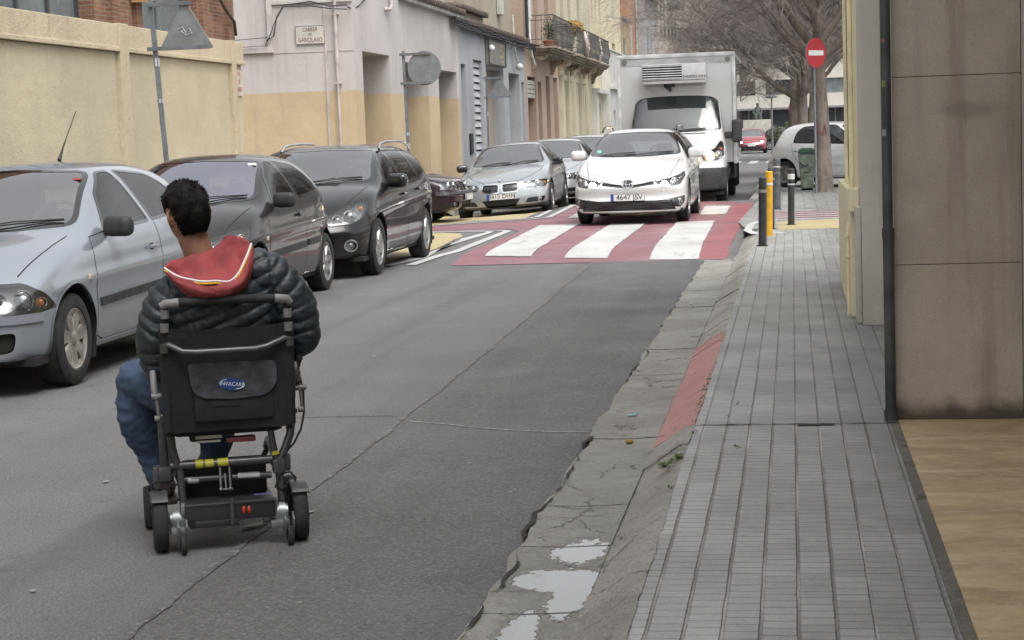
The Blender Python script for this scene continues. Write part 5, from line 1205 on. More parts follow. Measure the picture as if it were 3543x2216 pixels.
    sh.put('body', sh.bm, pm, t)
    t['_dummy'] = 0; del t['_dummy']
    return t, sh
def TX(sx): return lambda p: p.x * sx > 0
P_ib = paint('paint_silver_blue', (.255, .283, .325), .35, .28, .35); P_206 = paint('paint_graphite', (.014, .013, .013), .0, .35, .3); P_meg = paint('paint_black', (.005, .005, .006), .0, .3, .2)
P_bmw = paint('paint_silver', (.33, .355, .375), .5, .28, .25); P_toy = paint('paint_white', (.56, .556, .545), 0, .3, .10); P_van = paint('paint_white_van', (.41, .41, .405), 0, .35, .22)
P_red = paint('paint_red', (.26, .022, .035), .2, .25, .2); P_old = paint('paint_dark_plum', (.022, .010, .014), .2, .25, .2); P_pol = paint('paint_offwhite', (.80, .80, .79), 0, .3, .15)
P_slv = paint('paint_silver_light', (.50, .51, .52), .4, .28, .25); P_drk = paint('paint_dark', (.05, .05, .055), .3, .25, .2)
IB = dict(L=3.95, W=1.70, H=1.44, rw=.555, paint=P_ib, wr=.30, ww=.20, wh=(.80, 3.26), rim='cap', gap=.05,
    st=[0, .05, .14, .3, .5, .72, .92, 1.06, 1.18, 1.36, 1.6, 1.84, 2.05, 2.4, 2.8, 3.12, 3.36, 3.56, 3.74, 3.88, 3.95],
    top=[(0, .60), (.05, .68), (.14, .735), (.3, .80), (.65, .905), (1.0, .975), (1.12, 1.01), (1.5, 1.21), (1.85, 1.365), (2.1, 1.42), (2.5, 1.44), (3.0, 1.415), (3.35, 1.34), (3.58, 1.22), (3.75, 1.02), (3.88, .86), (3.95, .62)],
    belt=[(0, .56), (.14, .64), (.3, .70), (.7, .82), (1.0, .885), (1.5, .925), (2.5, .955), (3.2, 1.0), (3.5, 1.0), (3.75, .93), (3.88, .80), (3.95, .56)],
    plan=[(0, .84), (.14, .93), (.4, .975), (.8, .995), (1.5, 1), (2.8, 1), (3.4, .97), (3.75, .91), (3.95, .80)], floor=[(0, .23), (.3, .19), (3.3, .19), (3.7, .24), (3.95, .33)],
    nose=[(.15, .05), (.26, 0), (.5, -.01), (.56, .015), (.62, .05), (.74, .10), (.9, .12)], tail=[(.2, .06), (.35, 0), (.55, 0), (.7, .05), (1, .12)], crease=[(0, .60), (.8, .66), (3.95, .74)], creased=.010,
    ws=(1.12, 1.98), wsz=(1.005, 1.365), wsw=(.665, .515), glass=M_glass,
    win=[([(1.50, .955), (2.38, .985), (2.20, 1.350), (2.02, 1.345), (1.72, 1.20)], [.05, .03, .03, .06, .05]), ([(2.46, .99), (3.30, 1.035), (3.10, 1.225), (2.85, 1.315), (2.30, 1.352)], [.03, .10, .10, .08, .03])], rw_z=(.52, .44, 1.03, 1.27),
    seams=[('side', [(1.19, .86), (1.16, .60), (1.18, .28), (1.30, .245), (2.35, .245), (2.48, .45), (2.47, .97)]), ('side', [(1.19, .86), (1.23, .93), (1.5, .955)]), ('top', [(.64, .38), (.68, .75), (.69, 1.08)]), ('side', [(.50, .56), (.30, .535), (.22, .52)]),
           ('side', [(1.2, .245), (2.9, .245)])],
    cuts=[('headlight', 'corner', 35, rpoly([(.40, .60), (.44, .535), (.72, .50), (.985, .535), (.90, .63), (.76, .70), (.50, .70)], .03), M_lens, .002, dict(depth=.06, bowl=M_bowld, bulbs=[(.56, .60, .062, M_bowl, 1), (.74, .60, .055, M_bowl, 1), (.875, .575, .03, M_amber, 1)])),
          ('lower_grille', 'front', 0, rpoly([(-.36, .28), (.36, .28), (.40, .40), (-.40, .40)], .03), M_blk, -.03, dict(slats=4)),
          ('fog_opening', 'corner', 20, rpoly([(.50, .27), (.70, .29), (.72, .41), (.52, .40)], .04), M_well, -.03, dict()),
          ('grille', 'front', 0, rpoly([(-.36, .565), (.36, .565), (.40, .68), (-.40, .68)], .03), M_blk, -.02, dict(slats=3)),
          ('lower_lip', 'front', 0, [(-.86, .15), (.86, .15), (.86, .235), (-.86, .235)], M_blk, 0, dict(test=lambda p: p.y < .75))],
    strips=[('bumper_strip', 'frontm', [(.42, .485), (.80, .49)], .055, .014, P_ib), ('side_moulding', 'side', [(1.22, .50), (2.42, .53)], .055, .014, M_blk), ('sill', 'side', [(1.15, .225), (2.85, .225)], .05, .006, P_ib)],
    handles=[(2.28, .80)], hmat=P_ib, repeaters=[(1.04, .68)], mirror=M_blk, mir=(.83, 1.50, .985), ms=.9, wipers=(((-.55, .0), (.02, .03)), ((.0, 0), (.60, .03))), plate=('0000 AAA', (0, -.03, .47), (0, -1, 0), .5))
IB['plate'] = ('', (0, -.03, .47), (0, -1, 0), .5)
def V_(base, **k): d = dict(base); d.update(k); return d
IB['rw'] = .585
# three-door graphite hatchback
HB = dict(L=3.83, W=1.65, H=1.43, rw=.565, paint=P_206, wr=.295, ww=.19, wh=(.79, 3.23), rim='spoke7', gap=.05,
    st=[0, .05, .14, .3, .5, .72, .92, 1.04, 1.18, 1.36, 1.6, 1.84, 2.05, 2.4, 2.8, 3.05, 3.28, 3.46, 3.62, 3.75, 3.83],
    top=[(0, .56), (.05, .64), (.14, .70), (.3, .78), (.65, .90), (.98, .975), (1.1, 1.0), (1.5, 1.21), (1.82, 1.36), (2.05, 1.41), (2.4, 1.43), (2.9, 1.40), (3.2, 1.33), (3.45, 1.19), (3.62, 1.0), (3.76, .84), (3.83, .6)],
    belt=[(0, .52), (.14, .62), (.3, .70), (.7, .83), (1.0, .89), (1.5, .92), (2.5, .95), (3.1, 1.0), (3.4, 1.0), (3.62, .92), (3.76, .78), (3.83, .54)],
    plan=[(0, .80), (.14, .91), (.4, .965), (.8, .995), (1.5, 1), (2.8, 1), (3.3, .97), (3.62, .91), (3.83, .80)], floor=[(0, .22), (.3, .18), (3.2, .19), (3.6, .24), (3.83, .33)],
    nose=[(.15, .05), (.26, 0), (.48, -.01), (.56, .03), (.66, .08), (.9, .14)], tail=[(.2, .06), (.35, 0), (.55, 0), (.7, .05), (1, .12)], crease=[(0, .62), (.8, .68), (3.83, .76)], creased=.012,
    ws=(1.1, 1.95), wsz=(1.0, 1.355), wsw=(.655, .525), glass=M_glassb, sweep=.30,
    win=[([(1.46, .945), (2.30, .975), (2.14, 1.342), (1.98, 1.34), (1.70, 1.20)], [.05, .03, .03, .06, .05]), ([(2.38, .98), (3.18, 1.03), (3.12, 1.12), (2.75, 1.30), (2.22, 1.345)], [.03, .08, .10, .08, .03])], rw_z=(.50, .42, 1.03, 1.25),
    seams=[('side', [(1.15, .86), (1.12, .60), (1.14, .28), (1.26, .24), (2.28, .24), (2.40, .45), (2.39, .96)]), ('top', [(.60, .34), (.66, .75), (.68, 1.04)]), ('side', [(.50, .55), (.30, .53), (.22, .52)])],
    cuts=[('headlight', 'corner', 30, rpoly([(.42, .60), (.46, .55), (.70, .52), (.93, .60), (1.0, .78), (.86, .76), (.60, .70)], .04), M_lens, .002, dict(depth=.06, bulbs=[(.60, .62, .055, M_bowl, 1), (.76, .64, .065, M_bowl, 1), (.90, .70, .03, M_amber, 1)])),
          ('lower_grille', 'front', 0, rpoly([(-.50, .27), (.50, .27), (.46, .42), (-.46, .42)], .04), M_blk, -.03, dict(slats=4)),
          ('grille', 'front', 0, rpoly([(-.26, .56), (.26, .56), (.30, .64), (-.30, .64)], .03), M_blk, -.02, dict(slats=2))],
    strips=[('bumper_strip', 'frontm', [(.36, .47), (.76, .475)], .05, .012, M_blk), ('side_moulding', 'side', [(1.18, .50), (2.34, .53)], .06, .014, M_blk), ('side_moulding', 'side', [(2.46, .535), (2.86, .545)], .06, .014, M_blk), ('sill', 'side', [(1.15, .22), (2.85, .22)], .05, .006, P_206)],
    handles=[(2.20, .82)], hmat=P_206, repeaters=[(1.02, .66)], mirror=M_blk, mir=(.81, 1.48, .985), ms=.9, wipers=(((-.55, .0), (.02, .03)), ((.0, 0), (.58, .03))), plate=('', (0, -.02, .46), (0, -1, 0), .5))
# black estate
ES = dict(L=4.56, W=1.80, H=1.47, rw=.62, paint=P_meg, wr=.325, ww=.21, wh=(.86, 3.56), rim='split', gap=.045,
    st=[0, .05, .14, .3, .5, .78, 1.0, 1.1, 1.24, 1.42, 1.66, 1.9, 2.12, 2.5, 2.9, 3.3, 3.7, 4.0, 4.22, 4.38, 4.49, 4.56],
    top=[(0, .60), (.05, .70), (.14, .76), (.3, .83), (.65, .93), (1.02, 1.01), (1.15, 1.04), (1.6, 1.26), (1.95, 1.40), (2.2, 1.45), (2.6, 1.47), (3.3, 1.465), (3.9, 1.43), (4.15, 1.36), (4.32, 1.22), (4.45, 1.0), (4.52, .86), (4.56, .6)],
    belt=[(0, .55), (.14, .66), (.3, .74), (.7, .86), (1.0, .92), (1.5, .955), (2.5, .985), (3.6, 1.04), (4.1, 1.05), (4.4, .95), (4.5, .80), (4.56, .55)],
    plan=[(0, .80), (.14, .90), (.4, .965), (.86, .995), (1.5, .995), (2.5, 1), (3.6, 1), (4.1, .965), (4.4, .90), (4.56, .80)], floor=[(0, .24), (.3, .19), (3.8, .2), (4.3, .26), (4.56, .34)],
    nose=[(.15, .05), (.28, 0), (.5, -.01), (.58, .03), (.70, .09), (.95, .16)], tail=[(.2, .06), (.35, 0), (.55, 0), (.7, .05), (1, .12)], crease=[(0, .62), (.8, .70), (3.0, .80), (4.56, .84)], creased=.014, sweep=.32,
    ws=(1.15, 2.10), wsz=(1.045, 1.395), wsw=(.71, .58), glass=M_glass,
    win=[([(1.56, .98), (2.36, .998), (2.30, 1.385), (2.12, 1.375), (1.82, 1.25)], [.05, .03, .03, .06, .05]), ([(2.43, 1.0), (3.28, 1.03), (3.22, 1.385), (2.37, 1.388)], .03), ([(3.36, 1.035), (4.06, 1.09), (3.85, 1.33), (3.30, 1.38)], [.03, .08, .08, .03])], rw_z=(.56, .48, 1.06, 1.28),
    seams=[('side', [(1.22, .90), (1.18, .62), (1.20, .30), (1.32, .25), (2.30, .25), (2.40, .45), (2.40, .98)]), ('side', [(2.40, .45), (2.42, .26), (2.95, .26), (3.16, .55), (3.30, .80), (3.32, 1.02)]), ('top', [(.58, .30), (.68, .75), (.71, 1.1)]), ('side', [(.54, .58), (.30, .56)])],
    cuts=[('headlight', 'corner', 32, rpoly([(.42, .655), (.47, .585), (.72, .60), (.90, .66), (1.02, .80), (1.00, .86), (.88, .84), (.62, .74)], .03), M_lens, .002, dict(depth=.07, bulbs=[(.58, .655, .05, M_bowl, 1), (.74, .69, .06, M_bowl, 1), (.92, .78, .028, M_amber)], rim=.012)),
          ('lower_grille', 'front', 0, rpoly([(-.46, .26), (.46, .26), (.56, .42), (.40, .50), (-.40, .50), (-.56, .42)], .04), M_blk, -.03, dict(slats=5)),
          ('grille', 'front', 0, rpoly([(-.34, .60), (.34, .60), (.40, .67), (-.40, .67)], .03), M_blk, -.02, dict(slats=2)),
          ('fog_lamp', 'corner', 25, [(.72 + .075 * math.cos(a * .314), .37 + .06 * math.sin(a * .314)) for a in range(20)], M_bowl, -.015, dict(rim=.016, rimm=M_chr, bulbs=[(.72, .37, .035, M_bowl)]))],
    strips=[('sill', 'side', [(1.2, .225), (3.2, .225)], .05, .006, P_meg)], handles=[(2.22, .86), (3.10, .89)], hmat=P_meg, repeaters=[], mirror=M_gblk, mir=(.87, 1.60, 1.03), ms=1.05, plate=('', (0, -.02, .52), (0, -1, 0), .5))
# silver saloon with twin kidney grilles
SA = dict(L=4.52, W=1.817, H=1.42, rw=.575, paint=P_bmw, wr=.315, ww=.21, wh=(.77, 3.53), rim='spoke10', gap=.035,
    st=[0, .04, .10, .22, .42, .68, .95, 1.2, 1.33, 1.48, 1.7, 1.95, 2.2, 2.5, 2.85, 3.2, 3.45, 3.68, 3.9, 4.15, 4.36, 4.46, 4.52],
    top=[(0, .58), (.04, .66), (.10, .71), (.22, .75), (.6, .84), (1.2, .94), (1.38, .975), (1.8, 1.19), (2.15, 1.355), (2.35, 1.40), (2.7, 1.42), (3.1, 1.38), (3.4, 1.27), (3.7, 1.10), (3.88, 1.02), (4.2, 1.0), (4.42, .97), (4.48, .88), (4.52, .6)],
    belt=[(0, .52), (.10, .62), (.22, .69), (.7, .80), (1.2, .865), (1.6, .90), (2.5, .93), (3.5, .955), (4.0, .95), (4.4, .90), (4.48, .80), (4.52, .54)],
    plan=[(0, .82), (.10, .90), (.3, .955), (.77, .99), (1.5, .99), (2.5, 1), (3.5, .995), (4.0, .97), (4.4, .91), (4.52, .82)], floor=[(0, .25), (.3, .18), (3.8, .2), (4.3, .26), (4.52, .32)],
    nose=[(.15, .07), (.24, .01), (.34, -.01), (.48, .01), (.56, .03), (.64, .05), (.9, .14)], tail=[(.2, .06), (.35, 0), (.6, 0), (.9, .03)], crease=[(0, .60), (.8, .70), (3.0, .76), (4.52, .82)], creased=.015, sweep=.30, sp=2.6,
    ws=(1.38, 2.25), wsz=(.985, 1.345), wsw=(.69, .53), glass=M_glass,
    win=[([(1.78, .925), (2.50, .942), (2.42, 1.335), (2.30, 1.33), (2.02, 1.19)], [.04, .03, .03, .06, .05]), ([(2.57, .945), (3.25, .965), (3.32, 1.05), (3.05, 1.29), (2.49, 1.338)], [.03, .04, .05, .06, .03])], rw_z=(.56, .46, 1.08, 1.30),
    seams=[('side', [(1.42, .86), (1.30, .62), (1.32, .29), (1.42, .24), (2.45, .24), (2.54, .45), (2.54, .93)]), ('side', [(2.54, .45), (2.56, .26), (3.05, .26), (3.22, .52), (3.36, .76), (3.38, .95)]), ('top', [(.30, .12), (.55, .40), (.70, .8), (.72, 1.3)]), ('front', [(.0, .683), (.27, .69), (.42, .70)])],
    cuts=[('headlight', 'corner', 25, rpoly([(.40, .59), (.44, .545), (.70, .525), (.86, .54), (.98, .60), (.99, .67), (.84, .68), (.62, .67), (.45, .65)], .02), M_lens, .001, dict(depth=.06, bowl=pmat('bowl_warm', (.20, .19, .165), .3, metal=.7, var=.3, scale=12), bulbs=[(.55, .60, .052, M_bowl, 1), (.72, .605, .055, M_bowl, 1), (.90, .62, .028, M_amber)])),
          ('grille', 'front', 0, rpoly([(.03, .555), (.045, .49), (.30, .495), (.345, .55), (.33, .655), (.03, .645)], .045), M_gblk, -.02, dict(vslats=11, slatm=M_bowld, rim=.018, rimm=M_chr, test=None)),
          ('grille', 'front', 0, rpoly([(-.03, .555), (-.03, .645), (-.33, .655), (-.345, .55), (-.30, .495), (-.045, .49)], .045), M_gblk, -.02, dict(vslats=11, slatm=M_bowld, rim=.018, rimm=M_chr, test=None)),
          ('lower_grille', 'front', 0, rpoly([(-.26, .22), (.26, .22), (.36, .36), (-.36, .36)], .03), M_blk, -.03, dict(slats=4, test=None)),
          ('side_intake', 'corner', 12, rpoly([(.44, .27), (.80, .285), (.84, .37), (.50, .355)], .025), M_blk, -.025, dict(bulbs=[(.72, .325, .038, M_bowl, 1)]))],
    strips=[], handles=[(2.36, .80), (3.16, .82)], hmat=P_bmw, repeaters=[(1.18, .66)], mirror=M_gblk, mir=(.87, 1.74, .975), ms=.92, wipers=(((-.50, .0), (.06, .02)), ((.08, 0), (.60, .02))), plate=('8415 DHN', (0, -.02, .42), (0, -1, 0), .52))
# white estate with V-shaped front
WE = dict(L=4.60, W=1.76, H=1.475, rw=.60, paint=P_toy, wr=.318, ww=.205, wh=(.96, 3.56), rim='spoke5', gap=.04,
    st=[0, .04, .12, .26, .45, .72, 1.0, 1.14, 1.28, 1.46, 1.7, 1.94, 2.16, 2.5, 2.9, 3.3, 3.7, 4.0, 4.22, 4.38, 4.52, 4.60],
    top=[(0, .60), (.04, .68), (.12, .735), (.26, .80), (.65, .92), (1.05, 1.01), (1.18, 1.04), (1.62, 1.25), (1.98, 1.40), (2.2, 1.45), (2.6, 1.475), (3.3, 1.46), (3.9, 1.40), (4.15, 1.33), (4.34, 1.2), (4.48, 1.0), (4.56, .86), (4.60, .6)],
    belt=[(0, .56), (.12, .66), (.26, .725), (.7, .85), (1.05, .92), (1.5, .955), (2.5, .985), (3.6, 1.04), (4.1, 1.05), (4.4, .95), (4.54, .80), (4.60, .55)],
    plan=[(0, .86), (.12, .94), (.3, .975), (.9, .995), (1.5, .99), (2.5, 1), (3.6, 1), (4.1, .965), (4.4, .90), (4.60, .80)], floor=[(0, .20), (.3, .17), (3.8, .2), (4.3, .26), (4.60, .34)],
    nose=[(.15, .06), (.22, .0), (.34, -.02), (.44, .02), (.56, .0), (.64, .03), (.72, .09), (.95, .16)], tail=[(.2, .06), (.35, 0), (.55, 0), (.7, .05), (1, .12)], crease=[(0, .66), (.8, .74), (3.0, .82), (4.56, .88)], creased=.014, sweep=.24, sp=3.4,
    ws=(1.18, 2.12), wsz=(1.045, 1.395), wsw=(.715, .57), glass=glassmat('car_glass_light', (.60, .65, .65), .40),
    win=[([(1.60, .98), (2.36, .998), (2.30, 1.385), (2.14, 1.38), (1.84, 1.25)], [.05, .03, .03, .06, .05]), ([(2.43, 1.0), (3.28, 1.03), (3.22, 1.37), (2.37, 1.388)], .03), ([(3.36, 1.035), (4.06, 1.09), (3.85, 1.30), (3.30, 1.36)], [.03, .08, .08, .03])], rw_z=(.56, .48, 1.06, 1.26),
    seams=[('side', [(1.26, .90), (1.22, .62), (1.24, .30), (1.36, .25), (2.30, .25), (2.40, .45), (2.40, .98)]), ('side', [(2.40, .45), (2.42, .26), (2.95, .26), (3.16, .55), (3.30, .80), (3.32, 1.02)]), ('top', [(.62, .30), (.70, .75), (.72, 1.1)]), ('front', [(.10, .715), (.40, .735), (.66, .80)]), ('front', [(.50, .50), (.50, .56), (.58, .56), (.58, .50)])],
    cuts=[('headlight', 'corner', 24, rpoly([(.40, .665), (.44, .60), (.62, .575), (.80, .60), (.98, .72), (1.00, .80), (.88, .755), (.66, .70)], .015), M_lens, .001, dict(depth=.06, bowl=M_bowld, bulbs=[(.55, .635, .052, M_on), (.72, .655, .048, M_bowl, 1), (.88, .715, .03, M_bowl)])),
          ('grille', 'corner', 0, rpoly([(0, .565), (.12, .575), (.40, .61), (.385, .655), (.12, .615), (0, .60)], .008), M_gblk, -.012, dict(test=lambda p: p.y < .6)),
          ('lower_grille', 'front', 0, rpoly([(-.72, .225), (.72, .225), (.64, .40), (.46, .375), (-.46, .375), (-.64, .40)], .02), M_blk, -.02, dict(slats=6, slatm=M_gblk, test=lambda p: p.y < .7)),
          ('fog_bezel', 'corner', 12, rpoly([(.585, .385), (.62, .27), (.80, .26), (.88, .33), (.89, .43), (.80, .42)], .02), M_gblk, -.006, dict(test=lambda p: 1 and p.y < .8, bulbs=[(.785, .335, .042, M_bowl, 1)])),
          ('lower_lip', 'front', 0, [(-.88, .12), (.88, .12), (.86, .185), (.4, .175), (-.4, .175), (-.86, .185)], M_blk, 0, dict(test=lambda p: p.y < .75))],
    strips=[('chrome_bar', 'frontm', [(.10, .618), (.24, .636), (.42, .668)], .016, .006, M_chr), ('chrome_bar', 'frontm', [(.42, .668), (.60, .715), (.78, .78)], .010, .005, M_chr)], handles=[(2.22, .86), (3.10, .89)], hmat=P_toy, repeaters=[], mirror=P_toy, mir=(.86, 1.66, 1.06), ms=1.05, plate=('4647 JSV', (0, -.045, .43), (0, -1, 0), .52))
# small five-door seen from the side
PO = V_(IB, L=3.90, W=1.65, H=1.46, paint=P_pol, rim='cap', wh=(.80, 3.26), win=[([(1.52, .955), (2.26, .975), (2.20, 1.375), (2.02, 1.37), (1.74, 1.22)], [.05, .03, .03, .06, .05]), ([(2.33, .98), (3.02, 1.00), (3.00, 1.20), (2.86, 1.345), (2.27, 1.378)], [.03, .03, .05, .08, .03])],
    top=[(0, .60), (.05, .68), (.14, .735), (.3, .80), (.65, .905), (1.0, .975), (1.12, 1.01), (1.5, 1.22), (1.85, 1.385), (2.1, 1.44), (2.5, 1.46), (3.0, 1.45), (3.40, 1.385), (3.60, 1.25), (3.75, 1.05), (3.86, .86), (3.90, .62)],
    seams=[('side', [(1.19, .86), (1.16, .60), (1.18, .28), (1.30, .245), (2.2, .245), (2.29, .45), (2.29, .96)]), ('side', [(2.29, .45), (2.31, .25), (2.66, .25), (2.86, .55), (3.02, .78), (3.06, 1.0)]), ('side', [(3.45, .56), (3.86, .56)])],
    strips=[('side_moulding', 'side', [(1.22, .50), (2.24, .52)], .045, .012, P_pol), ('side_moulding', 'side', [(2.34, .522), (2.78, .53)], .045, .012, P_pol)], handles=[(2.14, .80), (2.94, .82)], hmat=P_pol, mirror=P_pol, glass=M_glass, plate=('', (0, -.03, .47), (0, -1, 0), .5))
# red car far away, lights on
RC = V_(IB, L=3.99, W=1.75, H=1.47, rw=.60, paint=P_red, far=True, mirror=M_blk, top=[(a, b + .035) for a, b in IB['top']], glass=M_glass, rim='spoke5',
    cuts=[('headlight', 'corner', 20, rpoly([(.46, .70), (.50, .62), (.86, .60), (.90, .68), (.80, .74)], .02), M_lens, .001, dict(depth=.05, bulbs=[(.66, .665, .08, M_on)])), ('grille', 'front', 0, rpoly([(-.44, .52), (.44, .52), (.5, .60), (-.5, .60)], .02), M_blk, -.02, dict(slats=2, slatm=M_chr)),
          ('lower_grille', 'front', 0, rpoly([(-.70, .24), (.70, .24), (.66, .42), (-.66, .42)], .03), M_blk, -.02)], strips=[('bonnet_chrome', 'frontm', [(.0, .70), (.46, .71)], .02, .008, M_chr)], plate=('', (0, -.04, .47), (0, -1, 0), .5), mir=(.85, 1.5, 1.0), handles=[(2.2, .8)])
# dark saloon nose in the side street
OL = V_(SA, L=4.43, W=1.70, H=1.39, paint=P_old, rw=.56, plan=[(0, .90), (.10, .95), (.3, .975), (.77, .99), (1.5, .99), (2.5, 1), (3.5, .995), (4.0, .97), (4.4, .91), (4.52, .82)], sweep=.15, lip=P_old,
    nose=[(.2, .03), (.30, -.03), (.46, -.05), (.52, .0), (.56, .03), (.68, .03), (.9, .14)], top=[(0, .58), (.04, .68), (.10, .735), (.22, .765), (.6, .84), (1.2, .93), (1.38, .965), (1.8, 1.17), (2.15, 1.33), (2.35, 1.37), (2.7, 1.39), (3.1, 1.35), (3.4, 1.24), (3.7, 1.07), (3.88, 1.0), (4.2, .98), (4.42, .95), (4.48, .88), (4.52, .6)],
    belt=[(0, .54), (.10, .66), (.22, .71), (.7, .80), (1.2, .855), (1.6, .89), (2.5, .92), (3.5, .945), (4.0, .94), (4.4, .90), (4.48, .80), (4.52, .54)],
    cuts=[('headlight', 'corner', 18, rpoly([(.27, .56), (.27, .70), (.80, .70), (.84, .57)], .015), M_lens, .001, dict(depth=.05, bulbs=[(.40, .63, .062, M_bowl, 1), (.60, .63, .062, M_bowl, 1)])),
          ('grille', 'front', 0, rpoly([(.02, .55), (.03, .71), (.17, .71), (.17, .56), (.13, .52), (.05, .52)], .02), M_gblk, -.015, dict(rim=.022, rimm=M_chr, vslats=5, slatm=M_bowld)), ('grille', 'front', 0, rpoly([(-.02, .55), (-.05, .52), (-.13, .52), (-.17, .56), (-.17, .71), (-.03, .71)], .02), M_gblk, -.015, dict(rim=.022, rimm=M_chr, vslats=5, slatm=M_bowld)),
          ('lower_grille', 'front', 0, rpoly([(-.34, .24), (.34, .24), (.36, .36), (-.36, .36)], .02), M_blk, -.03, dict(slats=3)), ('side_intake', 'corner', 15, rpoly([(.44, .27), (.70, .28), (.70, .37), (.46, .36)], .025), M_blk, -.02, dict(bulbs=[(.58, .32, .045, M_bowl)]))],
    strips=[('bumper_moulding', 'frontm', [(.0, .50), (.82, .50)], .06, .014, M_blk)], handles=[(2.3, .78), (3.1, .8)], hmat=P_old, repeaters=[], plate=('', (0, -.065, .43), (0, -1, 0), .52), wipers=SA['wipers'])
VN = dict(L=2.75, W=2.02, H=2.38, rw=.84, paint=paint('paint_cab_white', (.52, .52, .515), 0, .33, .2), wr=.34, ww=.22, wh=(.98, 9.), rim='van', gap=.05, glass=glassmat('van_glass', (.30, .34, .35), .10), sglass=M_glassd,
    st=[0, .05, .14, .28, .42, .58, .74, .88, 1.0, 1.14, 1.3, 1.46, 1.62, 1.8, 2.05, 2.3, 2.55, 2.70, 2.75],
    top=[(0, .98), (.05, 1.06), (.14, 1.12), (.28, 1.19), (.58, 1.32), (.74, 1.39), (.80, 1.44), (1.06, 1.80), (1.28, 2.10), (1.42, 2.25), (1.60, 2.34), (2.0, 2.38), (2.75, 2.38)],
    belt=[(0, .92), (.14, 1.04), (.28, 1.10), (.58, 1.20), (.82, 1.27), (1.2, 1.30), (2.75, 1.30)], plan=[(0, .88), (.14, .95), (.4, .985), (.9, 1), (2.6, 1), (2.75, .985)], floor=[(0, .30), (.3, .26), (.9, .30), (2.75, .36)],
    nose=[(.2, .05), (.35, 0), (.6, -.01), (.74, .02), (.80, .05), (1.0, .07), (1.2, .12)], crease=[(0, .9), (2.75, .95)], creased=.01, sweep=.22, tuck=.02, shoulder=.07, rsweep=.0,
    ws=(.80, 1.50), wsz=(1.46, 2.26), wsw=(.885, .80), win=[([(1.22, 1.36), (2.10, 1.34), (2.10, 2.2), (1.70, 2.22), (1.46, 2.05), (1.22, 1.68)], [.06, .05, .06, .06, .05, .05])],
    seams=[('side', [(1.12, 1.28), (1.16, .9), (1.42, .60), (1.46, .36), (2.2, .36), (2.24, 1.3)])],
    cuts=[('headlight', 'corner', 30, rpoly([(.50, .98), (.54, .86), (.82, .86), (1.04, .96), (1.16, 1.22), (1.08, 1.24), (.84, 1.10)], .03), M_lens, .002, dict(depth=.08, bowl=M_bowld, bulbs=[(.68, .955, .085, M_onam, 1), (.88, .98, .06, M_bowl, 1), (1.02, 1.10, .03, M_amber)])),
          ('grille', 'front', 0, rpoly([(-.52, .80), (.52, .80), (.46, 1.02), (-.46, 1.02)], .04), M_blk, -.02, dict(slats=3, slatm=M_chr, sw=.02)),
          ('bumper', 'front', 0, [(-1.1, .2), (1.1, .2), (1.1, .72), (-1.1, .72)], M_blk, .006, dict(test=lambda p: p.y < .75)),
          ('bonnet_vent', 'front', 0, rpoly([(-.6, 1.39), (.6, 1.39), (.58, 1.41), (-.58, 1.41)], .005), M_blk, -.01, dict(test=lambda p: p.y < .85))],
    strips=[('side_moulding', 'side', [(1.4, .62), (2.6, .62)], .09, .015, M_blk)], handles=[(2.12, 1.12)], hmat=M_blk, repeaters=[], mirror=M_blk, mir=(1.04, 1.16, 1.50), ms=.01, plate=('', (0, -.02, .52), (0, -1, 0), .5), lip=M_blk)
for k in (IB, HB, ES, SA, WE, PO, RC, OL): m = k['mir']; k['mir'] = (m[0] - .055, m[1], m[2])
def rails(t, x, y0, y1, z, mat, h=.05, dz=0):
    for s in (-1, 1):
        pts = [(s * x, y0, z - .03), (s * (x - .01), y0 + .10, z + h)] + [(s * (x - .015), lerp(y0 + .35, y1 - .35, i / 6), z + h + .02 + dz * math.sin(i * math.pi / 6)) for i in range(7)] + [(s * (x - .01), y1 - .10, z + h - .03), (s * x, y1, z - .06)]
        obj('roof_rail', MB().tube(pts, .017, 8), mat, t, smooth=50)
def ellipse(c, M, a, b, r, n=32): return [M @ Vector((c[0] + a * math.cos(k * math.tau / n), c[1] + b * math.sin(k * math.tau / n), 0)) for k in range(n)], r
t, sh = build_car(IB, 'hatchback', 'silver blue hatchback with black door moulding parked nearest the camera, cut off at the left', (-5.40, 10.48, 0), 0, 3)
ant = MB(); ant.tube([(0, 2.72, 1.435), (0, 2.78, 1.50)], [.016, .010], 8); ant.tube([(0, 2.78, 1.50), (0, 2.86, 1.58), (0, 3.10, 1.80)], [.009, .005, .0035], 6); obj('antenna', ant, M_blk, t, smooth=50)
st_ = MB(); l, n = sh.hit(View('front', 1), .50, 1.30); obj('windscreen_sticker', MB().box(l + n * .003, (.06, .014, .02), Matrix.Rotation(R(60), 3, 'X')), pmat('sticker_red', (.30, .05, .06), .5), t)
t, sh = build_car(HB, 'hatchback', 'dark graphite three door hatchback parked between the silver blue car and the black estate', (-5.50, 15.1, 0), 0, 3)
bl = MB(); 
for s in (1,):
    l, n = sh.hit(View('front', 1), .48, 1.31); obj('windscreen_sticker', MB().box(l + n * .003, (.08, .02, .025), Matrix.Rotation(R(60), 3, 'X')), M_plate, t)
t, sh = build_car(ES, 'estate_car', 'glossy black estate with silver roof rails parked before the side street', (-5.47, 19.45, 0), 0, 3)
rails(t, .60, 2.25, 4.05, 1.425, M_chr, .03, .01)
t, sh = build_car(OL, 'saloon_car', 'dark plum saloon nosing out of the side street behind the black estate', (-5.52, 31.15, .07), R(87), 2)
t, sh = build_car(SA, 'saloon_car', 'silver saloon with twin kidney grille parked beyond the side street, front of its row', (-5.32, 33.9, -.035), R(1.5), 3, tilt=R(-3.2))
M = frame(Vector((0, .14, .722)), (1, 0, 0), (0, .55, .8)); l, n = sh.hit(View('front', 1), 0, .705)
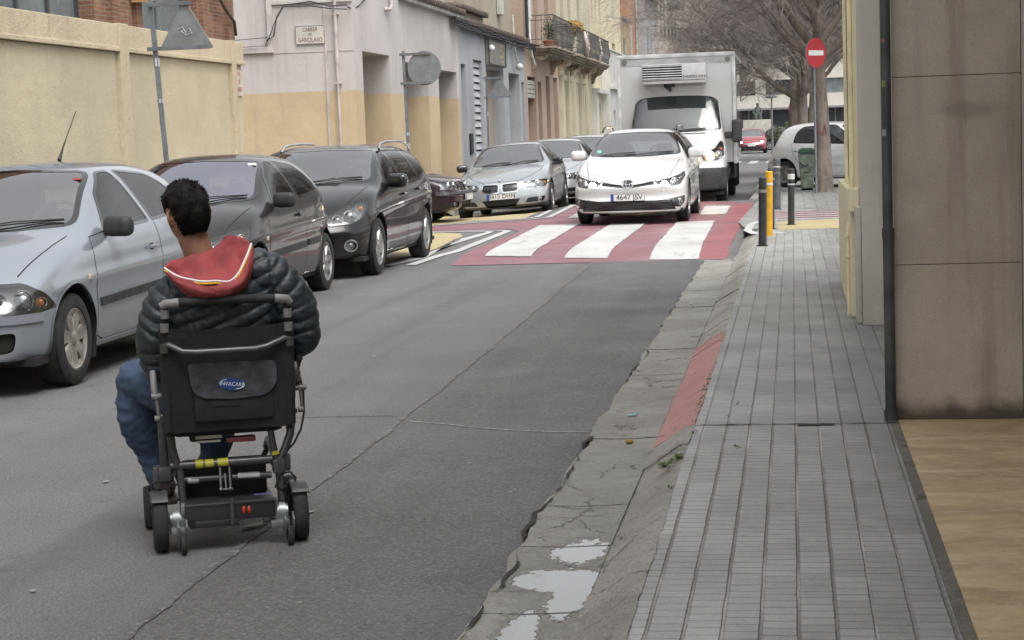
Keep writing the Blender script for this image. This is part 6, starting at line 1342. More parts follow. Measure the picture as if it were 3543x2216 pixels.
M = frame(l + n * .004, (1, 0, 0), n.cross(Vector((1, 0, 0)))); e = obj('bonnet_emblem', MB().cyl(M @ Vector((0, 0, 0)), M @ Vector((0, 0, .006)), .041, n=24), M_ptxt, t)
obj('emblem_ring', MB().tube([M @ Vector((.04 * math.cos(a), .04 * math.sin(a), .006)) for a in [k * math.tau / 24 for k in range(24)]], .003, 6, closed=True), M_chr, e)
for q_, mt_ in ((0, M_pblue), (1, M_plate), (2, M_pblue), (3, M_plate)):
    b = MB(); vs = [b.bm.verts.new(M @ Vector((0, 0, .0075)))] + [b.bm.verts.new(M @ Vector((.024 * math.cos(R(90 * q_ + k * 15)), .024 * math.sin(R(90 * q_ + k * 15)), .0075))) for k in range(7)]; b.bm.faces.new(vs); obj('emblem_quarter', b, mt_, e)
t, sh = build_car(V_(SA, paint=P_slv, far=True, plate=('', (0, -.02, .42), (0, -1, 0), .52)), 'saloon_car', 'pale silver saloon parked directly behind the kidney grilled one', (-5.22, 39.2, 0), R(1), 2)
t, sh = build_car(V_(ES, paint=P_slv, far=True, H=1.47), 'estate_car', 'light silver car third in the row beyond the side street', (-5.15, 44.6, 0), 0, 2)
t, sh = build_car(V_(HB, paint=P_drk, far=True), 'hatchback', 'dark small car last in the row, only its roof showing behind the white car', (-5.1, 50.2, 0), 0, 2)
t, sh = build_car(WE, 'estate_car', 'white estate with lit headlamps driving over the red crossing', (-2.47, 28.05, .08), R(-.6), 3)
rails(t, .60, 2.22, 3.9, 1.455, M_gblk, .028)
l, n = sh.hit(View('front', 1), 0, .628); M = frame(l + Vector((0, -.035, 0)), (1, 0, 0), (0, .15, 1)); e = MB()
for c_, a, b_, r in (((0, 0), .088, .062, .0075), ((0, 0), .028, .058, .006), ((0, .022), .062, .026, .006)):
    pts, rr = ellipse(c_, M, a, b_, r); e.tube(pts, rr, 6, closed=True)
em = obj('front_emblem', e, M_chr, t, smooth=60); obj('emblem_backing', MB().cyl(M @ Vector((0, 0, -.03)), M @ Vector((0, 0, -.002)), .060, n=24), M_gblk, em)
obj('windscreen_sticker', MB().cyl((-.56, 1.305, 1.115), (-.56, 1.30, 1.12), .035, n=16), pmat('sticker_teal', (.15, .42, .42), .5), t)
t, sh = build_car(PO, 'hatchback', 'off white small car parked side on behind the tree trunk', (2.95, 41.3, .12), R(55), 2)
t, sh = build_car(RC, 'hatchback', 'dark red car with lit headlamps coming from the square', (-2.30, 107.6, .0), 0, 2)
far = [('far_car', 'silver car with just its roof visible above the red one', (-2.7, 118, 0), 0, P_slv), ('far_car', 'dark car parked side on by the square behind the small trees', (1.9, 121, 0), R(88), P_drk), ('far_car', 'pale grey car parked side on at the right of the dark one', (6.4, 122, 0), R(88), P_slv)]
for nm, lb, lc, rz, pt_ in far: build_car(V_(RC, paint=pt_, cuts=[], strips=[], far=True), nm.replace('far_car', 'parked_car'), lb, lc, rz, 1)
# ---- refrigerated truck
VN['group'] = None; t, sh = build_car(VN, 'delivery_truck', 'white refrigerated box truck with one amber headlamp behind the white estate', (-2.28, 36.35, .02), 0, 3); t['category'] = 'truck'
bx = MB(); bx.bb(-1.14, 1.14, 1.35, 6.2, .80, 2.98, bev=.03); obj('cargo_box', bx, paint('paint_box_panel', (.40, .40, .395), 0, .45, .3), t, smooth=40)
fr = MB()
for x in (-1, 1): fr.bb(x * 1.155 - .035, x * 1.155 + .035, 1.325, 1.40, .78, 3.0, bev=.012); fr.bb(x * 1.155 - .02, x * 1.155 + .02, 1.40, 6.22, 2.92, 3.0, bev=.01); fr.bb(x * 1.155 - .02, x * 1.155 + .02, 1.40, 6.22, .76, .84, bev=.01)
fr.bb(-1.19, 1.19, 1.32, 1.40, 2.93, 3.01, bev=.012)
for k in range(5): fr.bb(-.98, .98, 1.338, 1.349, 2.80 + k * .022, 2.812 + k * .022)
obj('box_frame', fr, pmat('box_trim', (.50, .50, .49), .4, var=.15), t, smooth=40)
for x in (-1, 1): obj('marker_lamp', MB().cyl((x * 1.04, 1.345, 2.86), (x * 1.04, 1.32, 2.86), .052, n=20), pmat('marker', (.15, .14, .12), .3), t, smooth=40)
fg = MB(); fg.bb(-.66, .62, .98, 1.345, 2.40, 2.80, bev=.04); fo = obj('fridge_unit', fg, pmat('fridge_white', (.44, .44, .435), .35, var=.06), t, smooth=40)
gr = MB(); gr.bb(-.645, .14, .970, .979, 2.50, 2.77); obj('vent', gr, M_well, fo)
sl = MB(); [sl.box((-.2525, .962, 2.512 + k * .048), (.785, .012, .014)) for k in range(6)]; obj('vent_slats', sl, pmat('slat_white', (.68, .68, .67), .4), fo)
obj('fridge_seam', MB().bb(-.64, .60, .972, .979, 2.465, 2.472), M_well, fo)
obj('fridge_text', text_mesh('THERMO KING', .075, frame(Vector((.40, .977, 2.53)), (1, 0, 0), (0, 0, 1)), .001), M_ptxt, fo)
obj('fridge_mark', MB().prism([(0, .02), (-.02, -.025), (.02, -.025)], .003, frame(Vector((.13, .977, 2.53)), (1, 0, 0), (0, 0, -1))), M_ptxt, fo)
hb = MB(); hb.tube([(-.2, 1.25, 2.42), (-.2, 1.15, 2.36), (-.1, 1.1, 2.28)], .04, 8); hb.box((-.12, 1.2, 2.38), (.2, .16, .08), bev=.02); obj('hose', hb, M_blk, t, smooth=50)
lt_ = MB(); [lt_.cyl((x, 1.62, 2.33), (x, 1.62, 2.38), .025, n=10) for x in (-.7, .55, .7)]; obj('roof_lamps', lt_, M_blk, t)
for s in (1,):
    m_ = MB(); m_.box((s * 1.20, 1.12, 1.42), (.20, .16, .46), bev=.06, seg=3); o = obj('side_mirror', m_, M_blk, t, smooth=50); a_ = MB(); a_.box((s * 1.06, 1.16, 1.34), (.22, .1, .14), bev=.03); obj('mirror_arm', a_, M_blk, o, smooth=50)
    for o_ in [c for c in t.children if c.name.startswith('side_mirror')][:0]: pass
for s in (-1, 1): wheel(t, s * .92, 5.0, .34, .22, 'van', s)
ch = MB(); ch.bb(-.4, -.3, 1.2, 6.1, .5, .74); ch.bb(.3, .4, 1.2, 6.1, .5, .74); ch.cyl((-.9, 5.0, .34), (.9, 5.0, .34), .06); ch.bb(-1.1, -1.0, 2.3, 4.2, .45, .8); ch.bb(1.0, 1.1, 2.3, 4.2, .45, .8); ch.bb(-1.12, 1.12, 4.35, 4.37, .35, .8); obj('chassis', ch, M_well, t)
for y in (4.45, 5.6): obj('mudflap', MB().bb(.75, 1.1, y, y + .02, .22, .78), M_well, t)
obj('windscreen_paper', MB().box((.28, .98, 1.50), (.42, .16, .02), Matrix.Rotation(R(18), 3, 'X')), M_plate, t)
for k in [o for o in t.children if o.name.split('.')[0] == 'wheel' and abs((o.location).y - 9.) < .01]:
    for c_ in list(k.children): bpy.data.objects.remove(c_)
    bpy.data.objects.remove(k)
for k in [o for o in t.children if o.name.split('.')[0] in ('side_mirror',) and o.data.vertices and max((v.co - o.data.vertices[0].co).length for v in o.data.vertices) < .02]:
    for c_ in list(k.children): bpy.data.objects.remove(c_)
    bpy.data.objects.remove(k)

# ================================================================ STREET FURNITURE
M_galv = pmat('galvanised', (.20, .215, .235), .5, metal=.4, var=.15, scale=6); M_back = pmat('sign_back', (.23, .24, .25), .5, metal=.25, var=.12, scale=7)
def pole_sign(name, label, base, h, lean, shape, sc, zc, stickers=(), group=None, off=.0):
    t = thing(name, label, 'sign', base); lx, ly = lean
    top = Vector((lx, ly, h)); P = lambda z: Vector((lx * z / h, ly * z / h, z))
    b = MB(); b.box((0, 0, h / 2), (.06, .06, 1)); b = MB(); b.tube([P(0), P(h)], .036, 4); obj('pole', b, M_galv, t)
    cx = off; br = MB(); s = MB(); M = frame(P(zc) + Vector((cx, -.03, 0)), (1, -.05, 0), (0, 0, 1))
    if shape == 'tri':
        poly = rpoly([(-sc / 2, -sc * .43), (sc / 2, -sc * .43), (0, sc * .43)], .05, 5); s.prism(poly, .022, M, bev=.004); zs = (-sc * .40, sc * .36); ws_ = (sc * .42, sc * .12)
    else:
        poly = [(sc / 2 * math.cos(a * math.tau / 40), sc / 2 * math.sin(a * math.tau / 40)) for a in range(40)]; s.prism(poly, .022, M, bev=.004); zs = (-sc * .42, sc * .42); ws_ = (sc * .22, sc * .22)
    obj('sign_plate', s, M_back, t)
    for z, w in zip(zs, ws_): obj('bracket', MB().box(((-cx - .07 + w) / 2, z, .036), (cx + w + .07, .05, .022), bev=.004, mx=M), M_galv, t)
    for z, col, hh in stickers: obj('sticker', MB().box(P(z) + Vector((0, -.001, 0)), (.056, .056, hh), Matrix.Rotation(R(45), 3, 'Z')), pmat('stk%02x%02x' % (int(col[0] * 99), int(col[2] * 99)), col, .6), t)
    return t
tri = pole_sign('road_sign', 'back of a triangular warning sign on a leaning pole by the yellow wall', (-7.52, 21.9, .12), 3.2, (-.16, 0), 'tri', .70, 2.86, ((2.42, (.5, .5, .52), .10), (1.95, (.45, .45, .5), .05)), off=.43)
ds = MB(); r = random.Random(3)
M = frame(Vector((-7.52 - .16 * .9 + .43, 21.87, 2.90)), (1, -.05, 0), (0, 0, 1))
obj('scratch_mark', MB().tube([M @ Vector(p) for p in ((-.10, .02, .024), (-.04, .05, .024), (0, -.02, .024), (.05, .03, .024), (.08, -.03, .024), (.0, -.05, .024), (-.06, .0, .024))], .006, 5), pmat('scratch', (.44, .44, .45), .6), tri, world=True)
pole_sign('road_sign', 'back of a round sign on a grey pole in front of the pink garages', (-7.22, 34.8, .05), 3.12, (-.04, 0), 'round', .65, 2.78, ((1.55, (.3, .42, .5), .06), (.92, (.40, .14, .04), .12), (1.35, (.5, .5, .5), .04)), off=.40)
pole_sign('road_sign', 'back of a triangular sign on a slim pole by the grey garage', (-8.0, 49.0, .10), 3.0, (0, 0), 'tri', .66, 2.70, ((2.0, (.4, .42, .5), .1),), off=.36)
M_rsign = pmat('sign_red_face', (.40, .022, .03), .35, var=.06); M_wsign = pmat('sign_white_face', (.66, .66, .66), .35, var=.05)
def no_entry(name, label, base, h, zc, d, rz):
    t = thing(name, label, 'sign', base, rz); obj('pole', MB().cyl((0, 0, 0), (0, 0, h), .025, n=14), M_galv, t, smooth=40)
    obj('sign_disc', MB().cyl((0, -.055, zc), (0, -.035, zc), d / 2, n=48), M_rsign, t, smooth=40)
    obj('sign_bar', MB().bb(-d * .37, d * .37, -.061, -.0555, zc - d * .085, zc + d * .085, bev=.002), M_wsign, t)
    obj('rim', MB().lathe([(d / 2, 0), (d / 2 + .006, .004), (d / 2 + .006, .02), (d / 2, .024)], Matrix.Translation((0, -.033, zc)) @ Matrix.Rotation(R(90), 4, 'X'), 48), M_galv, t); return t
no_entry('no_entry_sign', 'round red no entry sign on a thin pole beside the big tree', (.475, 38.3, .12), 3.12, 2.83, .60, R(48))
no_entry('no_entry_sign', 'second red no entry sign half hidden behind tree trunks', (.12, 62, .0), 2.4, 2.05, .6, R(40))
# bollards
def bollard(name, label, x, y, h, r, mat, bands, group, lean=(0, 0)):
    t = thing(name, label, 'bollard', (x, y, .12), 0, group); t.rotation_euler = (R(lean[0]), R(lean[1]), 0)
    b = MB(); b.lathe([(r, 0), (r, h - .012), (r - .012, h), (0, h)], None, 28); b.lathe([(r + .02, 0), (r + .02, .012), (r, .014)], None, 28); obj('post', b, mat, t, smooth=40)
    for z, hh, m_ in bands: obj('band', MB().lathe([(r, z), (r + .0025, z + .002), (r + .0025, z + hh - .002), (r, z + hh)], None, 28), m_, t, smooth=40)
M_boll = pmat('bollard_dark', (.035, .037, .042), .45, var=.2, scale=9, metal=.2); M_bollg = pmat('bollard_grey', (.095, .10, .11), .5, var=.25, scale=9, metal=.2); M_bolly = pmat('bollard_yellow', (.60, .33, .02), .5, var=.12, scale=9)
M_bw = pmat('band_white', (.55, .55, .54), .4); M_bg = pmat('band_scratched', (.22, .20, .18), .6)
G_ = 'bollards on the corner pavement'
bollard('bollard', 'dark bollard nearest the camera at the kerb', -.36, 21.75, .80, .047, M_boll, [(.62, .035, M_bg)], G_, (0, 1.2))
bollard('bollard', 'bright yellow bollard between two dark ones', -.31, 23.8, .82, .047, M_bolly, [(.64, .03, M_bw)], G_, (0, 1.2))
bollard('bollard', 'dark bollard mostly hidden behind the yellow one', -.30, 25.3, .82, .047, M_boll, [(.66, .03, M_bg)], G_, (0, 1))
bollard('bollard', 'black bollard with white bands standing apart on the ochre paint', -.03, 26.2, .79, .046, M_boll, [(.64, .075, M_bw), (.56, .02, M_bw)], G_, (0, 1))
bollard('bollard', 'grey bollard farthest down the kerb', -.265, 31.3, .85, .06, M_bollg, [(.70, .02, M_bw), (.60, .015, M_bg)], G_, (0, .6))
# litter bin
t = thing('litter_bin', 'green wheeled litter bin behind the no entry pole', 'bin', (.31, 40.3, .12)); M_bin = pmat('bin_green', (.20, .235, .18), .6, var=.25, scale=7)
b = MB()
def frus(b, w0, d0, z0, w1, d1, z1, n=1):
    a = [b.bm.verts.new((x * w0, y * d0, z0)) for x, y in ((-1, -1), (1, -1), (1, 1), (-1, 1))]; c = [b.bm.verts.new((x * w1, y * d1, z1)) for x, y in ((-1, -1), (1, -1), (1, 1), (-1, 1))]
    fs = [b.bm.faces.new(a[::-1]), b.bm.faces.new(c)] + [b.bm.faces.new((a[i], a[(i + 1) % 4], c[(i + 1) % 4], c[i])) for i in range(4)]
    bmesh.ops.bevel(b.bm, geom=list({e for f in fs for e in f.edges}), offset=.02, segments=2, affect='EDGES'); return b
obj('bin_body', frus(MB(), .13, .14, .04, .185, .19, .78), M_bin, t, smooth=40); l = MB(); frus(l, .20, .21, .785, .20, .21, .84); frus(l, .19, .20, .835, .14, .15, .90); obj('lid', l, pmat('bin_lid', (.045, .11, .07), .5), t, smooth=40)
obj('bin_foot', MB().cyl((-.12, .1, .05), (.12, .1, .05), .05, n=14), M_blk, t, smooth=40)
obj('graffiti', MB().tube([(-.15, -.185, .60), (-.10, -.187, .55), (-.12, -.182, .47), (-.05, -.184, .54), (-.03, -.183, .50), (.02, -.186, .56)], .012, 5).tube([(-.08, -.175, .40), (.04, -.175, .38), (.06, -.178, .44)], .010, 5), M_ptxt, t)
# far square: statue, lamp posts, bicycle, people
t = thing('statue', 'bronze seated figure statue on a pale stone plinth in the square', 'statue', (-2.25, 128, 0)); M_brz = pmat('bronze', (.07, .085, .07), .6, var=.3, scale=5)
obj('plinth', MB().bb(-1.0, 1.0, -.8, .8, 0, 2.0, bev=.04).bb(-1.15, 1.15, -.9, .9, 0, .3, bev=.03), pmat('plinth_stone', (.40, .38, .33), .8), t, smooth=40)
b = MB(); b.tube([(0, 0, 1.55), (0, .05, 1.8), (0, .1, 2.2), (0, .05, 2.6), (0, 0, 2.78)], [.45, .48, .40, .36, .12], 14); b.sph((0, -.05, 2.93), .17, n=14)
b.tube([(.3, -.1, 2.55), (.45, -.25, 2.2), (.2, -.45, 2.1)], [.12, .10, .08], 10).tube([(-.3, -.1, 2.55), (-.48, -.2, 2.2), (-.3, -.45, 2.0)], [.12, .10, .08], 10)
for s in (-1, 1): b.tube([(s * .2, 0, 2.0), (s * .24, -.5, 2.0), (s * .22, -.55, 1.58)], [.2, .17, .12], 10)
fo_ = obj('figure', b, M_brz, t, smooth=60); fo_.scale = (.62, .62, .74); fo_.location.z = 2.0 - 1.55 * .74
for x, y, h, lb in ((-1.02, 100, 3.05, 'slim lamp post with a flat round head in front of the dark shopfront'), (.75, 92, 3.2, 'grey lamp post half hidden by the tree trunks')):
    t = thing('street_lamp', lb, 'lamp', (x, y, 0)); obj('post', MB().tube([(0, 0, 0), (0, 0, 1.0), (0, 0, h)], [.08, .055, .04], 10), M_galv, t, smooth=50)
    obj('lamp_head', MB().lathe([(0, .22), (.10, .2), (.33, .08), (.34, .03), (.12, 0), (0, 0)], Matrix.Translation((0, 0, h - .05)), 24), M_bollg, t, smooth=50)
def bicycle(name, label, loc, rz, s=1.):
    t = thing(name, label, 'bicycle', loc, rz)
    for y in (-.52, .52):
        w = MB(); w.tube([(0, y + .33 * math.cos(a * math.tau / 28), .34 + .33 * math.sin(a * math.tau / 28)) for a in range(28)], .018, 6, closed=True); o = obj('wheel', w, M_tyre, t, smooth=60)
        sp = MB(); [sp.tube([(0, y, .34), (0, y + .31 * math.cos(a * math.tau / 12), .34 + .31 * math.sin(a * math.tau / 12))], .004, 3) for a in range(12)]; obj('spokes', sp, M_chr, o)
    f = MB(); A = (0, -.40, .80); B = (0, .12, .84); Cc = (0, .05, .30); D = (0, .52, .34); E_ = (0, -.52, .34)
    for a, b_ in ((A, B), (A, Cc), (B, Cc), (B, D), (Cc, D), (A, E_), (A, (0, -.36, .98))): f.tube([a, b_], .018, 6)
    obj('frame', f, pmat('bike_red', (.25, .03, .03), .4), t, smooth=50); obj('saddle', MB().box((0, .16, .94), (.14, .26, .05), bev=.02).cyl((0, .13, .84), (0, .15, .92), .014, n=8), M_blk, t, smooth=50)
    obj('handlebar', MB().tube([(-.28, -.30, 1.0), (-.1, -.38, 1.0), (.1, -.38, 1.0), (.28, -.30, 1.0)], .014, 8), M_blk, t, smooth=50); return t
bicycle('bicycle', 'red framed bicycle half hidden behind the truck mirror', (-3.12, 98.5, 0), R(25))
def small_person(label, loc, rz, top, legs, h=1.7, riding=False):
    t = thing('person', label, 'person', loc, rz); k = h / 1.75
    b = MB(); b.tube([(0, 0, 1.34 * k), (0, 0, 1.46 * k), (0, -.01, 1.52 * k)], [.075, .055, .06], 12); b.sph((0, -.02, 1.62 * k), .105, (.85, 1, 1.15), 16); b.sph((0, -.13, 1.61 * k), .02, n=8)
    for s in (-1, 1):
        if riding: b.tube([(s * .19, -.05, 1.36 * k), (s * .24, -.25, 1.15 * k), (s * .2, -.5, 1.05 * k)], [.05, .045, .03], 10).sph((s * .2, -.54, 1.04 * k), .045, (1, 1.3, .8), 8)
        else: b.tube([(s * .20, 0, 1.40 * k), (s * .25, .02, 1.12 * k), (s * .24, -.06, .86 * k)], [.05, .045, .03], 10).sph((s * .24, -.08, .80 * k), .045, (.6, 1, 1.4), 8)
    obj('body', b, pmat('skin', (.36, .20, .14), .6), t, smooth=60)
    j = MB(); j.tube([(0, .03, .86 * k), (0, .02, 1.05 * k), (0, 0, 1.30 * k), (0, 0, 1.44 * k), (0, 0, 1.49 * k)], [.17, .165, .20, .17, .07], 16)
    for s in (-1, 1):
        if riding: j.tube([(s * .16, 0, 1.40 * k), (s * .24, -.22, 1.15 * k), (s * .21, -.44, 1.06 * k)], [.08, .062, .05], 10)
        else: j.tube([(s * .17, 0, 1.42 * k), (s * .25, .02, 1.12 * k), (s * .245, -.04, .90 * k)], [.08, .062, .05], 10)
    obj('jacket', j, top, t, smooth=60); l = MB()
    for s in (-1, 1): l.tube([(s * .09, .03, .92 * k), (s * .10, -.02 - (.3 if riding else .04 * s), .50 * k), (s * .10, .05 - (.1 if riding else .1 * s), .10 * k)], [.10, .075, .05], 12)
    obj('trousers', l, legs, t, smooth=60); f = MB(); [f.box((s * .10, -.02 - (.1 if riding else .1 * s), .04), (.09, .26, .08), bev=.03) for s in (-1, 1)]; obj('shoe', f, M_blk, t, smooth=50)
    obj('hair', MB().sph((0, .01, 1.655 * k), .112, (.9, 1, 1.0), 14), pmat('dark_hair', (.02, .015, .012), .7), t, smooth=60); return t
small_person('cyclist in dark clothes astride a bicycle, mostly behind the truck', (-3.12, 98.6, .04), R(25), pmat('coat_brown', (.05, .03, .03), .9), pmat('trousers_dark', (.02, .02, .03), .9), 1.7, True)
small_person('pedestrian in a pale top standing far behind the truck', (-3.25, 104, .0), 0, pmat('top_pale', (.4, .38, .36), .9), pmat('trousers_dark', (.02, .02, .03), .9))
for x, y, h, s, lb in ((-.9, 112, 1.5, 41, 'small green shrub left of the lamp post in the square'), (-.1, 114, 1.7, 42, 'small green shrub right of the lamp post in the square'), (.9, 116, 1.3, 43, 'low bushy shrub beside the parked cars far away')):
    bush('shrub', lb, (x, y, h * .62), (.45, .45, h * .45), 900, lf, None, .12, s)

# ================================================================ TREES (bare plane and elm crowns)
M_bark = pmat('bark', (.22, .18, .15), .9, var=.35, scale=5, aniso=(1, 1, .35), bmp=.02, bscale=14, col2=(.11, .09, .075)); M_twig = pmat('twig', (.30, .26, .235), .9, var=.3, scale=3)
def tree_mesh(seed, trunk_h, r0, height, nb, dens=1.0, lean=0.):
    r = random.Random(seed); V, F, Vt, Ft = [], [], [], []
    def tube(pts, rs, n, VV, FF):
        prev = None; base = None
        for i, p in enumerate(pts):
            d = (pts[min(i + 1, len(pts) - 1)] - pts[max(i - 1, 0)]).normalized()
            u = d.orthogonal().normalized() if prev is None else (prev - d * prev.dot(d)).normalized(); prev = u; w = d.cross(u); k = len(VV)
            for a in range(n): VV.append(p + (u * math.cos(a * math.tau / n) + w * math.sin(a * math.tau / n)) * rs[i])
            if base is not None:
                for a in range(n): FF.append((base + a, base + (a + 1) % n, k + (a + 1) % n, k + a))
            base = k
    def grow(p, d, rad, ln, lvl):
        n = 4 if lvl < 3 else 3; pts = [p]; rs = [rad]; q = p.copy(); dd = d.copy(); end = rad * (.55 if lvl < 3 else .4)
        for i in range(n):
            up = .10 if lvl < 2 else (.02 if lvl < 3 else .05)
            dd = (dd + Vector((r.gauss(0, .17), r.gauss(0, .17), r.gauss(0, .15) + up))).normalized(); q = q + dd * ln / n; pts.append(q.copy()); rs.append(lerp(rad, end, (i + 1) / n))
        (tube(pts, rs, 10 if lvl == 0 else 7, V, F) if lvl < 2 else tube(pts, rs, 4 if lvl == 2 else 3, Vt, Ft))
        if lvl >= 5: return
        k = {0: 5, 1: 7, 2: 8, 3: 7, 4: 6}[lvl]; k = max(3, round(k * (dens if lvl > 1 else 1)))
        for i in range(k):
            t_ = lerp(.25 if lvl else .55, 1, (i + r.random()) / k); j = min(n - 1, int(t_ * n)); f = t_ * n - j; b = pts[j].lerp(pts[j + 1], f); dr = (pts[j + 1] - pts[j]).normalized()
            sd = dr.cross(Vector((r.gauss(0, 1), r.gauss(0, 1), r.gauss(0, 1)))).normalized(); ang = r.uniform(.45, .95) if lvl < 3 else r.uniform(.5, 1.1)
            nd = (dr * math.cos(ang) + sd * math.sin(ang)); nd.z += -.08 if lvl >= 2 else .12; nd.normalize()
            grow(b, nd, lerp(rad, end, t_) * r.uniform(.5, .68) * (1 if lvl < 4 else .8), ln * r.uniform(.52, .78), lvl + 1)
    p = Vector((0, 0, 0)); tp = [Vector((0, 0, -.1)), Vector((0, 0, .12)), Vector((lean * .3, 0, trunk_h * .5)), Vector((lean, .02, trunk_h))]; tube(tp, [r0 * 1.6, r0 * 1.18, r0, r0 * .93], 14, V, F)
    for i in range(nb):
        a = math.tau * (i + r.uniform(-.25, .25)) / nb; tilt = r.uniform(.35, .85); d = Vector((math.cos(a) * math.sin(tilt), math.sin(a) * math.sin(tilt), math.cos(tilt)))
        grow(tp[-1] - Vector((0, 0, r.uniform(0, .35))), d, r0 * r.uniform(.5, .72), (height - trunk_h) * r.uniform(.42, .6), 1)
    a, b = bpy.data.meshes.new('trunk'), bpy.data.meshes.new('crown'); a.from_pydata(V, [], F); b.from_pydata(Vt, [], Ft); a.materials.append(M_bark); b.materials.append(M_twig)
    for m_ in (a, b): m_.polygons.foreach_set('use_smooth', [True] * len(m_.polygons))
    return a, b
TA = tree_mesh(5, 3.0, .15, 8.4, 7, 1.12, -.12); TB = tree_mesh(11, 2.3, .13, 7.6, 6, 1.0, .1)
def tree(label, loc, rz, s, ms, first=[1]):
    t = thing('bare_tree', label, 'tree', loc, rz, 'bare trees around the square'); t.scale = (s, s, s)
    for nm, me in zip(('trunk', 'crown'), ms): o = bpy.data.objects.new(nm, me); COL.objects.link(o); o.parent = t
    return t
tree('large bare tree beside the no entry pole, graffiti on its trunk', (.66, 39.0, .1), 0, 1.0, TA)
tree('bare tree with pale trunk standing just left of the biggest one', (.30, 47.2, .1), R(100), 1.0, TB)
tree('bare tree third along the kerb, its trunk leaning slightly', (.05, 57, 0), R(200), 1.08, TA)
tree('slender bare tree growing beside the truck box', (-3.1, 92, 0), R(40), 1.0, TB)
tree('bare tree far off near the lamp post', (.9, 84, 0), R(160), 1.2, TA)
tree('bare tree behind the parked off white car', (4.2, 56, .1), R(250), 1.1, TA)
tb_ = next(o for o in bpy.data.objects if o.get('label', '').startswith('large bare tree')); obj('graffiti', MB().tube([(-.13, -.115, 1.42), (-.10, -.135, 1.22), (-.02, -.155, 1.20), (.02, -.155, 1.42), (.05, -.15, 1.20)], .010, 5), pmat('graffiti_red', (.28, .06, .05), .7), tb_)
gt = bpy.data.objects[[o.name for o in bpy.data.objects if o.name.startswith('bare_tree')][0]]
# ================================================================ POWERED WHEELCHAIR (seen from behind)
CH_LOC, CH_ROT = (-2.12, 6.62, 0), R(21.8)
t = thing('wheelchair', 'black powered wheelchair with grey tube frame seen from behind on the road', 'wheelchair', CH_LOC, CH_ROT); wch = t
M_tube = pmat('frame_grey_tube', (.085, .085, .088), .38, metal=.5, var=.12); M_foam = pmat('foam_black', (.012, .012, .013), .8); M_sling = pmat('sling_nylon', (.008, .008, .0095), .75, var=.3, scale=8, bmp=.003, bscale=30)
M_alu = pmat('cast_alu', (.27, .285, .285), .4, metal=.6, var=.2, scale=10); M_pocket = pmat('pocket_grey', (.052, .053, .066), .8, var=.3, scale=14, bmp=.003, bscale=50); M_cast = pmat('coupling_grey', (.16, .16, .158), .5, var=.15)
def P(name, mb, mat, par=t, sm=50): fix(mb); return obj(name, mb, mat, par, smooth=sm)
def tyre(x, y, r, w, nm='wheel', rim=M_tube, hub=M_alu):
    A = Matrix.Translation((x, y, r)) @ Matrix.Rotation(R(90), 4, 'Y'); h = w / 2
    o = P(nm, MB().lathe([(r * .60, -h * .7), (r * .66, -h * .95), (r * .88, -h), (r * .97, -h * .7), (r, 0), (r * .97, h * .7), (r * .88, h), (r * .66, h * .95), (r * .60, h * .7), (r * .60, -h * .7)], A, 36), M_tyre)
    P('rim', MB().lathe([(0, -h * .6), (r * .25, -h * .7), (r * .5, -h * .3), (r * .62, -h * .6), (r * .62, h * .6), (r * .5, h * .3), (r * .25, h * .7), (0, h * .6)], A, 24), rim, o); return o
for s, x in ((-1, -.262), (1, .270)):
    tyre(x, 0, .112, .056)
    fb = MB(); A = Matrix.Translation((x, 0, .112)) @ Matrix.Rotation(R(90), 4, 'Y'); fb.lathe([(.115, -.034), (.126, -.030), (.126, .030), (.115, .034), (.119, .028), (.119, -.028), (.115, -.034)], A, 20, R(118), R(222)); P('mudguard', fb, M_tube)
    tyre(s * .285, .46, .088, .045); P('fork', MB().tube([(s * .285 - s * .035, .46, .09), (s * .285 - s * .04, .45, .20), (s * .22, .42, .24)], .014, 8), M_tube)
    cx = -.183 if s < 0 else .222
    tyre(cx, -.10, .040, .020, 'anti_tip_wheel', M_alu); P('anti_tip_arm', MB().box((cx - .016, -.07, .075), (.008, .05, .10), Matrix.Rotation(R(25), 3, 'X'), bev=.003).box((cx + .016, -.07, .075), (.008, .05, .10), Matrix.Rotation(R(25), 3, 'X'), bev=.003), M_alu)
    mo = MB(); mo.cyl((s * .225, .0, .115), (s * .13, .0, .115), .036, n=20).cyl((s * .215, 0, .115), (s * .19, 0, .115), .045, n=20); mo.box((s * .19, -.05, .085), (.075, .045, .03), bev=.008); mo.box((s * .17, -.02, .16), (.03, .05, .05), bev=.01); P('motor', mo, M_alu)
bt = MB(); bt.box((.003, .08, .150), (.345, .30, .075), bev=.012); bt.box((-.05, .06, .105), (.17, .26, .03), bev=.008); b_o = P('battery_box', bt, M_gblk if 0 else pmat('battery_black', (.022, .022, .024), .45, var=.2))
P('box_ridge', MB().bb(-.17, .176, -.078, -.072, .178, .186, bev=.002).bb(.0, .012, -.085, -.07, .10, .20), M_tube, b_o)
for x in (.052, .072): P('tail_reflector', MB().sph((x, -.073, .150), .011, (.7, .5, 1.4), 10), pmat('reflector_red', (.42, .04, .02), .25), b_o)
P('label_blue', MB().box((.13, .02, .189), (.06, .02, .002)), pmat('lab_blue', (.15, .12, .3), .5), b_o)
P('rear_panel', MB().bb(-.165, .16, .09, .11, .17, .33, bev=.01), M_sling)
cb_ = P('cross_bar', MB().tube([(-.215, 0, .327), (.175, 0, .326)], .0165, 14), M_tube)
for a, b_ in ((-.118, -.090), (-.082, -.050), (-.034, .006)): P('yellow_label', MB().tube([(a, 0, .3275), (b_, 0, .3275)], .0172, 14), pmat('label_yellow', (.38, .36, .03), .5), cb_)
c2 = P('cross_bar', MB().tube([(-.185, .02, .267), (-.02, .02, .265), (.0, .02, .264)], .0135, 12).tube([(.02, .02, .264), (.172, .02, .262)], .0135, 12), M_tube)
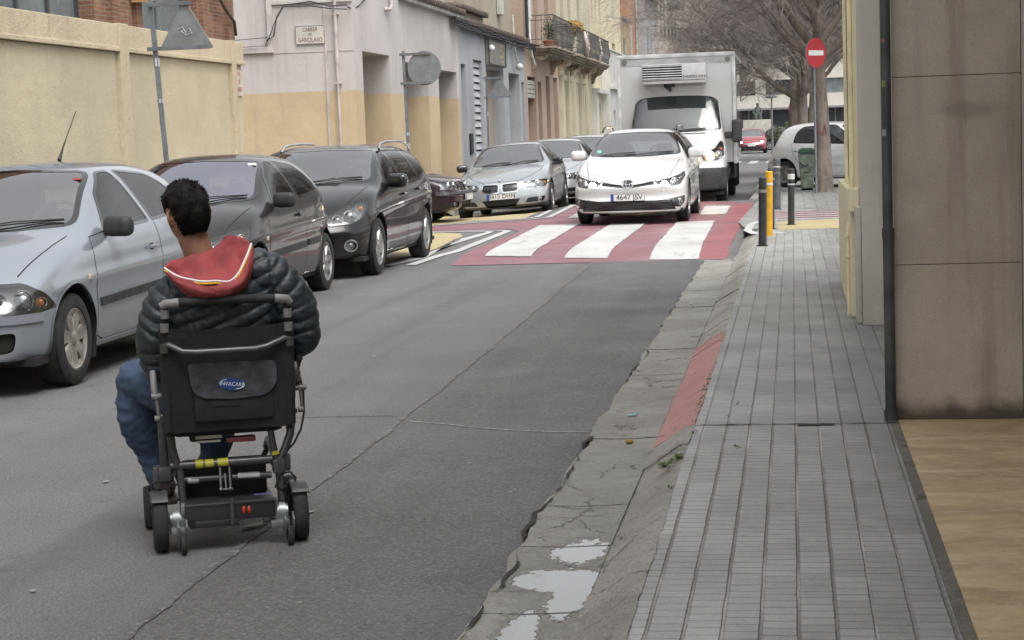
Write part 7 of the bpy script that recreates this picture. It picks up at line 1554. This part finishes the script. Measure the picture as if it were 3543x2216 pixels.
for a, b_ in ((-.150, -.108), (.042, .125)): P('white_label', MB().tube([(a, .02, .2655), (b_, .02, .264)], .0142, 12), pmat('label_white', (.40, .41, .44), .5), c2)
rd = MB(); [rd.tube([(x, -.005, .31), (x, -.008, .225)], .0045, 6).sph((x, -.009, .225), .008, n=8) for x in (-.026, .010)]; rd.tube([(-.008, 0, .285), (-.006, -.005, .22)], .004, 6); rd.cyl((-.03, -.007, .225), (.02, -.008, .222), .004, n=6); P('lock_rods', rd, M_alu)
fr = MB()
fr.tube([(-.238, .0, .52), (-.234, 0, .33), (-.228, .02, .29)], .017, 12); fr.tube([(-.21, -.01, .47), (-.205, -.005, .40), (-.188, 0, .325)], .018, 12); fr.tube([(-.178, 0, .315), (-.175, 0, .24), (-.170, 0, .14)], .015, 12)
fr.tube([(.172, .01, .47), (.180, .005, .40), (.192, 0, .325)], .013, 12); fr.tube([(.258, .01, .47), (.250, .005, .42), (.225, 0, .36), (.205, 0, .325), (.198, 0, .30)], .016, 12); fr.tube([(.198, 0, .305), (.203, 0, .24), (.208, 0, .14)], .0165, 12)
for s in (-1, 1): fr.tube([(s * .205, 0, .30), (s * .205, .2, .31), (s * .205, .42, .34), (s * .20, .48, .30)], .015, 10); fr.tube([(s * .20, .44, .30), (s * .16, .56, .18), (s * .14, .60, .12)], .012, 8)
for x in (-.236, .2): fr.box((x, .0, .30), (.05, .05, .06), bev=.012)
fr.box((-.262, .02, .285), (.03, .06, .09), bev=.01); fr.box((.232, .02, .31), (.03, .05, .07), bev=.01)
P('frame', fr, M_tube)
P('yellow_tag', MB().box((.188, -.016, .352), (.028, .006, .014), Matrix.Rotation(R(-8), 3, 'Y')), pmat('label_yellow', (.38, .36, .03), .5))
P('seat', MB().box((.01, .20, .47), (.43, .44, .07), bev=.03).box((-.08, .02, .43), (.11, .04, .035), bev=.01), M_sling)
P('seat_label', MB().box((-.065, -.035, .435), (.10, .004, .012)).box((-.065, -.035, .418), (.09, .004, .008)), pmat('label_dull', (.25, .24, .2), .6)); P('pan_strip', MB().box((.06, .0, .415), (.11, .05, .02), bev=.006), pmat('pan_red', (.14, .03, .04), .6))
# back: posts, sling, bars
P('back_post', MB().tube([(-.212, -.045, .45), (-.212, -.065, .70), (-.207, -.095, .962)], .013, 12), M_foam); bp = MB(); bp.tube([(.242, -.045, .45), (.248, -.065, .70), (.250, -.095, .952)], .013, 12); P('back_post', bp, M_foam)
sl = MB(); n, m = 16, 20; G_v = {}
for side in (0, 1):
    for i in range(n + 1):
        for j in range(m + 1):
            u, v = i / n, j / m; z = lerp(.462, .862, v); x = lerp(-.216, .255, u) + (lerp(-.004, .010, v) if u > .5 else 0); sag_ = math.sin(u * math.pi); y = lerp(-.048, -.078, v) + .018 * sag_ - side * .028 + .003 * wobble(x * 9 + z * 7, 1, 4)
            if v == 1: z -= .012 * sag_
            G_v[side, i, j] = sl.bm.verts.new((x, y, z + (.006 * wobble(u, 5, 2) if v in (0, 1) else 0)))
for side in (0, 1):
    for i in range(n):
        for j in range(m): sl.bm.faces.new([G_v[side, i + a, j + b_] for a, b_ in ((0, 0), (1, 0), (1, 1), (0, 1))])
for i in range(n):
    for j in (0, m): sl.bm.faces.new([G_v[0, i, j], G_v[0, i + 1, j], G_v[1, i + 1, j], G_v[1, i, j]])
for j in range(m):
    for i in (0, n): sl.bm.faces.new([G_v[0, i, j], G_v[0, i, j + 1], G_v[1, i, j + 1], G_v[1, i, j]])
P('back_sling', sl, M_sling)
P('side_sleeve', MB().tube([(-.214, -.062, .47), (-.214, -.080, .86)], .021, 12), M_sling); P('side_sleeve', MB().tube([(.246, -.062, .47), (.252, -.082, .86)], .021, 12), M_sling)
pk_ = MB(); pk_.prism(rpoly([(-.135, .727), (.198, .722), (.200, .64), (.165, .592), (.04, .583), (-.09, .592), (-.122, .625)], .02, 4), .010, Matrix(((1, 0, 0, 0), (0, 0, -1, -.083), (0, 1, 0, 0), (0, 0, 0, 1))), bev=.003)
for v in pk_.bm.verts: v.co.y += .004 * math.sin(max(0, min(1, (v.co.x + .135) / .333)) * math.pi) - (v.co.z - .6) * .06
pko = P('pocket', pk_, M_pocket); P('pocket_body', MB().box((.035, -.072, .56), (.30, .02, .12), bev=.008), M_sling)
LG = Matrix(((1, 0, 0, .029), (0, 0, -1, -.0938), (0, 1, 0, .640), (0, 0, 0, 1))) @ Matrix.Rotation(R(-7), 4, 'Z')
lo = P('badge', MB().prism([(.052 * math.cos(a * math.tau / 36), .023 * math.sin(a * math.tau / 36)) for a in range(36)], .003, LG, bev=.001), pmat('badge_blue', (.012, .045, .17), .4), pko)
sw = MB(); sw.tube([LG @ Vector((.046 * math.cos(R(a)), .0185 * math.sin(R(a)), .004)) for a in range(-75, 28, 6)], [.0008 + .0012 * math.sin(i / 17 * math.pi) for i in range(18)], 5); sw.tube([LG @ Vector((.047 * math.cos(R(a)), .019 * math.sin(R(a)), .004)) for a in range(118, 190, 6)], .001, 5); P('badge_swoosh', sw, pmat('badge_white', (.6, .6, .62), .4), lo)
me = text_mesh('INVACARE', .021, LG @ Matrix.Translation((0, 0, .003)), .0008, sx=.92); obj('badge_text', me, pmat('badge_white', (.6, .6, .62), .4), lo)
P('pouch_strip', MB().box((.0, -.083, .566), (.10, .004, .018)), M_foam)  # short black strip just below the pocket flap
tb = P('push_bar', MB().tube([(-.158, -.108, .960), (.04, -.110, .963), (.205, -.108, .958)], .0175, 14), M_foam)
P('bar_end', MB().tube([(-.222, -.104, .948), (-.205, -.106, .957), (-.155, -.108, .960)], [.015, .018, .0185], 12), M_cast, tb); P('bar_end', MB().tube([(.262, -.102, .938), (.25, -.106, .953), (.203, -.108, .958)], [.013, .017, .018], 12), M_cast, tb)
P('bent_bar', MB().tube([(-.214, -.10, .775), (-.214, -.102, .802), (-.20, -.106, .804), (-.150, -.120, .776), (-.10, -.124, .772), (.12, -.124, .772), (.165, -.120, .779), (.235, -.106, .805), (.25, -.102, .802), (.25, -.10, .775)], .0125, 12), M_tube)
for x, z in ((-.208, .92), (-.211, .868), (.25, .90), (.251, .848), (-.214, .79), (.252, .79)): P('coupling', MB().cyl((x, -.098, z - .016), (x, -.100, z + .016), .0165, n=14), M_cast if z > .8 else M_tube)
for s, x in ((-1, -.258), (1, .288)):
    P('armrest_post', MB().tube([(x, .04, .69), (x, .0, .63), (x + .005, -.01, .59)], .013, 10).tube([(x + .008, -.01, .61), (x + .012, -.01, .52)], .007, 8).cyl((x - .012, -.01, .60), (x + .03, -.01, .60), .012, n=12).cyl((x - .004, -.01, .515), (x + .016, -.01, .515), .012, n=12), M_cast)
    P('armrest_pad', MB().box((x, .20, .70), (.055, .30, .035), bev=.014), M_foam)
P('side_box', MB().box((.282, .0, .645), (.035, .06, .05), bev=.012), M_tube); P('side_clamp', MB().box((.262, .0, .575), (.03, .03, .05), bev=.01), M_tube); P('side_knob', MB().sph((.268, -.01, .51), .013), M_tube)
P('joystick', MB().box((.29, .38, .73), (.07, .11, .04), bev=.012).cyl((.29, .39, .75), (.29, .39, .79), .008, n=8).sph((.29, .39, .795), .014).box((.298, .03, .70), (.014, .014, .05), bev=.003).box((.305, .02, .71), (.016, .012, .014)), M_foam)
P('cable', MB().tube([(.294, 0, .70), (.292, 0, .66), (.30, -.01, .625), (.307, -.015, .58), (.305, -.015, .50), (.292, -.01, .44), (.262, -.01, .385), (.225, 0, .345)], .0042, 6), M_foam)
for pts in ([(-.285, .02, .215), (-.30, .0, .25), (-.27, -.01, .275), (-.22, -.015, .268), (-.19, -.01, .255)], [(-.292, .03, .21), (-.305, .01, .15), (-.30, .01, .10)], [(.25, .0, .20), (.262, -.01, .25), (.24, -.02, .275), (.215, -.01, .27)], [(.2, -.02, .27), (.18, -.03, .22), (.20, -.02, .21), (.225, -.02, .22)]): P('wire', MB().tube(pts, .0045, 6), M_foam)
P('footplate', MB().box((.0, .66, .085), (.34, .16, .012), bev=.004), M_tube)

# ================================================================ PERSON IN THE CHAIR
pt = thing('person', 'man seen from behind in a dark quilted jacket with red hood, sitting in the wheelchair', 'person', (-2.12, 6.62, .5), CH_ROT)
def remesh(bm, vox, smooth=4, fac=.5):
    me = bpy.data.meshes.new('tmp'); bm.to_mesh(me); bm.free(); o = bpy.data.objects.new('tmp', me); COL.objects.link(o)
    m = o.modifiers.new('r', 'REMESH'); m.mode = 'VOXEL'; m.voxel_size = vox
    if smooth: s = o.modifiers.new('s', 'SMOOTH'); s.iterations = smooth; s.factor = fac
    dg = bpy.context.evaluated_depsgraph_get(); me2 = bpy.data.meshes.new_from_object(o.evaluated_get(dg)); out = bmesh.new(); out.from_mesh(me2)
    bpy.data.objects.remove(o); bpy.data.meshes.remove(me); bpy.data.meshes.remove(me2); out.normal_update(); return out
def limb(mb, pts, rs, n=18, sy=1.):
    """rounded tapering limb: tube through a smooth curve with ball ends"""
    P_ = [Vector(p) for p in pts]; out, ro = [], []
    for i in range(len(P_) - 1):
        p0, p1, p2, p3 = P_[max(0, i - 1)], P_[i], P_[i + 1], P_[min(len(P_) - 1, i + 2)]
        for k in range(6):
            t_ = k / 6; out.append(.5 * ((2 * p1) + (p2 - p0) * t_ + (2 * p0 - 5 * p1 + 4 * p2 - p3) * t_ * t_ + (3 * p1 - p0 - 3 * p2 + p3) * t_ ** 3)); ro.append(lerp(rs[i], rs[i + 1], sst(t_)))
    out.append(P_[-1]); ro.append(rs[-1]); mb.tube(out, ro, n); mb.sph(out[0], ro[0] * .98, n=14); mb.sph(out[-1], ro[-1] * .98, n=14); return mb
def torso(mb, rings, n=28):
    prev = None
    for (cx, cy, cz, rx, ry, ex) in rings:
        rg_ = []
        for k in range(n):
            a = k * math.tau / n; c_, s_ = math.cos(a), math.sin(a); q = (abs(c_) ** ex + abs(s_) ** ex) ** (-1 / ex); rg_.append(mb.bm.verts.new((cx + rx * c_ * q, cy + ry * s_ * q, cz)))
        if prev:
            for k in range(n): mb.bm.faces.new((prev[k], prev[(k + 1) % n], rg_[(k + 1) % n], rg_[k]))
        else: mb.bm.faces.new(rg_[::-1])
        prev = rg_
    mb.bm.faces.new(prev); return mb
HM = Matrix.Translation((-.094, .085, 1.272)) @ Matrix.Rotation(R(24), 4, 'Z') @ Matrix.Rotation(R(-7), 4, 'Y') @ Matrix.Rotation(R(-10), 4, 'X')
def head_bm(mb):
    b = bmesh.new(); bmesh.ops.create_uvsphere(b, u_segments=48, v_segments=32, radius=1)
    for v in b.verts:
        x, y, z = v.co; rx, ry, rz = .074, .096, .112
        jaw = max(0, -z); k = 1 - .30 * jaw ** 1.5; q = Vector((x * rx * k, y * ry * (1 - .12 * jaw) + .012 * jaw, z * rz))
        if y > 0: q.y -= .012 * max(0, 1 - abs(z + .05) * 3) * (abs(x) ** 2); q.y += .006 * math.exp(-((z - .35) / .1) ** 2)
        if y < 0 and z < -.2: q.y += .03 * (-z - .2)
        v.co = q
    me = bpy.data.meshes.new('h'); b.to_mesh(me); b.free(); me.transform(HM); mb.bm.from_mesh(me); bpy.data.meshes.remove(me); H = lambda *p: HM @ Vector(p)
    mb.tube([H(0, .090, .028), H(0, .104, .0), H(0, .116, -.022), H(0, .100, -.032)], [.008, .010, .014, .010], 10)            # nose
    mb.sph(H(.014, .098, -.028), .008).sph(H(-.014, .098, -.028), .008); mb.tube([H(-.026, .084, -.055), H(0, .092, -.053), H(.026, .084, -.055)], [.005, .008, .005], 8); mb.tube([H(-.022, .083, -.064), H(0, .090, -.065), H(.022, .083, -.064)], [.005, .008, .005], 8); mb.sph(H(0, .078, -.096), .020)
    for s in (-1, 1):
        mb.tube([H(s * .05, .070, .035), H(s * .03, .086, .040), H(s * .014, .090, .034)], [.006, .008, .006], 8)            # brow
        mb.tube([H(s * .074, -.004, .030), H(s * .087, -.018, .028), H(s * .090, -.020, .005), H(s * .083, -.010, -.018), H(s * .074, .0, -.026)], [.006, .007, .007, .007, .008], 8); mb.tube([H(s * .072, .0, .02), H(s * .080, -.01, .0), H(s * .074, .002, -.02)], [.010, .009, .008], 8)   # ear
sk_ = MB(); head_bm(sk_)
limb(sk_, [(-.035, .075, 1.04), (-.055, .080, 1.12), (-.080, .085, 1.20)], [.066, .058, .058])
torso(sk_, [(.01, .12, .50, .16, .11, 2.3), (.01, .11, .62, .14, .10, 2.3), (0, .10, .80, .15, .10, 2.3), (0, .09, .95, .16, .10, 2.3), (.0, .08, 1.04, .12, .08, 2.2), (-.02, .075, 1.09, .07, .06, 2.)])
SL, SR = (-.165, .08, .985), (.185, .08, 1.035); EL, ER = (-.215, .10, .745), (.30, .07, .79); WL, WR = (-.17, .335, .735), (.285, .31, .765)
limb(sk_, [SL, EL], [.05, .042]); limb(sk_, [EL, WL], [.042, .028]); limb(sk_, [SR, ER], [.05, .042]); limb(sk_, [ER, WR], [.042, .028])
def hand(mb, w, d, up, side):
    """palm, four bent fingers of unequal length and a thumb off the side of the palm"""
    w, d, up = Vector(w), Vector(d).normalized(), Vector(up).normalized(); lat = d.cross(up).normalized() * side
    mb.tube([w, w + d * .035, w + d * .080], [.027, .034, .033], 12); pc = w + d * .045
    for k in range(-2, 3): mb.sph(pc + lat * k * .009 + d * .01, .017)
    for i, ln in enumerate((.070, .078, .073, .058)):
        b = w + d * .082 + lat * (.027 - .018 * i); a = (d - up * .35).normalized(); c = (d * .35 - up).normalized(); e_ = (-d * .35 - up * .8).normalized()
        mb.tube([b, b + a * ln * .42, b + a * ln * .42 + c * ln * .33, b + a * ln * .42 + c * ln * .33 + e_ * ln * .25], [.0095, .0088, .0078, .0062], 8)
    b = w + d * .030 + lat * .030; mb.tube([b, b + (lat + d * .8 - up * .3).normalized() * .034, b + (lat + d * .8 - up * .3).normalized() * .034 + (d - up * .8).normalized() * .030], [.013, .011, .008], 8)
hand(sk_, WL, (.35, .9, -.1), (0, .1, 1), 1); hand(sk_, WR, (.03, 1, .05), (0, 0, 1), -1)
KL, KR = (-.300, .46, .610), (.06, .52, .59); AL, AR = (-.235, .50, .20), (-.035, .50, .20)
for h, k, a in (((-.09, .12, .53), KL, AL), ((.10, .12, .53), KR, AR)): limb(sk_, [h, k], [.075, .052]); limb(sk_, [k, a], [.052, .036]); limb(sk_, [a, (a[0] + .02, a[1] + .12, .135)], [.036, .03])
M_skin = pmat('skin_tan', (.235, .118, .074), .55, var=.12, scale=9, bmp=.001, bscale=80); M_skin.node_tree.nodes['Principled BSDF'].inputs['Subsurface Weight'].default_value = .08; M_skin.node_tree.nodes['Principled BSDF'].inputs['Subsurface Radius'].default_value = (.02, .01, .006)
obj('body', remesh(sk_.bm, .0048, 3), M_skin, pt, smooth=True, world=False)
# hair: cap plus locks
hb_ = MB(); b = bmesh.new(); bmesh.ops.create_uvsphere(b, u_segments=56, v_segments=40, radius=1)
def hairline(x, y, z):      # >0 where hair grows (unit sphere coordinates; y forward)
    return z - (-.62 + .95 * max(0, y + .25) ** .8 + .75 * sst((abs(x) - .72) / .2) * sst((y + .45) / .2)) if y < .62 else z - .66
rr = random.Random(6)
for v in b.verts:
    x, y, z = v.co; h = hairline(x, y, z); tk = .003 + .016 * sst(h / .9) + (.008 if z > .3 else 0); tk *= 1 - .75 * (sst((abs(x) - .55) / .3) * (1 - sst((z - .1) / .5))); nz = noise.noise(Vector((x * 4, y * 4, z * 4))) * .006 * (1 if z > 0 else .3)
    k = 1 - .30 * max(0, -z) ** 1.5; v.co = Vector((x * .074 * k, y * .096 - .0, z * .112)) + Vector((x, y, z)) * ((tk + nz) if h > 0 else -.012)
    if y < 0 and z < -.2: v.co.y += .03 * (-z - .2)
me = bpy.data.meshes.new('h'); b.to_mesh(me); b.free(); me.transform(HM); hb_.bm.from_mesh(me); M_hair = pmat('hair_black', (.011, .0095, .0095), .85, var=.4, scale=30, spec=.15, bmp=.004, bscale=120)
ho = obj('hair', hb_, M_hair, pt, smooth=True)
lk = MB()
for i in range(6500):
    a = rr.uniform(0, math.tau); zz = rr.uniform(-.62, 1); q = math.sqrt(max(0, 1 - zz * zz)); x, y, z = q * math.cos(a), q * math.sin(a), zz
    h = hairline(x, y, z)
    if h < .02: continue
    k = 1 - .30 * max(0, -z) ** 1.5; tk = .002 + .016 * sst(h / .9); tk *= 1 - .7 * (sst((abs(x) - .55) / .3) * (1 - sst((z - .1) / .5))); p = Vector((x * .074 * k, y * .096 + (.03 * (-z - .2) if y < 0 and z < -.2 else 0), z * .112)) + Vector((x, y, z)) * tk
    top_ = sst((z - .1) / .7); ln = lerp(.006, .026, top_) * rr.uniform(.6, 1.25); n_ = Vector((x, y, z)); cn = Vector((x * 3.2, y * 3.2, z * 3.2)); fl = Vector((.5 + 1.6 * noise.noise(cn), .9 + 1.6 * noise.noise(cn + Vector((9, 0, 0))), .2 + 1.2 * noise.noise(cn + Vector((0, 9, 0))))) + Vector((rr.gauss(0, .15), rr.gauss(0, .15), rr.gauss(0, .12))) if z > .1 else Vector((rr.gauss(0, .2), rr.gauss(0, .2), -1.2))
    d = (n_ * lerp(.22, .42, top_) + fl * .6).normalized(); s_ = d.cross(n_).normalized() * .0022
    ps = [p - s_, p + s_, p + d * ln * .6 + s_ * .7 + n_ * .002, p + d * ln + n_ * .001 - Vector((0, 0, .002)), p + d * ln * .6 - s_ * .7 + n_ * .002]; lk.bm.faces.new([lk.bm.verts.new(HM @ c_) for c_ in ps])
obj('locks', lk, M_hair, ho)
# quilted jacket
jk = MB(); torso(jk, [(.02, .13, .50, .20, .16, 2.6), (.02, .12, .62, .195, .165, 2.5), (.015, .105, .78, .20, .150, 2.5), (.012, .09, .90, .215, .140, 2.4), (.012, .085, .98, .205, .130, 2.3), (.0, .08, 1.045, .145, .110, 2.2), (-.02, .078, 1.085, .085, .080, 2.)])
limb(jk, [(-.12, .08, 1.0), (-.185, .078, .935), (-.232, .085, .82), (-.222, .11, .715)], [.085, .088, .080, .076]); limb(jk, [(-.222, .11, .715), (-.205, .22, .70), WL], [.076, .068, .050])
limb(jk, [(.10, .08, 1.055), (.200, .08, 1.03), (.285, .078, .92), (.315, .085, .795)], [.085, .092, .090, .080]); limb(jk, [(.312, .085, .795), (.305, .2, .765), WR], [.080, .070, .050])
jb = remesh(jk.bm, .0065, 10, .6)
def seg(p, a, b):
    a, b = Vector(a), Vector(b); d = b - a; t_ = max(0, min(1, (p - a).dot(d) / d.dot(d))); return (p - a - d * t_).length, t_ * d.length
arms = [[(-.15, .08, .98), (-.235, .09, .80), (-.222, .11, .715), WL], [(.17, .08, 1.04), (.285, .078, .92), (.315, .085, .795), WR]]
jb.normal_update(); disp = []
for v in jb.verts:
    p = v.co; x, y, z = p; best = None
    for A_ in arms:
        acc = 0
        for a, b_ in zip(A_, A_[1:]):
            d, l = seg(p, a, b_)
            if best is None or d < best[0]: best = (d, acc + l)
            acc += (Vector(b_) - Vector(a)).length
    w = sst((abs(x - .015) - .165) / .05) if z > .80 else sst((abs(x - .02) - .185) / .03); w = w if best[0] < .13 else 0
    sgn = 1 if x > .0 else 1
    pht = (z - .42 * x + .012 * noise.noise(p * 9)) / .054 if y < .12 else (z + .012 * noise.noise(p * 9)) / .054
    pha = (best[1] + .25 * (p.y - .08) + .010 * noise.noise(p * 11)) / .052
    ph = pha if w > .5 else pht; s_ = abs(math.sin(ph * math.pi)); pf = (s_ ** .45) * .0125 * (1 - .6 * (1 - abs(2 * w - 1)) * (1 if .2 < w < .8 else 0))
    wr_ = noise.noise(Vector((x * 16, y * 16, z * 55)) + Vector((0, 0, 3))) * .0025 + noise.noise(p * 38) * .0010; wr_ += .003 * noise.noise(Vector(((x + z * .8) * 60, y * 20, (z - x) * 12)))
    disp.append(v.normal * (pf - .006 + wr_ * (.4 + s_)))
for v, d in zip(jb.verts, disp): v.co += d
M_jack = pmat('quilted_nylon', (.014, .021, .028), .50, var=.15, scale=8, spec=.5, bmp=.002, bscale=70, coat=.0); obj('jacket', jb, M_jack, pt, smooth=True)
# red hood lying on the shoulders
def cr(pts, n):
    P_ = [Vector(p) for p in pts]; out = []; m = len(P_) - 1
    for i in range(n + 1):
        u = i / n * m; k = min(m - 1, int(u)); t_ = u - k; p0, p1, p2, p3 = P_[max(0, k - 1)], P_[k], P_[k + 1], P_[min(m, k + 2)]
        out.append(.5 * ((2 * p1) + (p2 - p0) * t_ + (2 * p0 - 5 * p1 + 4 * p2 - p3) * t_ * t_ + (3 * p1 - p0 - 3 * p2 + p3) * t_ ** 3))
    return out
NU = 60
rim_ = cr([(-.196, -.005, 1.083), (-.155, -.055, 1.056), (-.105, -.095, 1.040), (-.052, -.115, 1.030), (.0, -.118, 1.030), (.038, -.110, 1.029), (.072, -.095, 1.052), (.105, -.065, 1.105), (.134, -.02, 1.160)], NU)
neck_ = cr([(-.193, .010, 1.092), (-.165, .02, 1.112), (-.125, .028, 1.120), (-.085, .022, 1.130), (-.035, .018, 1.140), (.010, .028, 1.165), (.048, .045, 1.196), (.095, .04, 1.188), (.130, .01, 1.170)], NU)
bot_ = cr([(-.192, .0, 1.070), (-.160, -.055, 1.030), (-.115, -.075, .985), (-.060, -.082, .962), (-.010, -.082, .962), (.045, -.078, .975), (.098, -.065, 1.010), (.130, -.035, 1.075), (.140, -.005, 1.145)], NU)
hd = MB(); loops = []
def fold(p, i, k): 
    n_ = noise.noise(Vector((p.x * 14, k * .9, p.z * 10))) * .016 + noise.noise(Vector((p.x * 34, k * 1.7, p.z * 20))) * .008; return p + Vector((0, -1, .5)).normalized() * n_ * min(1, i / 5, (NU - i) / 5)
for k in range(9):
    t_ = k / 8; s_ = math.sin(t_ * math.pi); loops.append([fold(neck_[i].lerp(rim_[i], t_) + Vector((0, .02, -.030)) * s_ * min(1, i / 10, (NU - i) / 10), i, k if 0 < k < 8 else 0) for i in range(NU + 1)])
for k in range(1, 11):
    t_ = k / 10; s_ = math.sin(min(1, t_ * 1.1) * math.pi * .9); loops.append([fold(rim_[i].lerp(bot_[i], t_) + Vector((0, -.040, -.004)) * s_ * min(1, i / 8, (NU - i) / 8), i, 8 + k if k < 10 else 0) for i in range(NU + 1)])
loops.append([p + Vector((0, .05, .01)) for p in bot_])
VV = [[hd.bm.verts.new(p) for p in L_] for L_ in loops]
for a, b_ in zip(VV, VV[1:]):
    for i in range(NU): hd.bm.faces.new((a[i], a[i + 1], b_[i + 1], b_[i]))
ho = obj('hood', hd, pmat('hood_red', (.27, .045, .048), .85, var=.18, scale=9, bmp=.002, bscale=120), pt, smooth=True)
md = ho.modifiers.new('th', 'SOLIDIFY'); md.thickness = .004
rp_ = [loops[8][i] for i in range(NU + 1)]
obj('hood_piping', MB().tube([p + Vector((0, -.004, .004)) for p in rp_], .0042, 7), pmat('piping_white', (.62, .60, .62), .7), ho, smooth=True); obj('hood_stripe', MB().tube([p + Vector((0, -.007, -.0045)) for p in rp_], .0042, 7), pmat('piping_yellow', (.62, .36, .02), .7), ho, smooth=True)
# jeans and shoes
jn = MB(); torso(jn, [(.01, .14, .47, .19, .15, 2.6), (.01, .13, .56, .185, .14, 2.5), (.01, .12, .62, .17, .13, 2.5)])
limb(jn, [(-.09, .16, .545), (-.205, .32, .585), KL], [.105, .100, .090]); limb(jn, [KL, (-.305, .475, .45), (-.255, .50, .30), AL], [.092, .088, .070, .058])
limb(jn, [(.10, .16, .545), (.08, .34, .575), KR], [.10, .092, .080]); limb(jn, [KR, (.02, .52, .42), AR], [.080, .070, .056])
jn_ = remesh(jn.bm, .008, 6, .6); ds = []
for v in jn_.verts: p = v.co; ds.append(v.normal * (noise.noise(Vector((p.x * 8, p.y * 8, p.z * 26))) * .009 + noise.noise(Vector((p.x * 20 + p.z * 14, p.y * 20, p.z * 40 - p.x * 20))) * .006))
for v, d in zip(jn_.verts, ds): v.co += d
mj, q, b, tc = base_mat('denim', .85, 0, .3); O_ = tc.outputs['Object']; c = q.mix(q.ramp(q.noise(O_, 7., 5., .6), .3, .7), (.042, .066, .115), (.022, .036, .068)); c = q.mix(q.math('MULTIPLY', q.ramp(q.noise(O_, 300., 2.), .45, .6), .25), c, (.10, .14, .21)); q.l.new(c, b.inputs['Base Color']); bump(q, b, q.noise(O_, 220., 2.), .001)
obj('jeans', jn_, mj, pt, smooth=True)
for a in (AL, AR):
    s_ = MB(); s_.tube([(a[0], a[1] - .05, .155), (a[0] + .01, a[1], .16), (a[0] + .02, a[1] + .1, .145), (a[0] + .03, a[1] + .19, .125)], [.035, .048, .046, .034], 14); s_.box((a[0] + .015, a[1] + .07, .105), (.095, .28, .022), bev=.01); obj('shoe', s_, pmat('shoe_brown', (.06, .045, .04), .6, var=.2), pt, smooth=50)
for o_ in pt.children: o_.location.z -= .5
pt.scale = (.975,) * 3; pt.location.z = .5 * .975; wch.scale = (.975,) * 3
